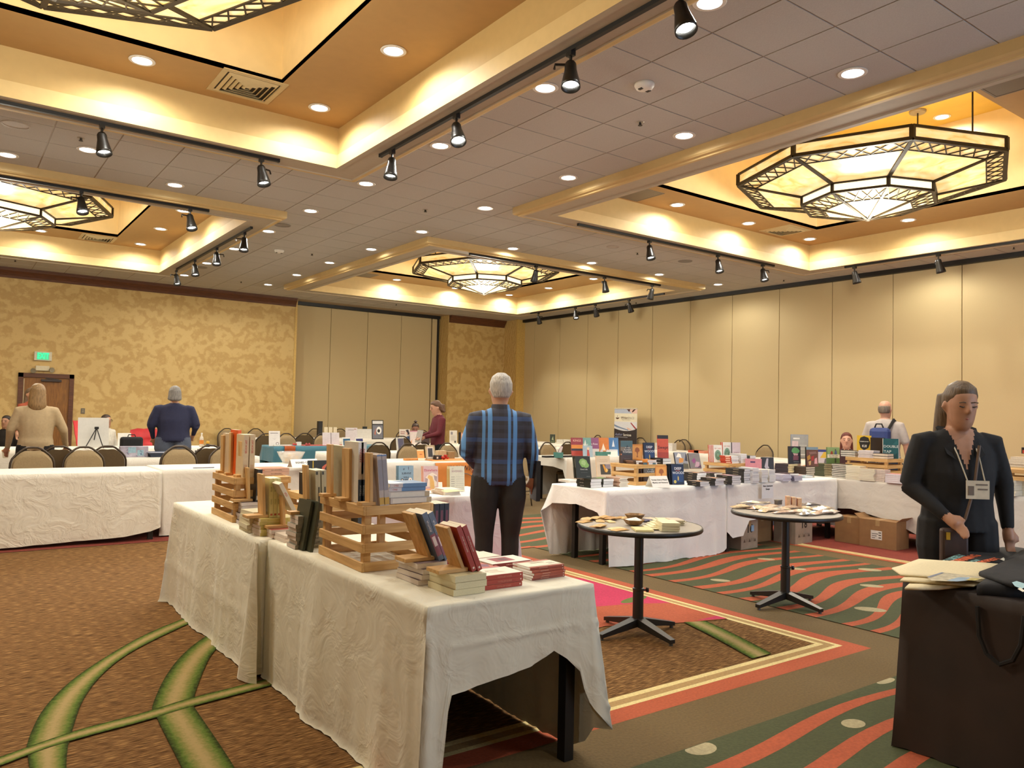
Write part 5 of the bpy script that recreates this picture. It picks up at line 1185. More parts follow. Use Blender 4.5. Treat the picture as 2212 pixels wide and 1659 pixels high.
zB = R0+.19; GB = 'books on the middle island crate'
rt = [('r', '#e9e6de', 0, 0, 1, 1), ('t', '#c46a58', 'RED TREES', .5, .8, .15), ('d', '#7d9c86', .5, .42, .36, .30), ('d', '#6a8a74', .5, .42, .24, .2), ('d', '#86a690', .5, .42, .12, .1)]
for i in range(4): ub('white book with a green disc cover and red spine, %s of the left row on the middle crate' % ('front', 'second', 'third', 'rear')[i], 1541, 991, zB, -.3, .021, .125, .21, '#b94a2c', art=rt, lean=.10, group=GB, X=cB.x+.045-.006*i, dy=.0225*i, spine=[('r', '#d89a80', .3, .3, .7, .8)])
for i in range(2): ub('white book with a green disc cover, %s of the pair at the back of the middle crate' % ('front', 'rear')[i], 1561, 989, zB, -.3, .021, .12, .245, '#b94a2c', art=rt, lean=.05, group=GB, X=cB.x+.20, dy=.0225*i)
ub('pale lilac lettered book at the back of the middle crate', 1581, 986, zB, -.3, .02, .12, .245, '#39313c', art=[('r', '#d5c3c8', 0, 0, 1, 1), ('t', '#a07c86', 'Imagine', .5, .5, .2), ('t', '#a07c86', 'Big Dog', .5, .2, .2)], lean=.05, group=GB, X=cB.x+.31)
zr1 = flat('%s red spined white book lying at the front of the middle crate', 1580, 997, 4, 0, .022, .13, .17, '#b8402a', GB, z=zB, pages=WP, art=[('r', '#e9e6de', .02, 0, 1, 1)], spine=[('r', '#e3b8a4', .2, .1, .8, .5)], Y=cB.y+.02)
flat('%s white paged book beside the red ones on the middle crate', 1600, 996, 5, 0, .022, .11, .17, '#c9c6c8', GB, z=zB, pages=WP, Y=cB.y+.02)
flat('%s white paged book at the right end of the middle crate', 1620, 996, 3, 0, .029, .11, .17, '#39423f', GB, z=zB, pages=WP, Y=cB.y+.02)
ub('pink book with dark marks standing right of the middle crate', 1610, 1022, R0, -.75, .02, .19, .25, '#d68c96', art=[('r', '#d68c96', 0, 0, 1, 1), ('r', '#5d4468', .3, .8, .6, .88), ('p', '#3a2630', [(.1, .3), (.5, .36), (.3, .24)]), ('r', '#5d4468', .35, .08, .7, .13)], lean=.04, group=G7, Y=5.98)
ub('black book with a pale standing figure photographed on its cover', 1646, 1022, R0, -.55, .04, .15, .26, '#141214', art=[('r', '#2a2624', 0, 0, 1, 1), ('p', '#b9b0b8', [(.2, .55), (.4, .95), (.55, .95), (.5, .6), (.6, .5), (.35, .4)]), ('p', '#8e8678', [(.3, .05), (.8, .05), (.75, .4), (.5, .5), (.3, .35)])], lean=.12, group=G7, Y=5.98)
p = aty(1651, 1070, 5.60); t = thing('paper_sign', 'white sheet with two bold lines pinned to the blue white cloth', 'sign', (p.x, 5.555, .70), -.02)
MB().box((-.105, 0, -.115), (.105, .002, .05)).build('sheet', mat('#e4e6ea', .6, .02), t)
mb = MB()
for k, tx in enumerate(('New Literature', 'Essays')):
    v, f = text_mesh(tx, bold=.03); mb.add([(q[0]*.028, -.002, q[1]*.028+.028-.036*k) for q in v], f)
mb.build('lettering', mat('#2b2d33', .6), t)

# ------------------------------------------------------------------ right island: second and side table
G8 = 'books on the far half of the right island'
LAV = mat('#cfcede', .85, .06, 200, stretch=(1, 1, 60))
flat('%s lavender paged book at the table edge, left pile', 1691, 1040, 5, 0, .015, .16, .2, '#b9b7c8', G8, pages=LAV)
flat('%s lavender paged book at the table edge, right pile', 1716, 1039, 3, 0, .0185, .16, .2, '#5c5a70', G8, pages=LAV)
flat('%s plum covered book behind the lavender piles', 1706, 1031, 3, 0, .02, .17, .2, '#3a2430', G8, pages=WP, Y=5.80, spine=[('r', '#7a5a66', .3, .1, .7, .3)])
flat('%s pale booklet lying right of the lavender piles', 1740, 1033, 2, 0, .013, .16, .2, '#b3c6cc', G8, pages=WP)
flat('%s white paperback behind the plum books', 1730, 1027, 2, .1, .018, .16, .2, '#d9c2be', G8, pages=WP, Y=5.82)
zg1 = flat('%s dark book under the green hat cover', 1702, 1020, 6, 0, .026, .2, .2, '#2b222c', G8, pages=mat('#d8c99a', .85), Y=6.02)
ub('black cover with a big green hat, standing behind the plum books', 1703, 1003, zg1, -.45, .022, .17, .225, '#1d1a1e', art=[('r', '#2a2528', 0, 0, 1, 1), ('p', '#5f9a5c', [(.24, .70), (.3, .86), (.5, .94), (.74, .9), (.92, .76), (.9, .66), (.7, .60), (.4, .60)]), ('p', '#c9a0a0', [(.36, .6), (.8, .58), (.72, .46), (.44, .48)]), ('p', '#7a4450', [(.36, .2), (.8, .2), (.82, .44), (.6, .5), (.38, .44)]), ('r', '#a9a39c', .4, .1, .85, .12)], lean=.06, group=G8, Y=6.10)
zg2 = flat('%s brown hardcover under the carnival cover', 1741, 1028, 5, 0, .026, .19, .2, '#3a2e26', G8, pages=mat('#cfc3b0', .85), hard=True, Y=5.84, name='hardcover')
ub('colourful carnival cover standing on brown hardcovers', 1741, 1010, zg2, -.45, .03, .165, .25, '#221a18', art=[('r', '#6a4436', 0, 0, 1, 1), ('r', '#7d95a4', 0, .86, 1, 1), ('p', '#b8862e', [(.05, .5), (.3, .62), (.35, .4), (.1, .3)]), ('p', '#a8322e', [(.4, .5), (.65, .56), (.6, .3), (.42, .3)]), ('p', '#d8a0a4', [(.7, .4), (.88, .46), (.92, .14), (.66, .14)]), ('p', '#c9a36a', [(.15, .25), (.4, .3), (.35, .08), (.2, .06)]), ('p', '#86645c', [(.2, .74), (.8, .78), (.9, .66), (.3, .62)])], lean=.05, group=G8, Y=5.92)
ub('blue and yellow comic style cover between the carnival and green covers', 1766, 1010, R0, -.45, .02, .18, .33, '#4a5488', art=[('r', '#c9c3d2', 0, .3, 1, .9), ('r', '#cf7a34', 0, 0, 1, .3), ('p', '#d9b54e', [(.2, .65), (.6, .95), (.9, .9), (.7, .65)]), ('p', '#6b6a72', [(.5, .4), (.95, .45), (.9, .7), (.6, .6)]), ('r', '#3d468a', 0, .9, 1, 1)], lean=.05, group=G8, Y=6.22)
tag(MB().add([(-.16, -.05, 0), (.16, -.05, 0), (.15, .05, .0), (-.15, .05, 0), (-.14, -.04, .10), (.15, -.05, .13), (.13, .04, .12), (-.12, .05, .09)], [(0, 3, 2, 1), (4, 5, 6, 7), (0, 1, 5, 4), (1, 2, 6, 5), (2, 3, 7, 6), (3, 0, 4, 7)]).build('fabric_bundle', mat('#d07c36', .7, .25, 14, .3), loc=(9.62, 6.3, R0)), 'orange folded fabric behind the green cover', 'fabric', G8)
zg3 = flat('%s green edged hardcover of the tall pile at the inner corner', 1780, 1031, 7, 0, .0225, .2, .2, '#4a4f38', G8, pages=mat('#d2c8a8', .85), hard=True, Y=5.86, name='hardcover')
ub('green cover with two standing figures and a white title band', 1786, 1006, zg3, -.6, .035, .165, .215, '#5d7a48', art=[('r', '#86a066', 0, 0, 1, 1), ('r', '#5c7a44', 0, 0, 1, .4), ('r', '#e6e0cc', 0, .34, 1, .56), ('t', '#4b4a3c', 'WE WERE HERE', .5, .49, .11), ('t', '#4b4a3c', 'THE SUN FELL', .5, .39, .11), ('p', '#8e3a32', [(.24, .56), (.3, .76), (.42, .76), (.46, .56)]), ('p', '#53658a', [(.56, .56), (.62, .8), (.74, .8), (.8, .56)]), ('d', '#2b2622', .66, .84, .05, .04), ('r', '#33402e', .6, .04, .72, .34)], lean=.04, group=G8, hard=True, name='hardcover', Y=5.93)
p = at(1737, 985, R0+.05); t = thing('framed_sign', 'grey metal framed notice standing behind the hat cover', 'sign', (9.55, 6.36, R0), -.55)
MB().box((-.125, 0, .20), (.125, .012, .53)).build('frame', mat('#8d8a84', .3, .1, metal=.5), t); MB().box((-.115, -.002, .22), (.115, 0, .52)).build('notice', mat('#9a968d', .3, .12, 8), t); MB().box((-.105, -.004, .29), (-.02, -.002, .44)).build('picture', mat('#cbb4b4', .5), t); MB().box((-.09, -.004, .465), (.0, -.002, .485)).box((-.09, -.004, .25), (.09, -.002, .26)).box((.0, -.004, .33), (.1, -.002, .335)).box((.0, -.004, .38), (.1, -.002, .385)).build('printed_line', mat('#dedad0', .5), t); MB().box((-.12, -.06, 0), (.12, .06, .012)).box((-.02, .0, 0), (.02, .012, .22)).build('foot', mat('#8d8a84', .3, metal=.5), t)
G9 = 'books on the side table of the right island'
SPB = mat('#e2dac4', .85, .06, 200, stretch=(1, 1, 60))
def tside(px, py): p = at(px, py, R0); return p
def side(label, px, py, n, t, w, h, col, pages=None, z=None, hard=False, rz=0.0, art=None, spine=None, off=(0, 0)):
    return flat(label, px, py, n, rz, t, h, w, col, G9, pages=pages or SPB, z=z, hard=hard, art=art, spine=spine, off=off, jit=.004, twist=.03, name='hardcover' if hard else 'paperback')
# these piles show their fore edges towards the aisle, so the spines are at the far side
def fore(label, px, py, n, t, w, h, col, pages=None, z=None, hard=False, art=None):
    p = at(px, py, R0) if z is None else atx(px, py, 9.46)
    z = R0 if z is None else z
    return pile_of(n, (p.x+w, p.y+h, z), PI, t, w, h, col, label, G9, pages or SPB, art, None, hard, .004, 'hardcover' if hard else 'paperback', .03)
fore('%s black hardcover of the pile left of the cream tower', 1831, 1034, 8, .0215, .15, .22, '#1c1b1a', hard=True, pages=mat('#d9d4c8', .85))
fore('%s cream paperback of the tower on the side table', 1858, 1037, 8, .0205, .14, .19, '#cfc6a2')
fore('%s brown spined paperback of the pile before the side crate, left', 1888, 1040, 8, .018, .13, .20, '#a98a66')
fore('%s brown paged paperback of the pile before the side crate, right', 1911, 1041.5, 7, .0205, .13, .16, '#b59a84', pages=mat('#d6c8be', .85))
fore('%s pink and white book at the near end of the side table', 1966, 1047, 5, .021, .16, .30, '#c78a92', pages=mat('#ddd6da', .85))
cC = atx(1917, 1040, 9.44); cr = crate('slatted crate with the DOUBLE TAP book on the side table', (9.44, cC.y, R0), 0, atx(1826, 1000, 9.44).y-cC.y, aty(1952, 1000, cC.y).x-9.44, .272, n=4, sl=.044)
zC = R0+.272; GX9 = 'books on the side table crate'
fore('%s black hardcover lying at the far end of the side crate', 1847, 986, 3, .026, .15, .2, '#22201f', hard=True, pages=mat('#d9d4c8', .85), z=zC)
fore('%s lavender paged book in the middle of the side crate', 1886, 988, 4, .0225, .15, .2, '#bcb4b8', pages=mat('#cfc6c6', .85), z=zC)
fore('%s dark hardcover lying at the near corner of the side crate', 1917, 989, 2, .032, .15, .2, '#2a2626', hard=True, pages=mat('#dccfbc', .85), z=zC)
p = at(1852, 986, zC)
ub('yellow book with a black lettered blot standing on the side crate', 1851, 986, zC, -1.05, .05, .17, .275, '#d3ac2c', art=[('r', '#e0b62e', 0, 0, 1, 1), ('p', '#26221e', [(.14, .7), (.24, .9), (.5, .97), (.8, .9), (.92, .66), (.8, .42), (.5, .3), (.24, .42)]), ('t', '#e9e4d6', 'Undercover', .5, .72, .13, .2), ('t', '#efeade', 'Kill', .52, .5, .26), ('p', '#d9793a', [(.05, .02), (.55, .02), (.4, .2), (.15, .18)])], lean=.05, group=GX9, X=9.66)
ub('dark brown box like book standing between the yellow book and DOUBLE TAP', 1880, 986, zC, -1.05, .03, .17, .255, '#2c1e14', lean=.03, group=GX9, X=9.66)
ub('teal hardcover lettered DOUBLE TAP standing open edged on the side crate', 1907, 988, zC, -.95, .05, .18, .25, '#e3e1da', art=[('r', '#1f5a5e', .0, 0, .98, 1), ('t', '#d6dcd6', 'DOUBLE', .5, .60, .245), ('t', '#d6dcd6', 'TAP', .28, .34, .27), ('p', '#2b6a6c', [(.6, .7), (.9, .95), (.95, .7)]), ('p', '#174649', [(.5, .05), (.9, .3), (.9, .05)])], lean=.02, group=GX9, hard=True, name='hardcover', X=9.62)
t = thing('snack_bag', 'red crisp bag behind the woman in black on the side table', 'bag', (9.93, 4.52, R0), -1.2); MB().add([(-.07, -.03, 0), (.07, -.03, 0), (.07, .03, 0), (-.07, .03, 0), (-.08, -.035, .1), (.08, -.035, .1), (.08, .035, .1), (-.08, .035, .1), (-.07, -.003, .2), (.07, -.003, .2), (.07, .003, .2), (-.07, .003, .2)], [(0, 3, 2, 1), (0, 1, 5, 4), (1, 2, 6, 5), (2, 3, 7, 6), (3, 0, 4, 7), (4, 5, 9, 8), (5, 6, 10, 9), (6, 7, 11, 10), (7, 4, 8, 11), (8, 9, 10, 11)]).build('bag_body', mat('#b3261c', .3, .25, 9), t); MB().box((-.04, -.038, .06), (.04, -.036, .11)).build('printed_patch', mat('#e0bd8c', .4), t)
# table at the right edge
G10 = 'books on the table at the right edge'
pE = at(2181, 1071, Z0)
for i, (px, n, t_, w_, h_, col) in enumerate(((2192, 6, .026, .18, .26, '#d8cba8'), (2225, 6, .026, .18, .22, '#cfc29c'))):
    p = at(px, 1072, Z0); pile_of(n, (p.x+w_, p.y+h_, Z0), PI, t_, w_, h_, col, ('%s cream paged book of the pile at the right edge, left', '%s cream paged book of the pile at the right edge, cut by the frame')[i], G10, SPB, None, None, False, .004, 'paperback', .03)
zF = Z0+.16
crate('low slatted crate on cream books at the right picture edge', (pE.x+.02, pE.y-.30, zF), 0, .42, .3, .115, n=2, sl=.04)
p = at(2184, 1008, zF+.117); pile_of(4, (p.x+.24, p.y+.03, zF+.117), PI, .026, .2, .26, '#c2b2a2', '%s brown paged book on the crate at the right edge', G10, mat('#d8cbb4', .85), None, None, False, .012, 'paperback', .06)
p = at(2210, 980, zF+.225); t = thing('ink_box', 'small black and red box on top of the books at the right edge', 'box', (p.x+.04, p.y-.01, zF+.225), -1.2); bevel(MB().box((-.04, -.02, 0), (.04, .02, .075)).build('box_body', mat('#1e1a19', .4), t), .003); MB().box((-.03, -.0212, .005), (.03, -.0205, .045)).build('label_patch', mat('#b8442c', .4), t)
p = at(2172, 1036, Z0+.10)
for i, (c1_, c2_) in enumerate((('#d8dce0', '#5a6a74'), ('#dcd4d8', '#c07a92'), ('#cfd8de', '#7c98ac'))):
    t = thing('small_carton', ('lowest small white carton between the woman and the right edge books', 'middle small carton with a pink stripe by the right edge books', 'top small pale blue carton by the right edge books')[i], 'box', (9.09, 3.60, Z0+.062*i), -.1, 'small cartons at the right edge'); MB().box((-.06, -.06, 0), (.06, .06, .06)).build('carton', mat(c1_, .5), t); MB().box((-.061, -.05, .015), (-.0605, .05, .03)).build('printed_stripe', mat(c2_, .5), t)
p = at(2198, 1069, Z0); t = thing('lip_gloss_tube', 'pink capped tube standing on the right edge table', 'tube', (p.x, p.y, Z0)); MB().lathe([(0, 0), (.014, 0), (.014, .06), (0, .06)], 12).build('foot', mat('#6a2e2c', .4), t); MB().lathe([(0, .06), (.017, .06), (.02, .13), (.022, .165), (0, .168)], 12).build('cap', mat('#b77a80', .4), t)
# ------------------------------------------------------------------ round bar tables and what lies on them
def bar_table(label, loc, label_group='round bar tables'):
    t = thing('bar_table', label, 'table', loc, -.40, label_group)
    MB().lathe([(0, .722), (.405, .722), (.425, .728), (.428, .745), (.422, .751), (0, .751)], 48).build('tabletop', mat('#a39a8e', .35, .06, 10), t)
    MB().lathe([(.405, .720), (.426, .7215), (.431, .729), (.4305, .744), (.424, .7525), (.4195, .7525)], 48, cap=False).build('edge_band', mat('#16120f', .4), t, smooth=True)
    MB().lathe([(.12, .708), (.12, .722), (0, .722)], 20).lathe([(0, .30), (.031, .30), (.031, .71), (0, .71)], 20).build('column', DARK, t)
    MB().lathe([(0, .07), (.037, .07), (.037, .30), (.040, .305), (.040, .315), (.031, .32), (0, .32)], 20).build('sleeve', DARK, t)
    MB().tube([(.037, 0, .30), (.06, 0, .30)], .007, 8).lathe([(0, -.008), (.017, -.006), (.017, .006), (0, .008)], 12, M=Matrix.Translation((.066, 0, .30)) @ Matrix.Rotation(PI/2, 4, 'Y')).build('clamp_knob', DARK, t)
    for k in range(4):
        a = k*PI/2+.35; c, s = math.cos(a), math.sin(a); mb = MB()
        vs = []
        for r, z0, z1, w in ((.02, .06, .115, .034), (.2, .038, .075, .028), (.335, .020, .045, .022)):
            for z in (z0, z1):
                for e in (-1, 1): vs.append((c*r-s*w*e, s*r+c*w*e, z))
        fs = []
        for j in range(2):
            b_ = j*4; fs += [(b_, b_+1, b_+5, b_+4), (b_+2, b_+6, b_+7, b_+3), (b_, b_+4, b_+6, b_+2), (b_+1, b_+3, b_+7, b_+5)]
        fs += [(0, 2, 3, 1), (8, 9, 11, 10)]
        mb.add(vs, fs).build('base_arm', DARK, t)
        MB().lathe([(0, 0), (.014, 0), (.012, .022), (0, .024)], 10, M=Matrix.Translation((c*.32, s*.32, 0))).build('glide', mat('#4a453e', .4), t)
    return t
B1, B2 = Vector((3.93, 3.86, 0)), Vector((5.56, 3.82, 0))
bar_table('round bar table on the left, pale top with kraft packets and cream booklets', B1)
bar_table('round bar table on the right, top strewn with cellophane bags', B2)
ZB = .7535
KR = ['#c79a56', '#d2ae72', '#b98a4c', '#cfa869', '#e0c48e']
GK = 'kraft packets on the left bar table'
def packet(label, x, y, z, rz, w, l, h, col, group, cat='packet', name='kraft_packet', lift=.0):
    mb = MB(); n = 5; vs = []
    for i in range(n):
        for j in range(3):
            u, v = i/(n-1)-.5, j/2-.5
            b_ = h*(1-(2*u)**2)*(1-.6*(2*v)**2)+lift*(u+.5)
            vs.append((u*l, v*w, .001+b_+.002*noise.noise((u*5+x*9, v*5, y*7))))
    fs = [(i*3+j, i*3+j+1, i*3+j+4, i*3+j+3) for i in range(n-1) for j in range(2)]
    m0 = len(vs); vs += [(p[0], p[1], lift*(p[0]/l+.5)) for p in vs]
    fs += [(m0+i*3+j, m0+i*3+j+3, m0+i*3+j+4, m0+i*3+j+1) for i in range(n-1) for j in range(2)]
    edge = [0, 3, 6, 9, 12, 13, 14, 11, 8, 5, 2, 1]
    fs += [(edge[k], m0+edge[k], m0+edge[(k+1) % 12], edge[(k+1) % 12]) for k in range(12)]
    o = mb.add(vs, fs).build(name, mat(col, .6, .12, 30), loc=(x, y, z)); o.rotation_euler = (0, 0, rz)
    return tag(o, label, cat, group)
def onB(px, py): return at(px, py, ZB)
for i, (px, py, rz, w, l, lv) in enumerate(((1262, 1127, .3, .07, .13, 0), (1268, 1124, .6, .07, .12, 1), (1278, 1121, .1, .06, .13, 0), (1287, 1122, .5, .06, .12, 1), (1296, 1121, -.2, .06, .13, 0), (1305, 1120, .3, .06, .12, 1), (1314, 1121, -.4, .06, .12, 0), (1322, 1123, .2, .06, .11, 1), (1296, 1126, .9, .06, .10, 0), (1318, 1127, 1.2, .05, .10, 0), (1338, 1119, .2, .05, .12, 0), (1350, 1119, .5, .05, .12, 0), (1292, 1137, .2, .06, .12, 0), (1296, 1139, .4, .06, .12, 1), (1333, 1142, -.1, .06, .13, 0), (1339, 1145, .1, .06, .13, 0))):
    p = onB(px, py); packet('kraft paper packet lying among its likes on the left bar table', p.x, p.y, ZB+.011*lv, rz, w, l, .012, KR[i % 5], GK)
def bowl6(label, px, py, r=.075):
    p = onB(px, py); t = thing('wooden_bowl', label, 'bowl', (p.x, p.y, ZB), .3, 'wooden bowls on the left bar table')
    MB().lathe([(0, 0), (.035, 0), (.05, .006), (r, .038), (r-.006, .038), (.046, .012), (0, .010)], 6).build('bowl_body', wood('#7a5a34', '#a88350', 4, 0), t)
    return t
b1 = bowl6('wooden bowl with folded white slips, front of the left bar table', 1369, 1134); b2 = bowl6('wooden bowl behind the one with white slips on the left bar table', 1371, 1122)
p = b1.location; o = MB().add([(-.05, -.03, 0), (.05, -.04, .004), (.055, .035, .02), (-.045, .04, .012), (0, .0, .02)], [(0, 1, 4), (1, 2, 4), (2, 3, 4), (3, 0, 4)]).build('paper_slips', mat('#e9e6dc', .6), loc=(p.x, p.y, ZB+.026)); tag(o, 'white paper slips in the front wooden bowl', 'paper')
GBk = 'cream booklets on the left bar table'
CB = mat('#d9cfa4', .85, .08, 240, stretch=(1, 1, 60))
p = onB(1422, 1141)
for i in range(6):
    q = onB(1400+5.5*i, 1145-2.2*i); book('booklet', '%s cream booklet of the fan on the left bar table' % ('leftmost', 'second', 'third', 'fourth', 'fifth', 'rightmost')[i], place((q.x, q.y, ZB+.006+.0042*i), -.55, flat=True), .005, .11, .165, '#ded4ac', CB, group=GBk)
q = onB(1452, 1146); pile_of(6, (q.x-.10, q.y-.0, ZB), -.55, .0085, .12, .17, '#e0d7b2', '%s cream booklet of the thick stack at the right of the left bar table', GBk, CB, jit=.003)
q = onB(1371, 1148); pile_of(2, (q.x, q.y-.01, ZB), -.6, .005, .12, .15, '#d9c98e', '%s yellow cream booklet at the front edge of the left bar table', GBk, CB)
q = onB(1478, 1132); pile_of(5, (q.x-.12, q.y, ZB), -.5, .006, .09, .14, '#cdb9a4', '%s small tan booklet at the right rim of the left bar table', GBk, CB, jit=.008)
for i, (px, py, rz, c) in enumerate(((1405, 1121, .2, '#cdb79a'), (1425, 1122, .6, '#c9b8a4'), (1440, 1124, -.2, '#d3c6ae'), (1392, 1125, .3, '#3e3a5c'))):
    p = onB(px, py); tag(MB().box((-.06, -.04, 0), (.06, .04, .004)).build('printed_card', mat(c, .6, .1), loc=(p.x, p.y, ZB+.0005+.001*i)), ('tan card behind the bowls', 'second tan card right of the bowls', 'pale card at the rear right rim', 'dark blue card beside the rear bowl')[i]+' on the left bar table', 'card', 'loose cards on the left bar table').rotation_euler = (0, 0, rz)
GK2 = 'cellophane bags and sticks on the right bar table'
CEL = ['#d9c7a2', '#cbb08a', '#e2d6bc', '#b79a86', '#8e8478', '#5d5658', '#d0b9a0', '#c3a88e']
SHINY = {}
def cello(px, py, i, rz, w, l, h, col):
    p = onB(px, py)
    o = packet('clear wrapped favour among its likes on the right bar table', p.x, p.y, ZB+.004*(i % 3), rz, w, l, h, col, GK2, 'favour bag', 'cellophane_bag', lift=.01*(i % 2))
    o.data.materials[0] = mat(col, .18, .25, 60)
for i, (px, py, rz) in enumerate(((1604, 1094, .1), (1612, 1091, .15), (1625, 1089, .1), (1638, 1087, .1), (1650, 1088, .2), (1600, 1098, .1), (1614, 1098, .2), (1628, 1098, 1.0), (1638, 1099, .6), (1648, 1098, 1.3), (1656, 1100, .3), (1664, 1098, .8), (1640, 1104, .5), (1652, 1105, .9), (1668, 1104, .2), (1684, 1103, .5), (1696, 1102, .3), (1708, 1100, .1), (1718, 1098, .1), (1728, 1099, .2), (1740, 1100, .0), (1752, 1100, .3), (1764, 1101, .2), (1776, 1102, .5), (1790, 1103, .3), (1722, 1106, .1), (1736, 1107, .3), (1750, 1108, .2), (1764, 1109, .4), (1778, 1110, .2), (1708, 1109, .2), (1698, 1109, .1), (1740, 1113, .3), (1756, 1113, .5), (1760, 1094, .2), (1745, 1094, .3), (1775, 1096, .1), (1730, 1093, .4), (1796, 1108, .9))):
    cello(px, py, i, rz-.6, .05+.02*(i % 3), .13+.03*(i % 4), .010+.006*(i % 3), CEL[(i*5) % 8] if px < 1700 else CEL[(i*3+4) % 8])
p = onB(1706, 1098)
for i in range(3):
    t = thing('striped_favour_box', ('left', 'middle', 'right')[i]+' striped box of the upright bundle on the right bar table', 'box', (p.x+.028*i-.03, p.y-.035*i, ZB), -.75, 'striped boxes on the right bar table')
    bevel(MB().box((-.016, -.03, 0), (.016, .03, .105-.006*i)).build('carton', mat('#cfa783', .5, .2, 30), t), .003); MB().box((-.0165, -.022, .02), (.0165, -.014, .1-.006*i)).box((-.0165, .012, .02), (.0165, .02, .1-.006*i)).build('stripe', mat('#b05c44', .5), t)
t = thing('metal_tin', 'small dark tin standing behind the striped boxes on the right bar table', 'tin', onB(1681, 1090)); bevel(MB().box((-.03, -.02, 0), (.03, .02, .04)).build('tin_body', mat('#6f6a64', .3, .1, metal=.4), t), .004); MB().box((-.031, -.021, .033), (.031, .021, .042)).build('lid', mat('#837d74', .3, metal=.4), t)

# ------------------------------------------------------------------ cartons under the right island
KRAFT = mat('#8f6a42', .8, .08, 12, name='corrugated_card'); KRAFT2 = mat('#9b8a78', .8, .08, 12, name='grey_card')
def carton(label, loc, rz, w, d, h, m, num=None, name='carton', marks=False, lab=False, flap=False, group='cartons under the right island'):
    t = thing(name, label, 'box', loc, rz, group)
    bevel(MB().box((0, 0, 0), (w, d, h)).build('carton_body', m, t), .004)
    MB().box((w*.5-.025, -.0006, h-.07), (w*.5+.025, d, h+.0008)).build('tape', mat('#a98a5e', .3), t)
    ink = mat('#2a221a', .7)
    if num:
        v, f = text_mesh(num, bold=.025); MB().add([(q[0]*.13+w*.5, -.0015, q[1]*.13+h*.70) for q in v], f).build('number', ink, t)
    if marks:
        mb = MB(); s = .042
        for k in range(5):
            mb = MB(); x = w*.5+(k-2)*.052; z = h*.25
            if k % 2: mb.poly([(x-s/2, -.0015, z), (x-s/2+.006, -.0015, z), (x-s/2+.006, -.0015, z+s), (x-s/2, -.0015, z+s)]).poly([(x+s/2-.006, -.0015, z), (x+s/2, -.0015, z), (x+s/2, -.0015, z+s), (x+s/2-.006, -.0015, z+s)])
            else: mb.poly([(x-s/2, -.0015, z), (x+s/2, -.0015, z), (x, -.0015, z+s)])
            mb.build('handling_mark', mat('#5a4a3c', .7), t)
    if lab:
        MB().box((w*.32, -.002, h*.30), (w*.62, 0, h*.62)).build('address_label', mat('#d9d6cc', .6), t)
        mb = MB()
        for k in range(3): mb.box((w*.35, -.003, h*(.35+.07*k)), (w*(.44+.04*k), -.002, h*(.37+.07*k))).box((w*.53, -.003, h*(.36+.09*k)), (w*.6, -.002, h*(.39+.09*k)))
        mb.build('label_print', ink, t)
    if flap:
        for x, a in ((0, -.5), (w, .5)): MB().add([(x, 0, h), (x, d, h), (x+math.sin(a)*.14, d, h+.05), (x+math.sin(a)*.14, 0, h+.05), (x+.004, 0, h), (x+.004, d, h), (x+.004+math.sin(a)*.14, d, h+.05), (x+.004+math.sin(a)*.14, 0, h+.05)], [(0, 1, 2, 3), (4, 7, 6, 5), (0, 3, 7, 4), (1, 5, 6, 2), (3, 2, 6, 7), (0, 4, 5, 1)]).build('flap', m, t)
    return t
p = at(1718, 1177, 0); carton('pale carton numbered 18 under the island behind the right bar table', (p.x, p.y, 0), .02, .36, .3, .33, KRAFT2, '18', marks=True)
p = at(1601, 1189, 0); t = carton('grey carton with a part covered number 16 under the island', (p.x, p.y, 0), .06, .33, .3, .33, KRAFT2, '16', marks=True)
MB().box((.19, -.004, .20), (.245, -.002, .27)).build('blue_tag', mat('#8fb4d4', .4), t)
p = at(1640, 1178, 0); carton('dark carton in shadow between the two numbered ones', (p.x+.05, p.y+.15, 0), 0, .42, .3, .32, KRAFT, lab=False)
p = aty(1640, 1160, 6.35); carton('dark carton deep under the middle table of the island', (p.x-.6, 6.0, 0), 0, .4, .3, .3, KRAFT)
p = at(1824, 1172, 0); q = at(1852, 1183, 0)
def carton_x(label, px, py, wy, d, h, **k):
    p = at(px, py, 0); return carton(label, (p.x, p.y, 0), -PI/2, wy, d, h, KRAFT, **k)
a = at(1803, 1169, 0); b_ = at(1850, 1180, 0)
carton('plain brown carton under the side table, left of the labelled one', (a.x, a.y, 0), -PI/2+.02, (a-b_).length, .3, .32, KRAFT)
a = at(1856, 1178, 0); b_ = at(1921, 1192, 0)
carton('brown open carton with a white address label under the side table', (a.x, a.y, 0), -PI/2+.02, (a-b_).length, .3, .33, KRAFT, lab=True, flap=True)

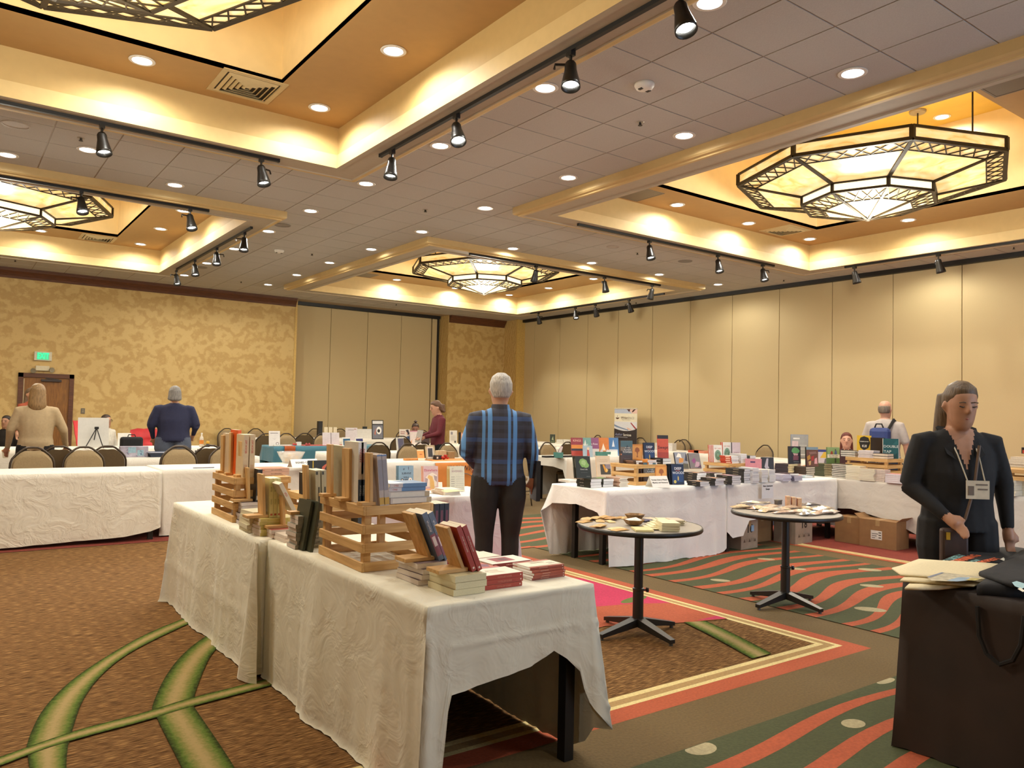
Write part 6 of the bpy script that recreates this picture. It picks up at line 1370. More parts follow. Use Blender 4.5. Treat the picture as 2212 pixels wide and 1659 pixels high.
# ------------------------------------------------------------------ foreground right table: tote bags and shirts
GTt = 'cream tote bags on the black draped table'
def soft_slab(label, name, cat, pts, z, th, m, group=None, seed=0, droop=0.0):
    """a folded cloth slab following a plan outline, gently uneven"""
    n = len(pts); cx = sum(p[0] for p in pts)/n; cy = sum(p[1] for p in pts)/n
    vs = []; R_ = 4
    P = []
    for i in range(n):
        a, b_ = pts[i], pts[(i+1) % n]
        for k in range(4): P.append((a[0]+(b_[0]-a[0])*k/4, a[1]+(b_[1]-a[1])*k/4))
    N = len(P)
    def zz(x, y): return z+.008*noise.noise((x*4, y*4, seed))-(droop*max(0, 3.62-x))
    rings = [(1.0, 0), (1.012, th*.5), (.995, th), (.7, th+.003), (.35, th+.004)]
    for s, dz in rings:
        for x, y in P: X, Y = cx+(x-cx)*s, cy+(y-cy)*s; vs.append((X, Y, zz(X, Y)+dz))
    vs.append((cx, cy, zz(cx, cy)+th+.004))
    fs = [tuple(range(N-1, -1, -1))]
    for j in range(len(rings)-1): fs += [(j*N+i, j*N+(i+1) % N, (j+1)*N+(i+1) % N, (j+1)*N+i) for i in range(N)]
    fs += [((len(rings)-1)*N+i, (len(rings)-1)*N+(i+1) % N, len(vs)-1) for i in range(N)]
    o = MB().add([(v[0]-cx, v[1]-cy, v[2]-z) for v in vs], fs).build(name, m, smooth=True, loc=(cx, cy, z))
    return tag(o, label, cat, group) if label else o
CANV = mat('#d9c9a2', .8, .05, 90, .1, name='canvas')
def P3(*pp, z=Z0): return [tuple(at(x, y, z)[:2]) for x, y in pp]
soft_slab('lowest cream tote bag jutting over the edge of the black draped table', 'tote_bag', 'bag', P3((1955, 1277), (2100, 1270), (2150, 1240), (1990, 1232)), Z0+.001, .012, CANV, GTt, 1)
soft_slab('middle cream tote bag of the pile on the black draped table', 'tote_bag', 'bag', P3((1945, 1264), (2103, 1276), (2170, 1236), (1990, 1226)), Z0+.014, .010, CANV, GTt, 2)
tb = soft_slab('top cream tote bag printed with a blue and grey landscape', 'tote_bag', 'bag', P3((1927, 1242), (1946, 1257), (2085, 1270), (2118, 1262), (2172, 1232), (1985, 1222)), Z0+.026, .009, CANV, GTt, 3)
zt = Z0+.0415
def decal(name, pts, m, parent, z):
    q = [at(x, y, z) for x, y in pts]; l = parent.location
    return MB().poly([(v.x-l.x, v.y-l.y, z-l.z) for v in q]).build(name, m, parent)
decal('printed_scene', ((2002, 1246), (2034, 1236), (2120, 1246), (2128, 1250), (2060, 1256), (2012, 1254)), mat('#b9ae94', .8, .3, 40), tb, zt+.003)
decal('printed_water', ((2045, 1254), (2070, 1247), (2095, 1247), (2090, 1254), (2066, 1256)), mat('#93a8b8', .8, .15, 20), tb, zt+.0036)
decal('printed_frame', ((2002, 1246), (2034, 1236), (2040, 1237), (2010, 1247)), mat('#7d8290', .8), tb, zt+.004)
decal('printed_grass', ((2085, 1253), (2100, 1248), (2122, 1250), (2105, 1254)), mat('#b3a464', .8, .3, 60), tb, zt+.0042)
SHIRT = mat('#1c1b1d', .85, .12, 40, .1, name='black_cotton')
GSh = 'folded black shirts on the black draped table'
s1 = soft_slab('black folded shirt with orange and teal lettering behind the tote bags', 'folded_shirt', 'shirt', P3((2030, 1222), (2200, 1224), (2260, 1200), (2190, 1188), (2090, 1196)), Z0+.0005, .022, SHIRT, GSh, 4)
zs = Z0+.0245
TEAL, ORNG = mat('#7aa6a2', .8, .1), mat('#d9683e', .8, .1)
def lettered(txt, px, py, px2, py2, hgt, m, parent, z, name='lettering', shear=0):
    a, b_ = at(px, py, z), at(px2, py2, z); d = (b_-a); L = d.length; d.normalize(); n_ = Vector((-d.y, d.x, 0)); l = parent.location
    v, f = text_mesh(txt, bold=.04, shear=shear); w = max(q[0] for q in v)-min(q[0] for q in v); x0 = min(q[0] for q in v)
    MB().add([a-l+d*((q[0]-x0)/w*L)+n_*((q[1]+.36)*hgt) for q in v], f).build(name, m, parent)
lettered('THE LIKELY', 2038, 1219, 2088, 1199, .05, TEAL, s1, zs+.003); lettered('MORNING', 2062, 1219, 2122, 1200, .065, ORNG, s1, zs+.0034); lettered('FOX HOW', 2086, 1221, 2122, 1210, .04, TEAL, s1, zs+.0036); lettered('BOOKFEST', 2100, 1222, 2165, 1207, .05, ORNG, s1, zs+.0038)
decal('printed_star', ((2160, 1208), (2168, 1204), (2170, 1207), (2178, 1206), (2172, 1209), (2174, 1212), (2167, 1211)), mat('#d6d2c4', .8), s1, zs+.004)
s2 = soft_slab('black folded shirt with a pale blue round print, overlapping the tote bags', 'folded_shirt', 'shirt', P3((2115, 1266), (2185, 1295), (2290, 1300), (2330, 1240), (2210, 1226)), Z0+.048, .020, SHIRT, GSh, 5)
decal('printed_badge', ((2186, 1258), (2196, 1255), (2212, 1260), (2216, 1268), (2206, 1272), (2192, 1266)), mat('#9fc0c6', .8), s2, Z0+.0735)
decal('printed_badge_mark', ((2198, 1272), (2204, 1269), (2214, 1276), (2210, 1279)), mat('#d9d3c0', .8), s2, Z0+.074)
soft_slab('dark shirt under the badge print, with a thin yellow hem', 'folded_shirt', 'shirt', P3((2110, 1284), (2180, 1290), (2290, 1290), (2300, 1250), (2150, 1258)), Z0+.0005, .045, SHIRT, GSh, 6)
soft_slab('third black shirt heaped at the right picture edge', 'folded_shirt', 'shirt', P3((2170, 1232), (2205, 1238), (2300, 1225), (2290, 1200), (2215, 1206)), Z0+.024, .03, SHIRT, GSh, 7)
# strap of a bag hanging down the drape
t = MB().tube([(3.612, 1.36, .72), (3.604, 1.37, .6), (3.603, 1.40, .53), (3.603, 1.45, .50), (3.603, 1.50, .53), (3.604, 1.53, .6), (3.612, 1.54, .72)], .010, 6).build('bag_strap', mat('#100c0a', .8)); tag(t, 'black bag strap looping down the front of the black drape', 'strap')
mb = MB()
for k in range(5):
    mb.tube([(3.50+.012*k, 1.62-.3*j/6-.02*k, .006+.012*k*(.5+.5*math.sin(j))) for j in range(9)], .005, 6)
tag(mb.build('cable_bundle', mat('#121214', .4)), 'black cables lying on the carpet at the foot of the black drape', 'cable')
# ------------------------------------------------------------------ tables farther back
def tcloth(lt, lc, x0, x1, y0, y1, m=None, hang=None, **k):
    table(lt, x0, x1, y0, y1)
    k.setdefault('step', .07); k.setdefault('rows', 8); k.setdefault('amp', .018)
    return cloth(lc, x0, x1, y0, y1, hang or {'S': .74, 'E': .7, 'N': .7, 'W': .72}, m=m, **k)
TL2 = cloth_mat('#ded8cb')
tcloth('table with the patterned laptop sleeve behind the pale chairs', 'white tablecloth under the patterned laptop sleeve', 2.05, 3.9, 11.78, 12.42, TL2, seed=21)
tcloth('table under the left hand of the woman in tan', 'white tablecloth under the left hand of the woman in tan', -1.2, .62, 11.85, 12.5, TL2, seed=22)
tcloth('long left table in front of the gold wall, left part', 'white tablecloth at the left under the red cloth', -.9, 1.6, 14.45, 15.2, TL2, seed=23)
tcloth('long left table in front of the gold wall, right part', 'white tablecloth before the person in navy', 1.62, 4.1, 14.45, 15.2, TL2, seed=24)
tcloth('table under the teal cloth', 'teal tablecloth with a fold line, centre left', 5.12, 7.5, 14.6, 15.35, cloth_mat('#3f7283', .4), hang={'S': .70, 'E': .6, 'N': .6, 'W': [(0, .3), (.9, .3), (1, .6)]}, seed=25, creases=(.55,))
tcloth('table against the gold wall with the pair of chairs', 'white tablecloth before the pair of chairs at the gold wall', 5.4, 7.25, 18.55, 19.15, TL2, seed=26)
tcloth('table along the folding partition', 'white tablecloth along the folding partition', 7.3, 9.9, 18.3, 19.0, TL2, seed=27)
tcloth('table with its end to the orange books, left of centre', 'white tablecloth left of centre behind the big crate books', 5.25, 7.05, 12.15, 12.93, TL2, seed=28)
tcloth('table under the orange cloth, centre', 'white tablecloth with a grey front under the orange runner', 5.05, 7.3, 9.92, 10.72, cloth_mat('#cfcac0', .4), hang={'S': .72, 'E': .6, 'N': .6, 'W': [(0, .30), (.8, .24), (.95, .3), (1, .6)]}, seed=29, creases=(.5,))
tcloth('table before the roll up banner with the teal boxes, black leg showing', 'white tablecloth under the row of bright covers and teal boxes', 8.52, 10.7, 10.08, 10.95, TL2, hang={'S': .745, 'E': .7, 'N': .7, 'W': [(0, .16), (.6, .16), (.9, .2), (1, .4)]}, seed=30, ears=.09)
tcloth('table beyond the bright covers, nearer row', 'white tablecloth with a plum book on it beyond the man in plaid', 9.3, 11.2, 12.9, 13.6, TL2, seed=31)
tcloth('table along the beige partition beyond the man in plaid', 'white tablecloth along the beige partition, far end', 12.2, 12.95, 14.6, 17.2, TL2, seed=32)
tcloth('table along the beige partition right of the banner', 'white tablecloth along the beige partition right of the red card', 12.55, 13.3, 10.4, 12.5, TL2, seed=33)
tcloth('table along the beige partition behind the hat cover', 'white tablecloth corner along the beige partition behind the pink book', 12.2, 13.0, 7.4, 9.35, TL2, seed=34)
tcloth('table behind the woman in maroon', 'white tablecloth with a blue edge strip behind the woman in maroon', 8.3, 10.2, 15.0, 15.7, TL2, seed=35)
def yb(px, py, Y, z=Z0): p = aty(px, py, Y); return (p.x, Y, z)
def stand(label, px, Y, w, h, col, art=None, rz=0, t=.008, lean=.15, name='booklet', cat='booklet', group=None, z=Z0):
    p = aty(px, 960, Y); return book(name, label, place((p.x, Y, z), rz, lean=lean), t, w, h, col, PAGEW, art, None, False, group, cat)
# left tables
GL = 'things on the left tables'
t = thing('laptop_sleeve_box', 'pastel patterned box with dark crescents on the table behind the pale chairs', 'box', yb(259, 987, 11.9), .0, GL)
bevel(MB().box((0, 0, 0), (.36, .10, .15)).build('box_body', mat('#a9a4b4', .5, .25, 12), t), .004)
mb = MB()
for k in range(16):
    x, z = rnd.uniform(.03, .33), rnd.uniform(.02, .13); r = rnd.uniform(.008, .016); a0 = rnd.uniform(0, 6)
    mb.poly([(x+r*math.cos(a0+i*.5), -.001, z+r*math.sin(a0+i*.5)) for i in range(7)]+[(x+r*.7*math.cos(a0+i*.5)+r*.25, -.001, z+r*.7*math.sin(a0+i*.5)) for i in range(6, -1, -1)])
mb.build('printed_crescents', mat('#4f5a80', .5), t, kind='stuff'); MB().box((.10, -.0008, .06), (.2, -.0004, .14)).box((.22, -.0008, .02), (.3, -.0004, .1)).build('printed_patch', mat('#93b4c4', .5, .2), t)
t = thing('equipment_case', 'black rounded case standing behind the pastel patterned box', 'case', yb(260, 965, 12.2), .0, GL); bevel(MB().box((0, 0, 0), (.30, .10, .27)).build('case_body', mat('#151415', .8, .2, 60), t), .035); MB().tube([(.1, .05, .27), (.11, .05, .30), (.19, .05, .30), (.2, .05, .27)], .008, 6).build('handle', BLACK, t)
t = thing('blue_tray', 'slate blue tray with papers in front of the person in navy', 'tray', yb(352, 996, 11.98), .05, GL)
mb = MB(); frame_ring(mb, -.22, .22, -.15, .15, [(.03, 0), (0, .06), (-.02, .065), (-.02, .058), (.0, .052), (.028, .006), (.2, .006)]); mb.box((-.19, -.12, 0), (.19, .12, .006)); mb.build('tray_body', mat('#3f4a60', .5), t); MB().box((-.18, -.12, .05), (.12, .10, .054)).build('paper_sheet', mat('#dfdfe4', .6), t)
t = thing('camera_bag', 'small black camera right of the blue tray', 'camera', yb(431, 985, 12.0), 0, GL); MB().box((-.06, -.03, 0), (.06, .03, .08)).lathe([(0, 0), (.03, 0), (.034, .05), (0, .05)], 14, M=Matrix.Translation((0, -.03, .04)) @ Matrix.Rotation(PI/2, 4, 'X')).box((-.03, -.02, .08), (.03, .02, .10)).build('camera_body', mat('#161618', .4), t)
bd = yb(206, 975, 14.55)
t = thing('display_easel', 'black table easel holding a white board with its back to the camera', 'easel', bd, 0)
for dx, y in ((-.17, -.02), (.10, -.02), (-.03, .2)): MB().tube([(dx*1.0, y-.09, 0), (.0, -.03, .33)], .008, 6).build('leg', BLACK, t)
MB().box((-.03, -.05, .31), (.03, -.01, .35)).build('clamp', BLACK, t)
M = Matrix.Translation((bd[0]-.26, bd[1]+.03, bd[2]+.004)) @ Matrix.Rotation(-.16, 4, 'X') @ Matrix.Rotation(.0, 4, 'Y')
o = MB().box((0, 0, 0), (.46, .006, .50)).build('foam_board', mat('#c9c7c1', .7, .03, 20)); o.matrix_world = M; tag(o, 'white foam board leaning on the black easel before the seated person', 'board')
stand('white sheet in a stand right of the seated person with glasses', 254, 14.8, .21, .24, '#dad8d2', art=[('r', '#8f8d88', .1, .7, .8, .71), ('r', '#8f8d88', .1, .6, .7, .61)], group=GL)
p = yb(435, 962, 14.7); t = thing('drink_bottle', 'clear bottle with an orange label beside the person in navy', 'bottle', p, 0, GL); MB().lathe([(0, 0), (.034, 0), (.036, .02), (.036, .13), (.030, .17), (.014, .20), (.014, .225), (0, .225)], 16).build('bottle_body', mat('#c9bfae', .2), t, smooth=True); MB().lathe([(.0365, .05), (.0368, .052), (.0368, .12), (.0365, .122)], 16, cap=False).build('label', mat('#c9792c', .5), t); MB().lathe([(0, .225), (.016, .225), (.016, .25), (0, .25)], 12).build('cap', mat('#d9d6cc', .5), t)
p = yb(441, 966, 14.6); t = thing('candle_jar', 'small yellow topped jar by the bottle near the person in navy', 'jar', (p[0]+.06, p[1], p[2]), 0, GL); MB().lathe([(0, 0), (.035, 0), (.03, .05), (.02, .06), (0, .06)], 14).build('jar', mat('#3c3a44', .3), t); MB().lathe([(0, .06), (.028, .06), (.03, .10), (0, .11)], 14).build('top', mat('#c99a34', .5), t)
p = yb(12, 985, 12.1); t = thing('snack_cup', 'yellow and white cup at the left edge by the hand of the woman in tan', 'cup', p, 0, GL); MB().lathe([(0, 0), (.03, 0), (.045, .09), (.042, .09), (.028, .004), (0, .004)], 16).build('cup', mat('#d9cfb8', .5), t); MB().lathe([(0, .09), (.047, .09), (.047, .10), (.02, .115), (0, .115)], 16).build('lid', mat('#c98a2c', .5), t)
for i, (px, Y, col, lb) in enumerate(((296, 14.6, '#dcdad4', 'small white folded card before the right red cloth'), (235, 14.6, '#3a3634', 'dark tablet lying before the seated person with glasses'))):
    p = yb(px, 963, Y); tag(MB().box((-.08, -.05, 0), (.08, .05, .02 if i else .045)).build('folded_card' if not i else 'tablet', mat(col, .5), loc=p), lb, 'card' if not i else 'tablet', GL)
def drape(label, x, y, z, w, h, d, m, rz=0, seed=0):
    """a cloth thrown over a chair back"""
    vs = []; fs = []; n = 9
    for j in range(n):
        for i in range(n):
            u, v = i/(n-1)-.5, j/(n-1)
            px = u*w*(1+.35*v); pz = -v*h+.04*noise.noise((u*3, v*3, seed)); py = -.03-d*v+.05*noise.noise((u*5, v*4, seed+2))*(.3+v)
            vs.append((px, py, pz))
    for j in range(n-1):
        for i in range(n-1): k = j*n+i; fs.append((k, k+1, k+n+1, k+n))
    m0 = len(vs); vs += [(p[0], p[1]+.012, p[2]) for p in vs]; fs += [tuple(m0+q for q in reversed(f)) for f in fs]
    o = MB().add(vs, fs).build('red_cloth', m, smooth=True, loc=(x, y, z)); o.rotation_euler = (0, 0, rz); return tag(o, label, 'cloth', 'red cloths at the gold wall')
REDC = mat('#b81f22', .6, .15, 8, name='red_fabric')
p = aty(172, 940, 16.6); drape('red cloth heaped left of the easel board', p.x, 16.6, 1.17, .34, .50, .25, REDC, .5, 1)
p = aty(310, 940, 17.6); drape('red cloth thrown over the chair right of the white sheet', p.x, 17.62, 1.0, .50, .42, .1, REDC, 0, 5)
# teal table
GTe = 'flyers and booklets on the teal table'
o = MB()
for j in range(9): pass
vs = []; fs = []
for j in range(12):
    v = j/11; 
    for i in range(5):
        u = i/4; s = v*1.0
        if s < .45: P_ = (5.30+.22*u, 15.2-(s/.45)*.63, Z0+.004)
        else: P_ = (5.30+.22*u+.01*math.sin(9*s), 14.565-.02*math.sin(5*u)-.01, Z0+.003-(s-.45)*.62)
        vs.append(P_)
for j in range(11):
    for i in range(4): k = j*5+i; fs.append((k, k+1, k+6, k+5))
tag(MB().add(vs, fs).build('orange_scarf', mat('#9c4a1c', .8, .15, 40), smooth=True), 'rust orange scarf hanging over the left end of the teal table', 'scarf')
fl = [('r', '#3a3836', .12, .84, .82, .87), ('r', '#b9b5b0', .1, .7, .9, .705), ('r', '#b9b5b0', .1, .6, .9, .605), ('p', '#c4bfba', [(.3, .5), (.5, .44), (.7, .5), (.5, .48)]), ('d', '#6b5058', .76, .16, .14, .10), ('d', '#dcd9d6', .76, .16, .10, .07)]
stand('white flyer with a black heading and a round seal on the teal table', 581, 14.75, .215, .29, '#dcd8d4', art=fl, group=GTe, lean=.12)
for i, px in enumerate((697, 714)):
    stand(('left white letter sheet on its stand at the right of the teal table', 'right white letter sheet on its stand at the right of the teal table')[i], px, 14.85, .19, .26, '#d8d0d2', art=[('r', '#a9a2a4', .15, .9-.06*k, .85-.1*(k % 3), .905-.06*k) for k in range(11)], group=GTe, lean=.12)
for i in range(3): stand('small cream card behind the letter sheets, %s of three' % ('left', 'middle', 'right')[i], 700+10*i, 15.2, .075, .36, '#d8cfae', group=GTe, lean=.05)
tag(MB().box((0, 0, 0), (.11, .1, .42)).build('black_display_box', mat('#1e1c1c', .6), loc=yb(687, 950, 18.7)), 'narrow black display box behind the letter sheets', 'box', GTe)
tag(MB().box((0, 0, 0), (1.25, .45, .006)).build('red_runner', mat('#a84a40', .7, .3, 30), loc=(5.75, 14.72, Z0)), 'red table runner scattered with small things on the teal table', 'runner', GTe)
for i, (px, c, w_, h_, lb) in enumerate(((645, '#dedad4', .09, .07, 'white small card standing on the red runner'), (638, '#b83a34', .10, .05, 'red ribbon bow on the red runner'), (610, '#e0dcd2', .34, .02, 'white papers at the front of the teal table'), (665, '#9c3a3a', .08, .03, 'dark red bow right of the white card on the runner'))):
    p = yb(px, 960, 14.8 if i != 2 else 14.68, Z0+.007); 
    mb = MB()
    if 'bow' in lb: mb.lathe([(0, 0), (.03, .01), (.02, .04), (0, .05)], 8, M=Matrix.Translation((-.03, 0, 0))).lathe([(0, 0), (.03, .01), (.02, .04), (0, .05)], 8, M=Matrix.Translation((.03, 0, 0))).box((-.01, -.01, 0), (.01, .01, .03))
    else: mb.box((-w_/2, -.03, 0), (w_/2, .03, h_))
    tag(mb.build('ribbon_bow' if 'bow' in lb else 'white_card', mat(c, .6, .1), loc=p), lb, 'bow' if 'bow' in lb else 'card', GTe)
GBl = 'portrait booklets in the centre'
pb_ = lambda c, c2: [('r', c, .12, .06, 1, .9), ('d', c2, .55, .40, .26, .22), ('d', c2, .55, .62, .15, .12)]
stand('blue portrait booklet with white margin, left of the pair', 741, 12.75, .19, .245, '#d2d0ca', art=pb_('#2c5878', '#24455e'), group=GBl, rz=.35)
stand('navy portrait booklet with white margin, right of the pair', 769, 12.75, .19, .245, '#d2d0ca', art=pb_('#2a2f66', '#232654'), group=GBl, rz=.35)
stand('slate portrait booklet with two figures behind the pale chair', 858, 12.6, .20, .25, '#cfccc4', art=[('r', '#5b5a72', .2, .05, .98, .92), ('d', '#46465e', .45, .25, .12, .14), ('d', '#46465e', .8, .25, .12, .14)], group=GBl, rz=.35)
GF = 'flyers on the far centre tables'
stand('tall white flyer with a pink heading behind the blue portraits', 746, 14.9, .26, .36, '#d6cfd0', art=[('r', '#9a9496', .2, .86, .7, .89), ('r', '#b06a60', .72, .9, .9, .93)], group=GF, lean=.05)
stand('low white flyer right of the tall one', 771, 18.5, .6, .24, '#d0cdc6', group=GF, lean=.05)
stand('small black book with a pale emblem standing high behind the navy portrait', 782, 18.6, .13, .30, '#22292b', art=[('d', '#7d8a84', .5, .45, .25, .1), ('r', '#c9cdc6', .3, .12, .7, .16)], group=GF, lean=.0)
stand('black framed poster with a coffee cup behind the dark chair', 803, 13.4, .24, .36, '#1d1b1c', art=[('r', '#d2cfca', .06, .80, .94, .96), ('r', '#6f7078', .06, .04, .94, .74), ('d', '#e2dfd8', .6, .46, .22, .2), ('d', '#26211e', .58, .44, .12, .09), ('p', '#b86a54', [(.2, .3), (.34, .6), (.3, .2)])], group=GF, lean=.08, z=.95)
p = aty(817, 975, 13.42); tag(MB().box((-.14, -.05, 0), (.14, .15, .18)).build('display_riser', mat('#cfcac0', .7), loc=(p.x, 13.45, Z0)), 'white riser under the coffee cup poster', 'box', GF) if False else None
# centre table with orange runner
GO = 'things on the orange runner table'
vs = []; fs = []
for j in range(14):
    s = j/13*1.28
    for i in range(9):
        u = i/8; x = 5.86+.95*u
        if s < .56: P_ = (x, 10.48-s, Z0+.0045)
        else: P_ = (x+.01*math.sin(7*u), 9.905-.014*math.sin(u*11)*(s-.56)*2-.004, Z0+.002-(s-.56))
        vs.append(P_)
for j in range(13):
    for i in range(8): k = j*9+i; fs.append((k, k+1, k+10, k+9))
orn = MB().add(vs, fs).build('orange_runner', mat('#c87c38', .75, .1, 6), smooth=True)
tag(orn, 'orange cloth with a black name on its front, hanging from the centre table', 'cloth')
v, f = text_mesh('[PICKWICK]', bold=.01); MB().add([(6.34+q[0]*.105, 9.872, .66+q[1]*.105) for q in v], f).build('lettering', mat('#2c2420', .6), orn)
MB().tube([(6.36+.20*math.cos(a/24*2*PI), 9.872, .36+.22*math.sin(a/24*2*PI)) for a in range(24)], .006, 5, closed=True).build('printed_ring', mat('#6b6864', .6), orn)
stand('small orange card with printed lines standing on the orange runner', 904, 10.2, .115, .165, '#d98f46', art=[('r', '#e6c9a0', 0, .88, 1, 1), ('r', '#a85c2c', .3, .5, .7, .6), ('r', '#e2cdb2', 0, 0, 1, .2)], group=GO, lean=.3)
p = yb(931, 992, 10.3); t = thing('picture_frame', 'pale wooden picture frame with a small dark print on the orange runner', 'frame', p, .1, GO)
mb = MB(); M = Matrix.Rotation(-.15, 4, 'X')
frame_pts = [((-.085, 0, 0), (.085, .015, .022)), ((-.085, 0, .20), (.085, .015, .222)), ((-.085, 0, 0), (-.063, .015, .222)), ((.063, 0, 0), (.085, .015, .222))]
for a, b_ in frame_pts: mb.box(a, b_, 0, M)
mb.build('frame', mat('#b8a988', .5), t); MB().box((-.065, .006, .02), (.065, .01, .205), 0, M).build('mount', mat('#d6d0c4', .6), t); MB().box((-.042, .004, .045), (.042, .006, .175), 0, M).build('print', mat('#3a3c44', .5, .2, 20), t)
for i, (px, lb, c, w_, h_, nm, ct) in enumerate(((945, 'small dark box with a white mark right of the picture frame', '#2a2626', .11, .07, 'small_box', 'box'), (952, 'tan card box behind the dark box', '#b8a480', .16, .13, 'small_box', 'box'), (972, 'brown woven box behind the red flowers', '#8f7650', .13, .11, 'small_box', 'box'), (890, 'orange scarf crumpled at the left of the orange card', '#c47f3c', .26, .03, 'crumpled_scarf', 'scarf'))):
    p = yb(px, 990, 10.25+.22*(i in (1, 2))); t = thing(nm, lb, ct, p, .1, GO); bevel(MB().box((-w_/2, -.04, 0), (w_/2, .04, h_)).build('body', mat(c, .6, .15, 20), t), .004); MB().box((-w_/2+.01, -.042, h_*.3), (-w_/2+.04, -.0402, h_*.7)).build('mark', mat('#d9d2c6' if i == 0 else c, .5), t)
p = yb(961, 993, 10.2); t = thing('red_flowers', 'bunch of red artificial flowers on the orange runner', 'flowers', p, 0, GO)
for k in range(9):
    a = k*.7; M = Matrix.Translation((.055*math.cos(a)*(k % 3)/2, .03*math.sin(a), .015+.012*(k % 4))) @ Matrix.Rotation(a, 4, Vector((.5, .3, 1)).normalized())
    MB().lathe([(0, 0), (.018, .004), (.026, .02), (.014, .024), (0, .014)], 7, M=M).build('petal_head', mat('#b3281c', .5, .2), t)
t = thing('handbag', 'black handbag with one tall loop handle on the chair in the centre', 'bag', yb(899, 965, 11.95, .478), 0); bevel(MB().box((-.11, -.05, 0), (.11, .05, .19)).build('bag_body', mat('#1a1715', .6), t), .03); MB().tube([(-.06, 0, .17), (-.055, 0, .27), (-.02, 0, .33), (.03, 0, .33), (.065, 0, .26), (.07, 0, .17)], .009, 6).build('handle', mat('#1a1715', .5), t)
# magazines before the two women in the centre
GMg = 'magazines before the woman in maroon'
stand('magazine cover with a dark haired figure at the left of the seated woman', 863, 15.2, .26, .33, '#d0c4b8', art=[('p', '#33272c', [(.6, .95), (.85, .98), (.95, .7), (.8, .6)]), ('p', '#d9b09a', [(.62, .75), (.75, .8), (.78, .66), (.66, .62)]), ('p', '#3d5a86', [(.6, .1), (.95, .1), (.95, .55), (.66, .5)]), ('r', '#8a3a44', .1, .8, .55, .84), ('r', '#8a3a44', .1, .68, .5, .72), ('p', '#5c9a6a', [(.1, .5), (.4, .4), (.5, .2), (.2, .1)])], group=GMg, lean=.1)
stand('magazine with a pink top in front of the seated woman', 886, 15.15, .28, .30, '#d3c6c2', art=[('r', '#b87a8c', 0, .92, 1, 1), ('p', '#c98a58', [(.0, .1), (.2, .4), (.1, .0)])], group=GMg, lean=.1)
stand('dark magazine right of the seated woman', 911, 15.15, .20, .27, '#3a2c30', group=GMg, lean=.1)
stand('white printed flyer with a square emblem right of the woman in maroon', 971, 15.1, .20, .31, '#d8d2c6', art=[('r', '#8a8690', .15, .7, .42, .9)]+[('r', '#8f8a84', .12, .62-.05*k, .88-.1*(k % 2), .63-.05*k) for k in range(8)]+[('r', '#4a4644', .62, .1, .85, .25)], group=GMg, lean=.05)
stand('thin black book beside the printed flyer', 990, 15.1, .06, .27, '#1f1c1c', group=GMg, lean=.0)
stand('orange and pink magazine left of the man in plaid', 996, 15.1, .15, .26, '#cf9a80', art=[('r', '#c9725c', .1, .1, .9, .45), ('r', '#e0c2b4', .1, .6, .9, .9)], group=GMg, lean=.05)
# bright covers table
GBm = 'bright covers on the table by the banner'
for px, c, a, lb in ((1235, '#8e2f3e', [('r', '#d98a3c', 0, .42, 1, .62), ('r', '#2a2a3c', 0, .3, 1, .42), ('r', '#b0453a', 0, 0, 1, .3), ('t', '#e3b2a4', 'KINGS', .5, .84, .24)], 'red sunset cover, leftmost of the bright row'), (1253, '#6fa09a', [('p', '#d5e0da', [(.3, .5), (.5, .9), (.6, .6)]), ('t', '#dfe8e2', 'No!', .5, .6, .3)], 'teal cover, second of the bright row'), (1270, '#8a4f7c', [('r', '#d9d0d0', 0, 0, 1, .4), ('t', '#e0cfdd', 'The Rose', .5, .66, .2)], 'purple and white cover, third of the bright row'), (1292, '#cf7a34', [('p', '#e9dccb', [(.3, .3), (.5, .7), (.7, .3)]), ('r', '#e0d6c8', 0, 0, 1, .22)], 'orange cover, fourth of the bright row'), (1313, '#4678b0', [('p', '#d7e2ee', [(.4, .5), (.55, .9), (.65, .5)]), ('r', '#d3d8de', .1, 0, .9, .35)], 'blue and white cover, last of the bright row')):
    stand(lb, px, 10.45, .22, .33, c, art=a, rz=-.35, t=.02, lean=.16, name='book', cat='book', group=GBm)
stand('pale booklet with a small figure before the teal cover', 1260, 10.22, .18, .2, '#9fb4c4', art=[('p', '#b0443c', [(.4, .1), (.7, .1), (.6, .7), (.45, .7)]), ('d', '#dcc9b0', .55, .75, .14, .12)], rz=-.35, group=GBm)
for i, px in enumerate((1206, 1296, 1309)):
    p = yb(px, 985, 10.2); t = thing('teal_box', ('teal card box with a white ribbon flyer, left of the bright covers', 'teal card box under the orange cover', 'teal card box under the blue cover')[i], 'box', p, -.3, 'small teal boxes'); mb = MB(); frame_ring(mb, -.07, .07, -.05, .05, [(.004, .0), (0, .09), (.003, .09), (.006, .004)]); mb.box((-.066, -.046, 0), (.066, .046, .004)).build('box_body', mat('#4f8a82', .6), t); MB().box((-.03, -.01, .01), (.02, -.006, .13 if i else .2), 0, Matrix.Rotation(.3, 4, 'Y')).build('card_inside', mat('#dcd0d2', .5), t)
for i, (px, c, w_) in enumerate(((1217, '#262424', .3), (1185, '#2a2828', .2), (1244, '#8c3c34', .2), (1270, '#7a2c48', .06), (1279, '#dcdad6', .16))):
    p = yb(px, 986, 10.3); tag(MB().box((-w_/2, -.06, 0), (w_/2, .06, .03)).build('leaflet_stack', mat(c, .5, .1), loc=p), ('black leaflets left of the teal box', 'black phone like tablet at the left of the bright table', 'red leaflets under the sunset cover', 'plum card under the purple cover', 'white leaflets right of the plum card')[i], 'leaflets', GBm)
p = yb(1322, 983, 10.15); tent('tent_card', 'white tent card under the blue cover of the bright row', p, -.3, .2, .1, .1)
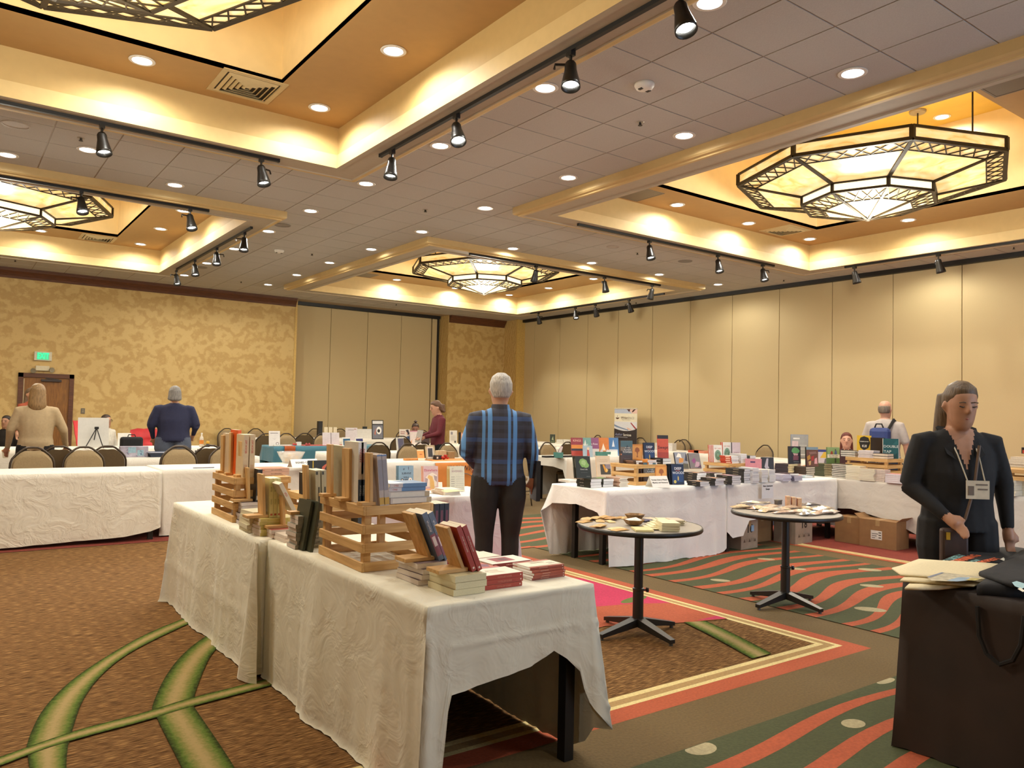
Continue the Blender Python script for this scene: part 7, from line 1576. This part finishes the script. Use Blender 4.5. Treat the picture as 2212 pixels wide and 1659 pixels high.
# far right tables
GFR = 'things on the tables along the beige partition'
p = atx(1188, 948, 12.5); book('book', 'small dark green book standing alone on the far partition table', place((12.5, p.y, Z0), -.6), .02, .13, .22, '#2f3527', PAGEW, [('p', '#9aa07a', [(.3, .4), (.6, .8), (.7, .3)]), ('r', '#565c44', .1, .05, .9, .25)], None, False, GFR)
for i, px in enumerate((1222, 1236)):
    p = atx(px, 950, 12.5); tag(MB().box((-.15, -.12, 0), (.15, .12, .11)).build('white_carton', mat('#cfccc0', .7), loc=(12.45+.02*i, p.y, Z0)), ('white carton left on the far partition table', 'white carton right on the far partition table')[i], 'box', GFR)
p = yb(1150, 970, 13.1); book('book', 'plum and yellow book standing beyond the man in plaid', place((p[0], 12.88, Z0-.12), 0, lean=.0), .01, .30, .11, '#4a2438', PAGEW, [('r', '#c79a34', .1, .1, .7, .4), ('r', '#2a1c2a', .3, .6, .9, .8)], None, False, GFR)
p = yb(1185, 963, 13.1); tag(MB().box((-.13, -.10, 0), (.13, .10, .05)).build('paper_stack', mat('#d6d2c6', .8), loc=p), 'white paper stack beyond the man in plaid', 'paper', GFR)
p = atx(1455, 962, 13.0); t = thing('paper_box', 'white box with a grey flower print right of the red card', 'box', (12.75, p.y, Z0), -1.2, GFR); MB().box((-.2, -.12, 0), (.2, .12, .16)).build('box_body', mat('#d3d0cb', .6), t); MB().box((-.1, -.122, .03), (.1, -.1202, .12)).build('print', mat('#aeabab', .6, .3, 10), t)
for i, (px, c) in enumerate(((1507, '#b84e2c'), (1520, '#d58a70'))):
    p = atx(px, 981, 12.75); tag(MB().box((-.14, -.14, 0), (.14, .14, .05)).build('red_box', mat(c, .5), loc=(12.75, p.y, Z0)), ('orange red flat box right of the purple cover', 'salmon flat box right of the orange red one')[i], 'box', GFR)
# roll up banner
bx = 13.75; a_ = atx(1327, 900, bx); b_ = atx(1376, 900, bx); wB = (a_-b_).length
t = thing('roll_up_banner', 'roll up banner with a steaming cup mark and dark foot standing before the beige partition', 'banner', (bx, (a_.y+b_.y)/2, 0), -PI/2)
H_ = atx(1350, 882, bx).z; h0 = .12
MB().box((-wB/2-.03, -.10, 0), (wB/2+.03, .10, .09)).build('base', mat('#8c8a86', .35, .05, metal=.6), t)
MB().box((-wB/2, .006, .09), (wB/2, .009, H_)).build('sheet', mat('#d9d6d2', .5, .02), t); MB().tube([(0, .02, .08), (0, .02, H_)], .01, 8).build('pole', mat('#8c8a86', .35, metal=.6), t); MB().box((-wB/2-.005, -.004, H_-.012), (wB/2+.005, .016, H_+.01)).build('top_rail', mat('#c9c0a6', .4), t)
hh = H_-.09
def bz(v): return .09+hh*v
def band(nm, c, pts, dy):
    y = .0055-dy; MB().poly([(x*wB, y, bz(v)) for x, v in pts]).build(nm, mat(c, .5, .04), t)
vv = lambda py: (atx(1350, py, bx).z-.09)/hh
band('printed_blue_top', '#a9b2c4', [(-.5, vv(884)), (-.5, vv(893)), (.5, vv(893)), (.5, vv(884))], .0)
band('printed_hand', '#d8b6a8', [(.12, vv(884)), (.5, vv(884)), (.5, vv(893)), (.28, vv(893))], .001)
band('printed_cuff', '#4a2420', [(.05, vv(884)), (.2, vv(884)), (.16, vv(890))], .0015); band('printed_pen', '#33191a', [(.28, vv(888)), (.36, vv(884)), (.44, vv(884)), (.3, vv(891))], .0015)
band('printed_cream', '#dcd5bd', [(-.5, vv(893)), (-.5, vv(911)), (.5, vv(911)), (.5, vv(893))], .0)
band('printed_grey', '#cfd0d4', [(-.5, vv(911)), (-.5, vv(926))]+[(-.5+i/10, vv(926+5.5*math.sin(PI*(i/10)**.9))) for i in range(1, 10)]+[(.5, vv(924)), (.5, vv(911))], .0)
band('printed_arc', '#7286a2', [(-.5+i*.07, vv(917+11*(i/9)**.8)) for i in range(10)]+[(-.5+i*.07, vv(921+9*(i/9)**.8)) for i in range(9, -1, -1)], .001)
band('printed_red_pencil', '#a03038', [(.24, vv(912)), (.48, vv(925)), (.42, vv(926)), (.22, vv(914))], .001); band('printed_finger', '#d9ae98', [(.06, vv(923)), (.3, vv(928)), (.1, vv(928))], .001)
band('printed_dark', '#2e2628', [(-.5, vv(926))]+[(-.5+i/10, vv(926+5*math.sin(PI*i/10))) for i in range(1, 10)]+[(.5, vv(924)), (.5, 0.0), (-.5, 0.0)], .001)
band('printed_rule', '#8f8f98', [(-.45, vv(944)), (-.45, vv(945.2)), (.1, vv(945.2)), (.1, vv(944))], .002)
def btext(tx, x, py, sz, c, shear=0, al='LEFT'):
    v, f = text_mesh(tx, shear=shear, bold=.01, align=al); MB().add([(x*wB+q[0]*sz, .002, bz(vv(py))+q[1]*sz) for q in v], f).build('lettering', mat(c, .5), t)
btext('Writer', -.22, 902.5, .088, '#7d6a5c', .35); btext('SPACE', .10, 903, .078, '#a9a295'); btext('COMMUNITY AND CONNECTION', -.18, 907, .020, '#8f887c')
btext('Author', -.46, 939, .088, '#8a8fae', .35); btext('Services', -.09, 939.5, .085, '#e0dccf')
MB().poly([((-.36+.08*math.cos(PI+PI*i/8))*wB, .003, bz(vv(902.5))+.035*math.sin(PI+PI*i/8)) for i in range(9)]).tube([(-.36*wB, .003, bz(vv(901))), (-.365*wB, .003, bz(vv(899))), (-.355*wB, .003, bz(vv(897.5)))], .004, 5).build('printed_cup', mat('#4e2f26', .5), t)
# ------------------------------------------------------------------ people: one continuous skin or clothes surface each
def loft(rings, n=18):
    vs = []; fs = []
    for c, a, b_ in rings:
        for k in range(n): t_ = 2*PI*k/n; vs.append(Vector(c)+Vector(a)*math.cos(t_)+Vector(b_)*math.sin(t_))
    m = len(rings)
    for j in range(m-1): fs += [(j*n+k, j*n+(k+1) % n, (j+1)*n+(k+1) % n, (j+1)*n+k) for k in range(n)]
    fs += [tuple(range(n-1, -1, -1)), tuple(range((m-1)*n, m*n))]
    return vs, fs
def zring(x, y, z, rx, ry): return ((x, y, z), (rx, 0, 0), (0, ry, 0))
def tubeP(path, R):
    mb = MB(); mb.tube(path, R, 12); return mb.v, mb.f
def fuse(parts, mats, vox, name, parent, wrinkle=.004, over=None):
    mb = MB(); trees = []
    for (v, f), mi in parts: mb.add(v, f); trees.append((BVHTree.FromPolygons([Vector(p) for p in v], [list(q) for q in f]), mi))
    o = mb.build('raw', mats[0]); r = o.modifiers.new('r', 'REMESH'); r.mode = 'VOXEL'; r.voxel_size = vox
    s = o.modifiers.new('s', 'SMOOTH'); s.iterations = 4; s.factor = .5
    me = bpy.data.meshes.new_from_object(o.evaluated_get(bpy.context.evaluated_depsgraph_get())); bpy.data.objects.remove(o, do_unlink=True)
    me.name = name; me.materials.clear()
    for m in mats: me.materials.append(m)
    for p in me.polygons:
        c = p.center.copy(); best = (9, 0)
        for t_, mi in trees:
            h = t_.find_nearest(c)
            if h[3] is not None and h[3] < best[0]-1e-4: best = (h[3], mi)
        p.material_index = best[1] if over is None else over(c, best[1]); p.use_smooth = True
    nr = [v.normal.copy() for v in me.vertices]
    for v, n_ in zip(me.vertices, nr):
        if v.co.z < 1.42: v.co += n_*(wrinkle*noise.noise((v.co.x*11, v.co.y*11, v.co.z*7)))
    return link(name, me, parent)
SKIN = mat('#b98a6e', .55, .06, 30, name='skin'); EYEM = mat('#2a1c16', .4); LIP = mat('#96564a', .5)
def person(label, loc, rz, s, top, leg, hair, hl=.0, arms=None, seated=False, skin=SKIN, wide=1.0, tilt=0.0, vox=.016, hem=.93, bald=False, vneck=False, glasses=False, extra=None, hang=True, fingers=False, shortsl=False):
    t = thing('person', label, 'person', loc, rz); W = wide
    dz = -.45 if seated else 0
    P = []
    P.append((loft([zring(0, .0, .90, .15*W, .11*W), zring(0, 0, hem, .178*W, .125*W), zring(0, 0, 1.06, .165*W, .115*W), zring(0, .0, 1.22, .178*W, .118*W), zring(0, .01, 1.34, .185*W, .112), zring(0, .015, 1.42, .155*W, .092), zring(0, .015, 1.47, .085, .07)]), 1))
    P.append((loft([zring(0, .02, 1.42, .06, .06), zring(0, .005, 1.5, .054, .056), zring(0, -.005, 1.56, .055, .06)]), 0))
    hd = [(1.50, -.045, .030, .03), (1.52, -.03, .052, .06), (1.55, -.018, .064, .078), (1.60, -.005, .074, .092), (1.65, 0, .077, .098), (1.70, .005, .073, .092), (1.735, .008, .052, .066), (1.75, .01, .02, .03)]
    def T(p): p = Vector(p)-Vector((0, 0, 1.52)); return Matrix.Rotation(tilt, 4, 'X') @ p+Vector((0, -.02*(tilt > 0), 1.495))
    def TT(vf): return [T(p) for p in vf[0]], vf[1]
    P.append((TT(loft([zring(0, y, z, a, b_) for z, y, a, b_ in hd])), 0))
    P.append((TT(tubeP([(0, -.095, 1.655), (0, -.112, 1.625), (0, -.108, 1.605)], [.008, .014, .013])), 0))
    for sx in (-1, 1): P.append((TT(tubeP([(sx*.074, .008, 1.595), (sx*.085, .012, 1.62), (sx*.080, .012, 1.65)], [.009, .016, .010])), 0))
    if not seated:
        for sx in (-1, 1):
            P.append((tubeP([(sx*.085*W, 0, .95), (sx*.095*W, 0, .80), (sx*.10, -.005, .5), (sx*.10, .01, .28), (sx*.10, .02, .07)], [.10*W, .098*W, .072, .062, .056]), 2))
            P.append((tubeP([(sx*.10, .04, .045), (sx*.105, -.06, .042), (sx*.11, -.15, .03)], [.042, .044, .03]), 3))
    else:
        for sx in (-1, 1): P.append((tubeP([(sx*.09, 0, .95), (sx*.11, -.2, .93), (sx*.12, -.42, .92), (sx*.12, -.44, .7), (sx*.12, -.42, .5)], [.10, .09, .065, .058, .05]), 2))
    A = arms or (((-.235*W, .01, 1.16), (-.245*W, -.03, .93)), ((.235*W, .01, 1.16), (.245*W, -.03, .93)))
    for sx, (el, wr) in zip((-1, 1), A):
        sh = Vector((sx*.165*W, .012, 1.395)); el, wr = Vector(el), Vector(wr); d = (wr-el).normalized()
        P.append((tubeP([sh-Vector((sx*.05, 0, -.0)), sh, sh.lerp(el, .5), el], [.062, .066, .054*W, .048*W]), 1))
        P.append((tubeP([el-d*.01, el.lerp(wr, .5), wr], [.047*W, .042, .034]) if not shortsl else tubeP([el, el.lerp(wr, .5), wr], [.040, .036, .026]), 0 if shortsl else 1))
        pm = wr+d*.075; sd = d.cross(Vector((0, 1, 0))); sd = sd.normalized() if sd.length > .2 else Vector((0, 0, 1))
        P.append((tubeP([wr-d*.01, wr+d*.03, pm], [.025, .032, .030]), 0))
        for k, L in enumerate((.07, .082, .076, .058)):
            b0 = pm+sd*(.014*(k-1.5)); cu = Vector((0, -.016 if d.z < 0 else 0, -.014))
            P.append((tubeP([b0-d*.02, b0+d*L*.5, b0+d*L*.85+cu], [.0098, .0092, .008]), 0))
        P.append((tubeP([wr+d*.02+sd*.02, wr+d*.05+sd*.045, wr+d*.085+sd*.048], [.012, .011, .009]), 0))
    def over(c, mi):
        if vneck and mi == 1 and c.y < 0 and c.z > 1.25 and abs(c.x) < (c.z-1.25)*.34: return 0
        return mi
    fuse(P, [skin, top, leg, mat('#1c1613', .5)], vox, 'body', t, over=over)
    h = []
    if bald: h.append((TT(loft([zring(0, .03, 1.58, .070, .075), zring(0, .03, 1.63, .081, .082), zring(0, .034, 1.68, .078, .074)])), 0))
    else: h.append((TT(loft([zring(0, .045, 1.575, .062, .06), zring(0, .035, 1.63, .086, .083), zring(0, .02, 1.685, .088, .098), zring(0, .01, 1.735, .070, .086), zring(0, .01, 1.765, .03, .04)])), 0))
    if hl: h.append((loft([zring(0, .05, 1.67, .088, .06), zring(0, .06, 1.56, .098, .062), zring(0, .07, 1.56-hl*.6, .105, .055), zring(0, .075, 1.56-hl, .07, .035)]), 0))
    fuse(h, [hair], vox*.8, 'hair', t, .003)
    for sx in (-1, 1):
        MB().tube([T((sx*.03-.016, -.090, 1.642)), T((sx*.03, -.095, 1.638)), T((sx*.03+.016, -.087, 1.642))], .0035, 6).build('eyelid', EYEM, t); MB().tube([T((sx*.03-.02, -.092, 1.662)), T((sx*.03, -.097, 1.667)), T((sx*.03+.02, -.088, 1.662))], .0035, 6).build('eyebrow', hair, t)
    MB().tube([T((-.024, -.084, 1.573)), T((0, -.093, 1.571)), T((.024, -.084, 1.573))], [.003, .0065, .003], 8).build('lips', LIP, t)
    if glasses:
        for sx in (-1, 1): MB().tube([T((sx*.034+.024*math.cos(i*.524), -.108, 1.64+.02*math.sin(i*.524))) for i in range(12)], .003, 6, closed=True).tube([T((sx*.058, -.106, 1.648)), T((sx*.082, -.02, 1.648)), T((sx*.082, .01, 1.64))], .003, 6).build('eyeglasses', mat('#231c18', .3), t)
    if extra: extra(t, T)
    t.scale = (s, s, s); t.location.z += dz*s
    return t
def at_p(px, w): p = atw(px, 900, w); return (p.x, p.y, 0)
def hairm(c): return mat(c, .5, .35, 40, .4, stretch=(3, 3, .4), name='hair')
def plaid():
    m = mat('#2b3550', .7, .1, 30).copy(); nt = m.node_tree; b = nt.nodes['Principled BSDF']; tc = nt.nodes.new('ShaderNodeTexCoord'); sp = nt.nodes.new('ShaderNodeSeparateXYZ'); nt.links.new(tc.outputs['Object'], sp.inputs[0])
    def band(ax, per, a, off=.5):
        u = nt.nodes.new('ShaderNodeMath'); u.operation = 'MULTIPLY_ADD'; u.inputs[1].default_value = 1/per; u.inputs[2].default_value = off+20; nt.links.new(sp.outputs[ax], u.inputs[0])
        f = nt.nodes.new('ShaderNodeMath'); f.operation = 'FRACT'; nt.links.new(u.outputs[0], f.inputs[0]); c = nt.nodes.new('ShaderNodeMath'); c.operation = 'LESS_THAN'; c.inputs[1].default_value = a; nt.links.new(f.outputs[0], c.inputs[0]); return c.outputs[0]
    col = None
    base = (lin('#2c2c38')+(1,))
    for ax, per, a, off, cc, k in ((0, .075, .5, .2, '#241f1f', .55), (2, .06, .5, .1, '#3a3a4c', .4), (2, .16, .2, .4, '#39588c', .45), (0, .19, .17, .62, '#5c94d0', .8), (0, .19, .12, .36, '#5288c2', .8)):
        mx = nt.nodes.new('ShaderNodeMix'); mx.data_type = 'RGBA'; ml = nt.nodes.new('ShaderNodeMath'); ml.operation = 'MULTIPLY'; ml.inputs[1].default_value = k; nt.links.new(band(ax, per, a, off), ml.inputs[0]); nt.links.new(ml.outputs[0], mx.inputs[0])
        if col is None: mx.inputs[6].default_value = base
        else: nt.links.new(col, mx.inputs[6])
        mx.inputs[7].default_value = lin(cc)+(1,); col = mx.outputs[2]
    nt.links.new(col, b.inputs['Base Color']); return m
def X_man(t, T):
    MB().box((-.30, -.13, .78), (-.27, .12, 1.08)).build('portfolio', mat('#0f0e10', .5), t); MB().lathe([(.075, 1.445), (.078, 1.46), (.066, 1.50), (.062, 1.50)], 18, M=Matrix.Translation((0, .01, 0)), cap=False).build('collar', plaid(), t)
BLK = mat('#131112', .85, .2, 40); DKP = mat('#1d1a18', .8, .12, 30)
def facing(px): p = atw(px, 900, 1); return math.atan2(p.y, p.x)-PI/2     # turned away from the camera is this plus pi
person('man seen from behind in a blue plaid shirt and dark trousers, holding a portfolio', at_p(1080, 6.2), facing(1080)+PI+.15, 1.045, plaid(), DKP, hairm('#a29c94'), arms=(((-.25, .03, 1.15), (-.27, -.02, .95)), ((.26, .02, 1.14), (.16, -.2, 1.02))), wide=1.12, vox=.012, hem=.95, glasses=True, extra=X_man)
def X_wom(t, T):
    MB().tube([(-.06, .0, 1.46), (-.05, -.12, 1.33), (-.02, -.17, 1.19)], .004, 6).tube([(.06, .0, 1.46), (.06, -.12, 1.33), (.07, -.17, 1.19)], .004, 6).build('lanyard', mat('#b9ae98', .5), t)
    MB().box((-.03, -.180, 1.09), (.09, -.176, 1.19)).build('name_badge', mat('#cdbfa6', .5), t); MB().box((-.02, -.182, 1.11), (.01, -.180, 1.16)).box((.02, -.182, 1.165), (.08, -.180, 1.172)).box((.03, -.182, 1.14), (.08, -.180, 1.147)).build('badge_print', mat('#6b5d50', .5), t)
    MB().tube([(.06, -.13, 1.38), (.02, -.16, 1.15), (-.03, -.17, .98), (-.06, -.17, .93)], .008, 6).build('bag_strap', mat('#5c4634', .6), t)
    bevel(MB().box((-.17, -.22, .74), (-.03, -.17, .93)).build('shoulder_bag', mat('#3a261a', .6), t), .015); MB().box((-.15, -.226, .87), (-.13, -.22, .91)).build('zip_pull', mat('#d9b54a', .3, metal=.8), t)
    for sx in (-1, 1): MB().add([(sx*.05, .07, 1.50), (sx*.11, .02, 1.475), (sx*.10, -.11, 1.33), (sx*.045, -.13, 1.29), (sx*.065, -.05, 1.45)], [(0, 1, 2, 3, 4)]).build('jacket_lapel', BLK, t)
person('woman in a black jacket looking down, hand on a small brown shoulder bag', at_p(2068, 4.45), facing(2068)+.40, 1.0, BLK, BLK, hairm('#5a4630'), hl=.20, arms=(((-.26, .0, 1.14), (-.13, -.17, .99)), ((.26, .03, 1.15), (.27, .0, .92))), tilt=.22, vox=.009, hem=.90, vneck=True, wide=1.12, extra=X_wom, skin=mat('#a87a5e', .55, .06, 30))
person('woman in a tan sweater seen from behind, long light brown hair, leaning on a table', (.97, 11.5, 0), facing(92)+PI, 1.0, mat('#b09a76', .85, .06, 40), BLK, hairm('#8a6c44'), hl=.17, arms=(((-.30, -.02, 1.15), (-.34, -.22, .93)), ((.27, 0, 1.15), (.30, -.12, .93))), wide=1.12, hem=.99)
person('person in a rust orange top with long grey brown hair near the door', atw(66, 900, 14.6).to_tuple()[:2]+(0,), facing(66)+.5, 1.02, mat('#8e4226', .8), BLK, hairm('#6a5642'), hl=.22)
person('person in dark clothes seated at the left edge', atw(14, 900, 14.9).to_tuple()[:2]+(0,), facing(14)-.5, .96, mat('#231d1a', .8), BLK, hairm('#2c221c'), seated=True, hl=.1)
person('seated person with glasses and a white shirt behind the white board', atw(230, 900, 15.6).to_tuple()[:2]+(0,), facing(230)+.7, 1.0, mat('#cfcabc', .8, .1), BLK, hairm('#3a2a22'), seated=True, glasses=True)
person('person in a navy sweater with bobbed grey hair seen from behind', (2.94, 13.0, 0), facing(383)+PI, 1.04, mat('#20233f', .85, .08, 30), mat('#4a5162', .8), hairm('#77726c'), hl=.05, arms=(((-.31, .0, 1.14), (-.28, -.15, 1.0)), ((.31, .0, 1.14), (.28, -.12, .95))), wide=1.35, hem=.92)
person('woman in a maroon cardigan reading a paper, short brown hair', atw(947, 900, 13.6).to_tuple()[:2]+(0,), facing(947)-1.2, .975, mat('#5c1620', .8), BLK, hairm('#5e4028'), hl=.04, tilt=.3, arms=(((-.2, -.06, 1.15), (-.10, -.28, 1.08)), ((.2, -.06, 1.15), (.10, -.28, 1.08))), extra=lambda t, T: MB().add([(-.15, -.38, .98), (.15, -.38, .98), (.15, -.33, 1.2), (-.15, -.33, 1.2), (-.15, -.376, .98), (.15, -.376, .98), (.15, -.326, 1.2), (-.15, -.326, 1.2)], [(0, 1, 2, 3), (4, 7, 6, 5), (0, 4, 5, 1), (1, 5, 6, 2), (2, 6, 7, 3), (3, 7, 4, 0)]).build('held_paper', mat('#9d978e', .7), t))
person('seated woman with a dark bun looking down in the centre', atw(898, 900, 17.4).to_tuple()[:2]+(0,), facing(898), .96, mat('#4a3a3c', .8), BLK, hairm('#38261c'), seated=True, tilt=.3, skin=mat('#8a5e48', .6), extra=lambda t, T: MB().lathe([(0, -.04), (.045, 0), (0, .04)], 12, M=Matrix.Translation(T((0, .05, 1.79)))).build('bun', hairm('#38261c'), t))
person('woman with long red hair seated behind the side table', atw(1829, 900, 12.6).to_tuple()[:2]+(0,), facing(1829), 1.02, mat('#3a1a1c', .8), BLK, hairm('#5e2216'), hl=.2, seated=True, skin=mat('#c99a82', .55))
def X_bp(t, T):
    bevel(MB().box((-.14, .13, 1.0), (.12, .27, 1.36)).build('backpack', mat('#23356e', .6, .2, 10), t), .05); MB().tube([(-.05, .2, 1.36), (-.03, .2, 1.41), (.04, .2, 1.41), (.06, .2, 1.36)], .01, 6).build('backpack_handle', BLK, t); MB().tube([(-.10, .16, 1.34), (-.13, .05, 1.47), (-.13, -.1, 1.40)], .02, 6).build('backpack_strap', BLK, t)
person('balding man in a pale shirt with a blue backpack, seen from behind', atw(1912, 900, 10.95).to_tuple()[:2]+(0,), facing(1912)+PI-.35, 1.04, mat('#a9a09c', .8, .06), mat('#1d2436', .8), hairm('#6b5f54'), bald=True, wide=1.15, extra=X_bp, shortsl=True, skin=mat('#c0917a', .5))
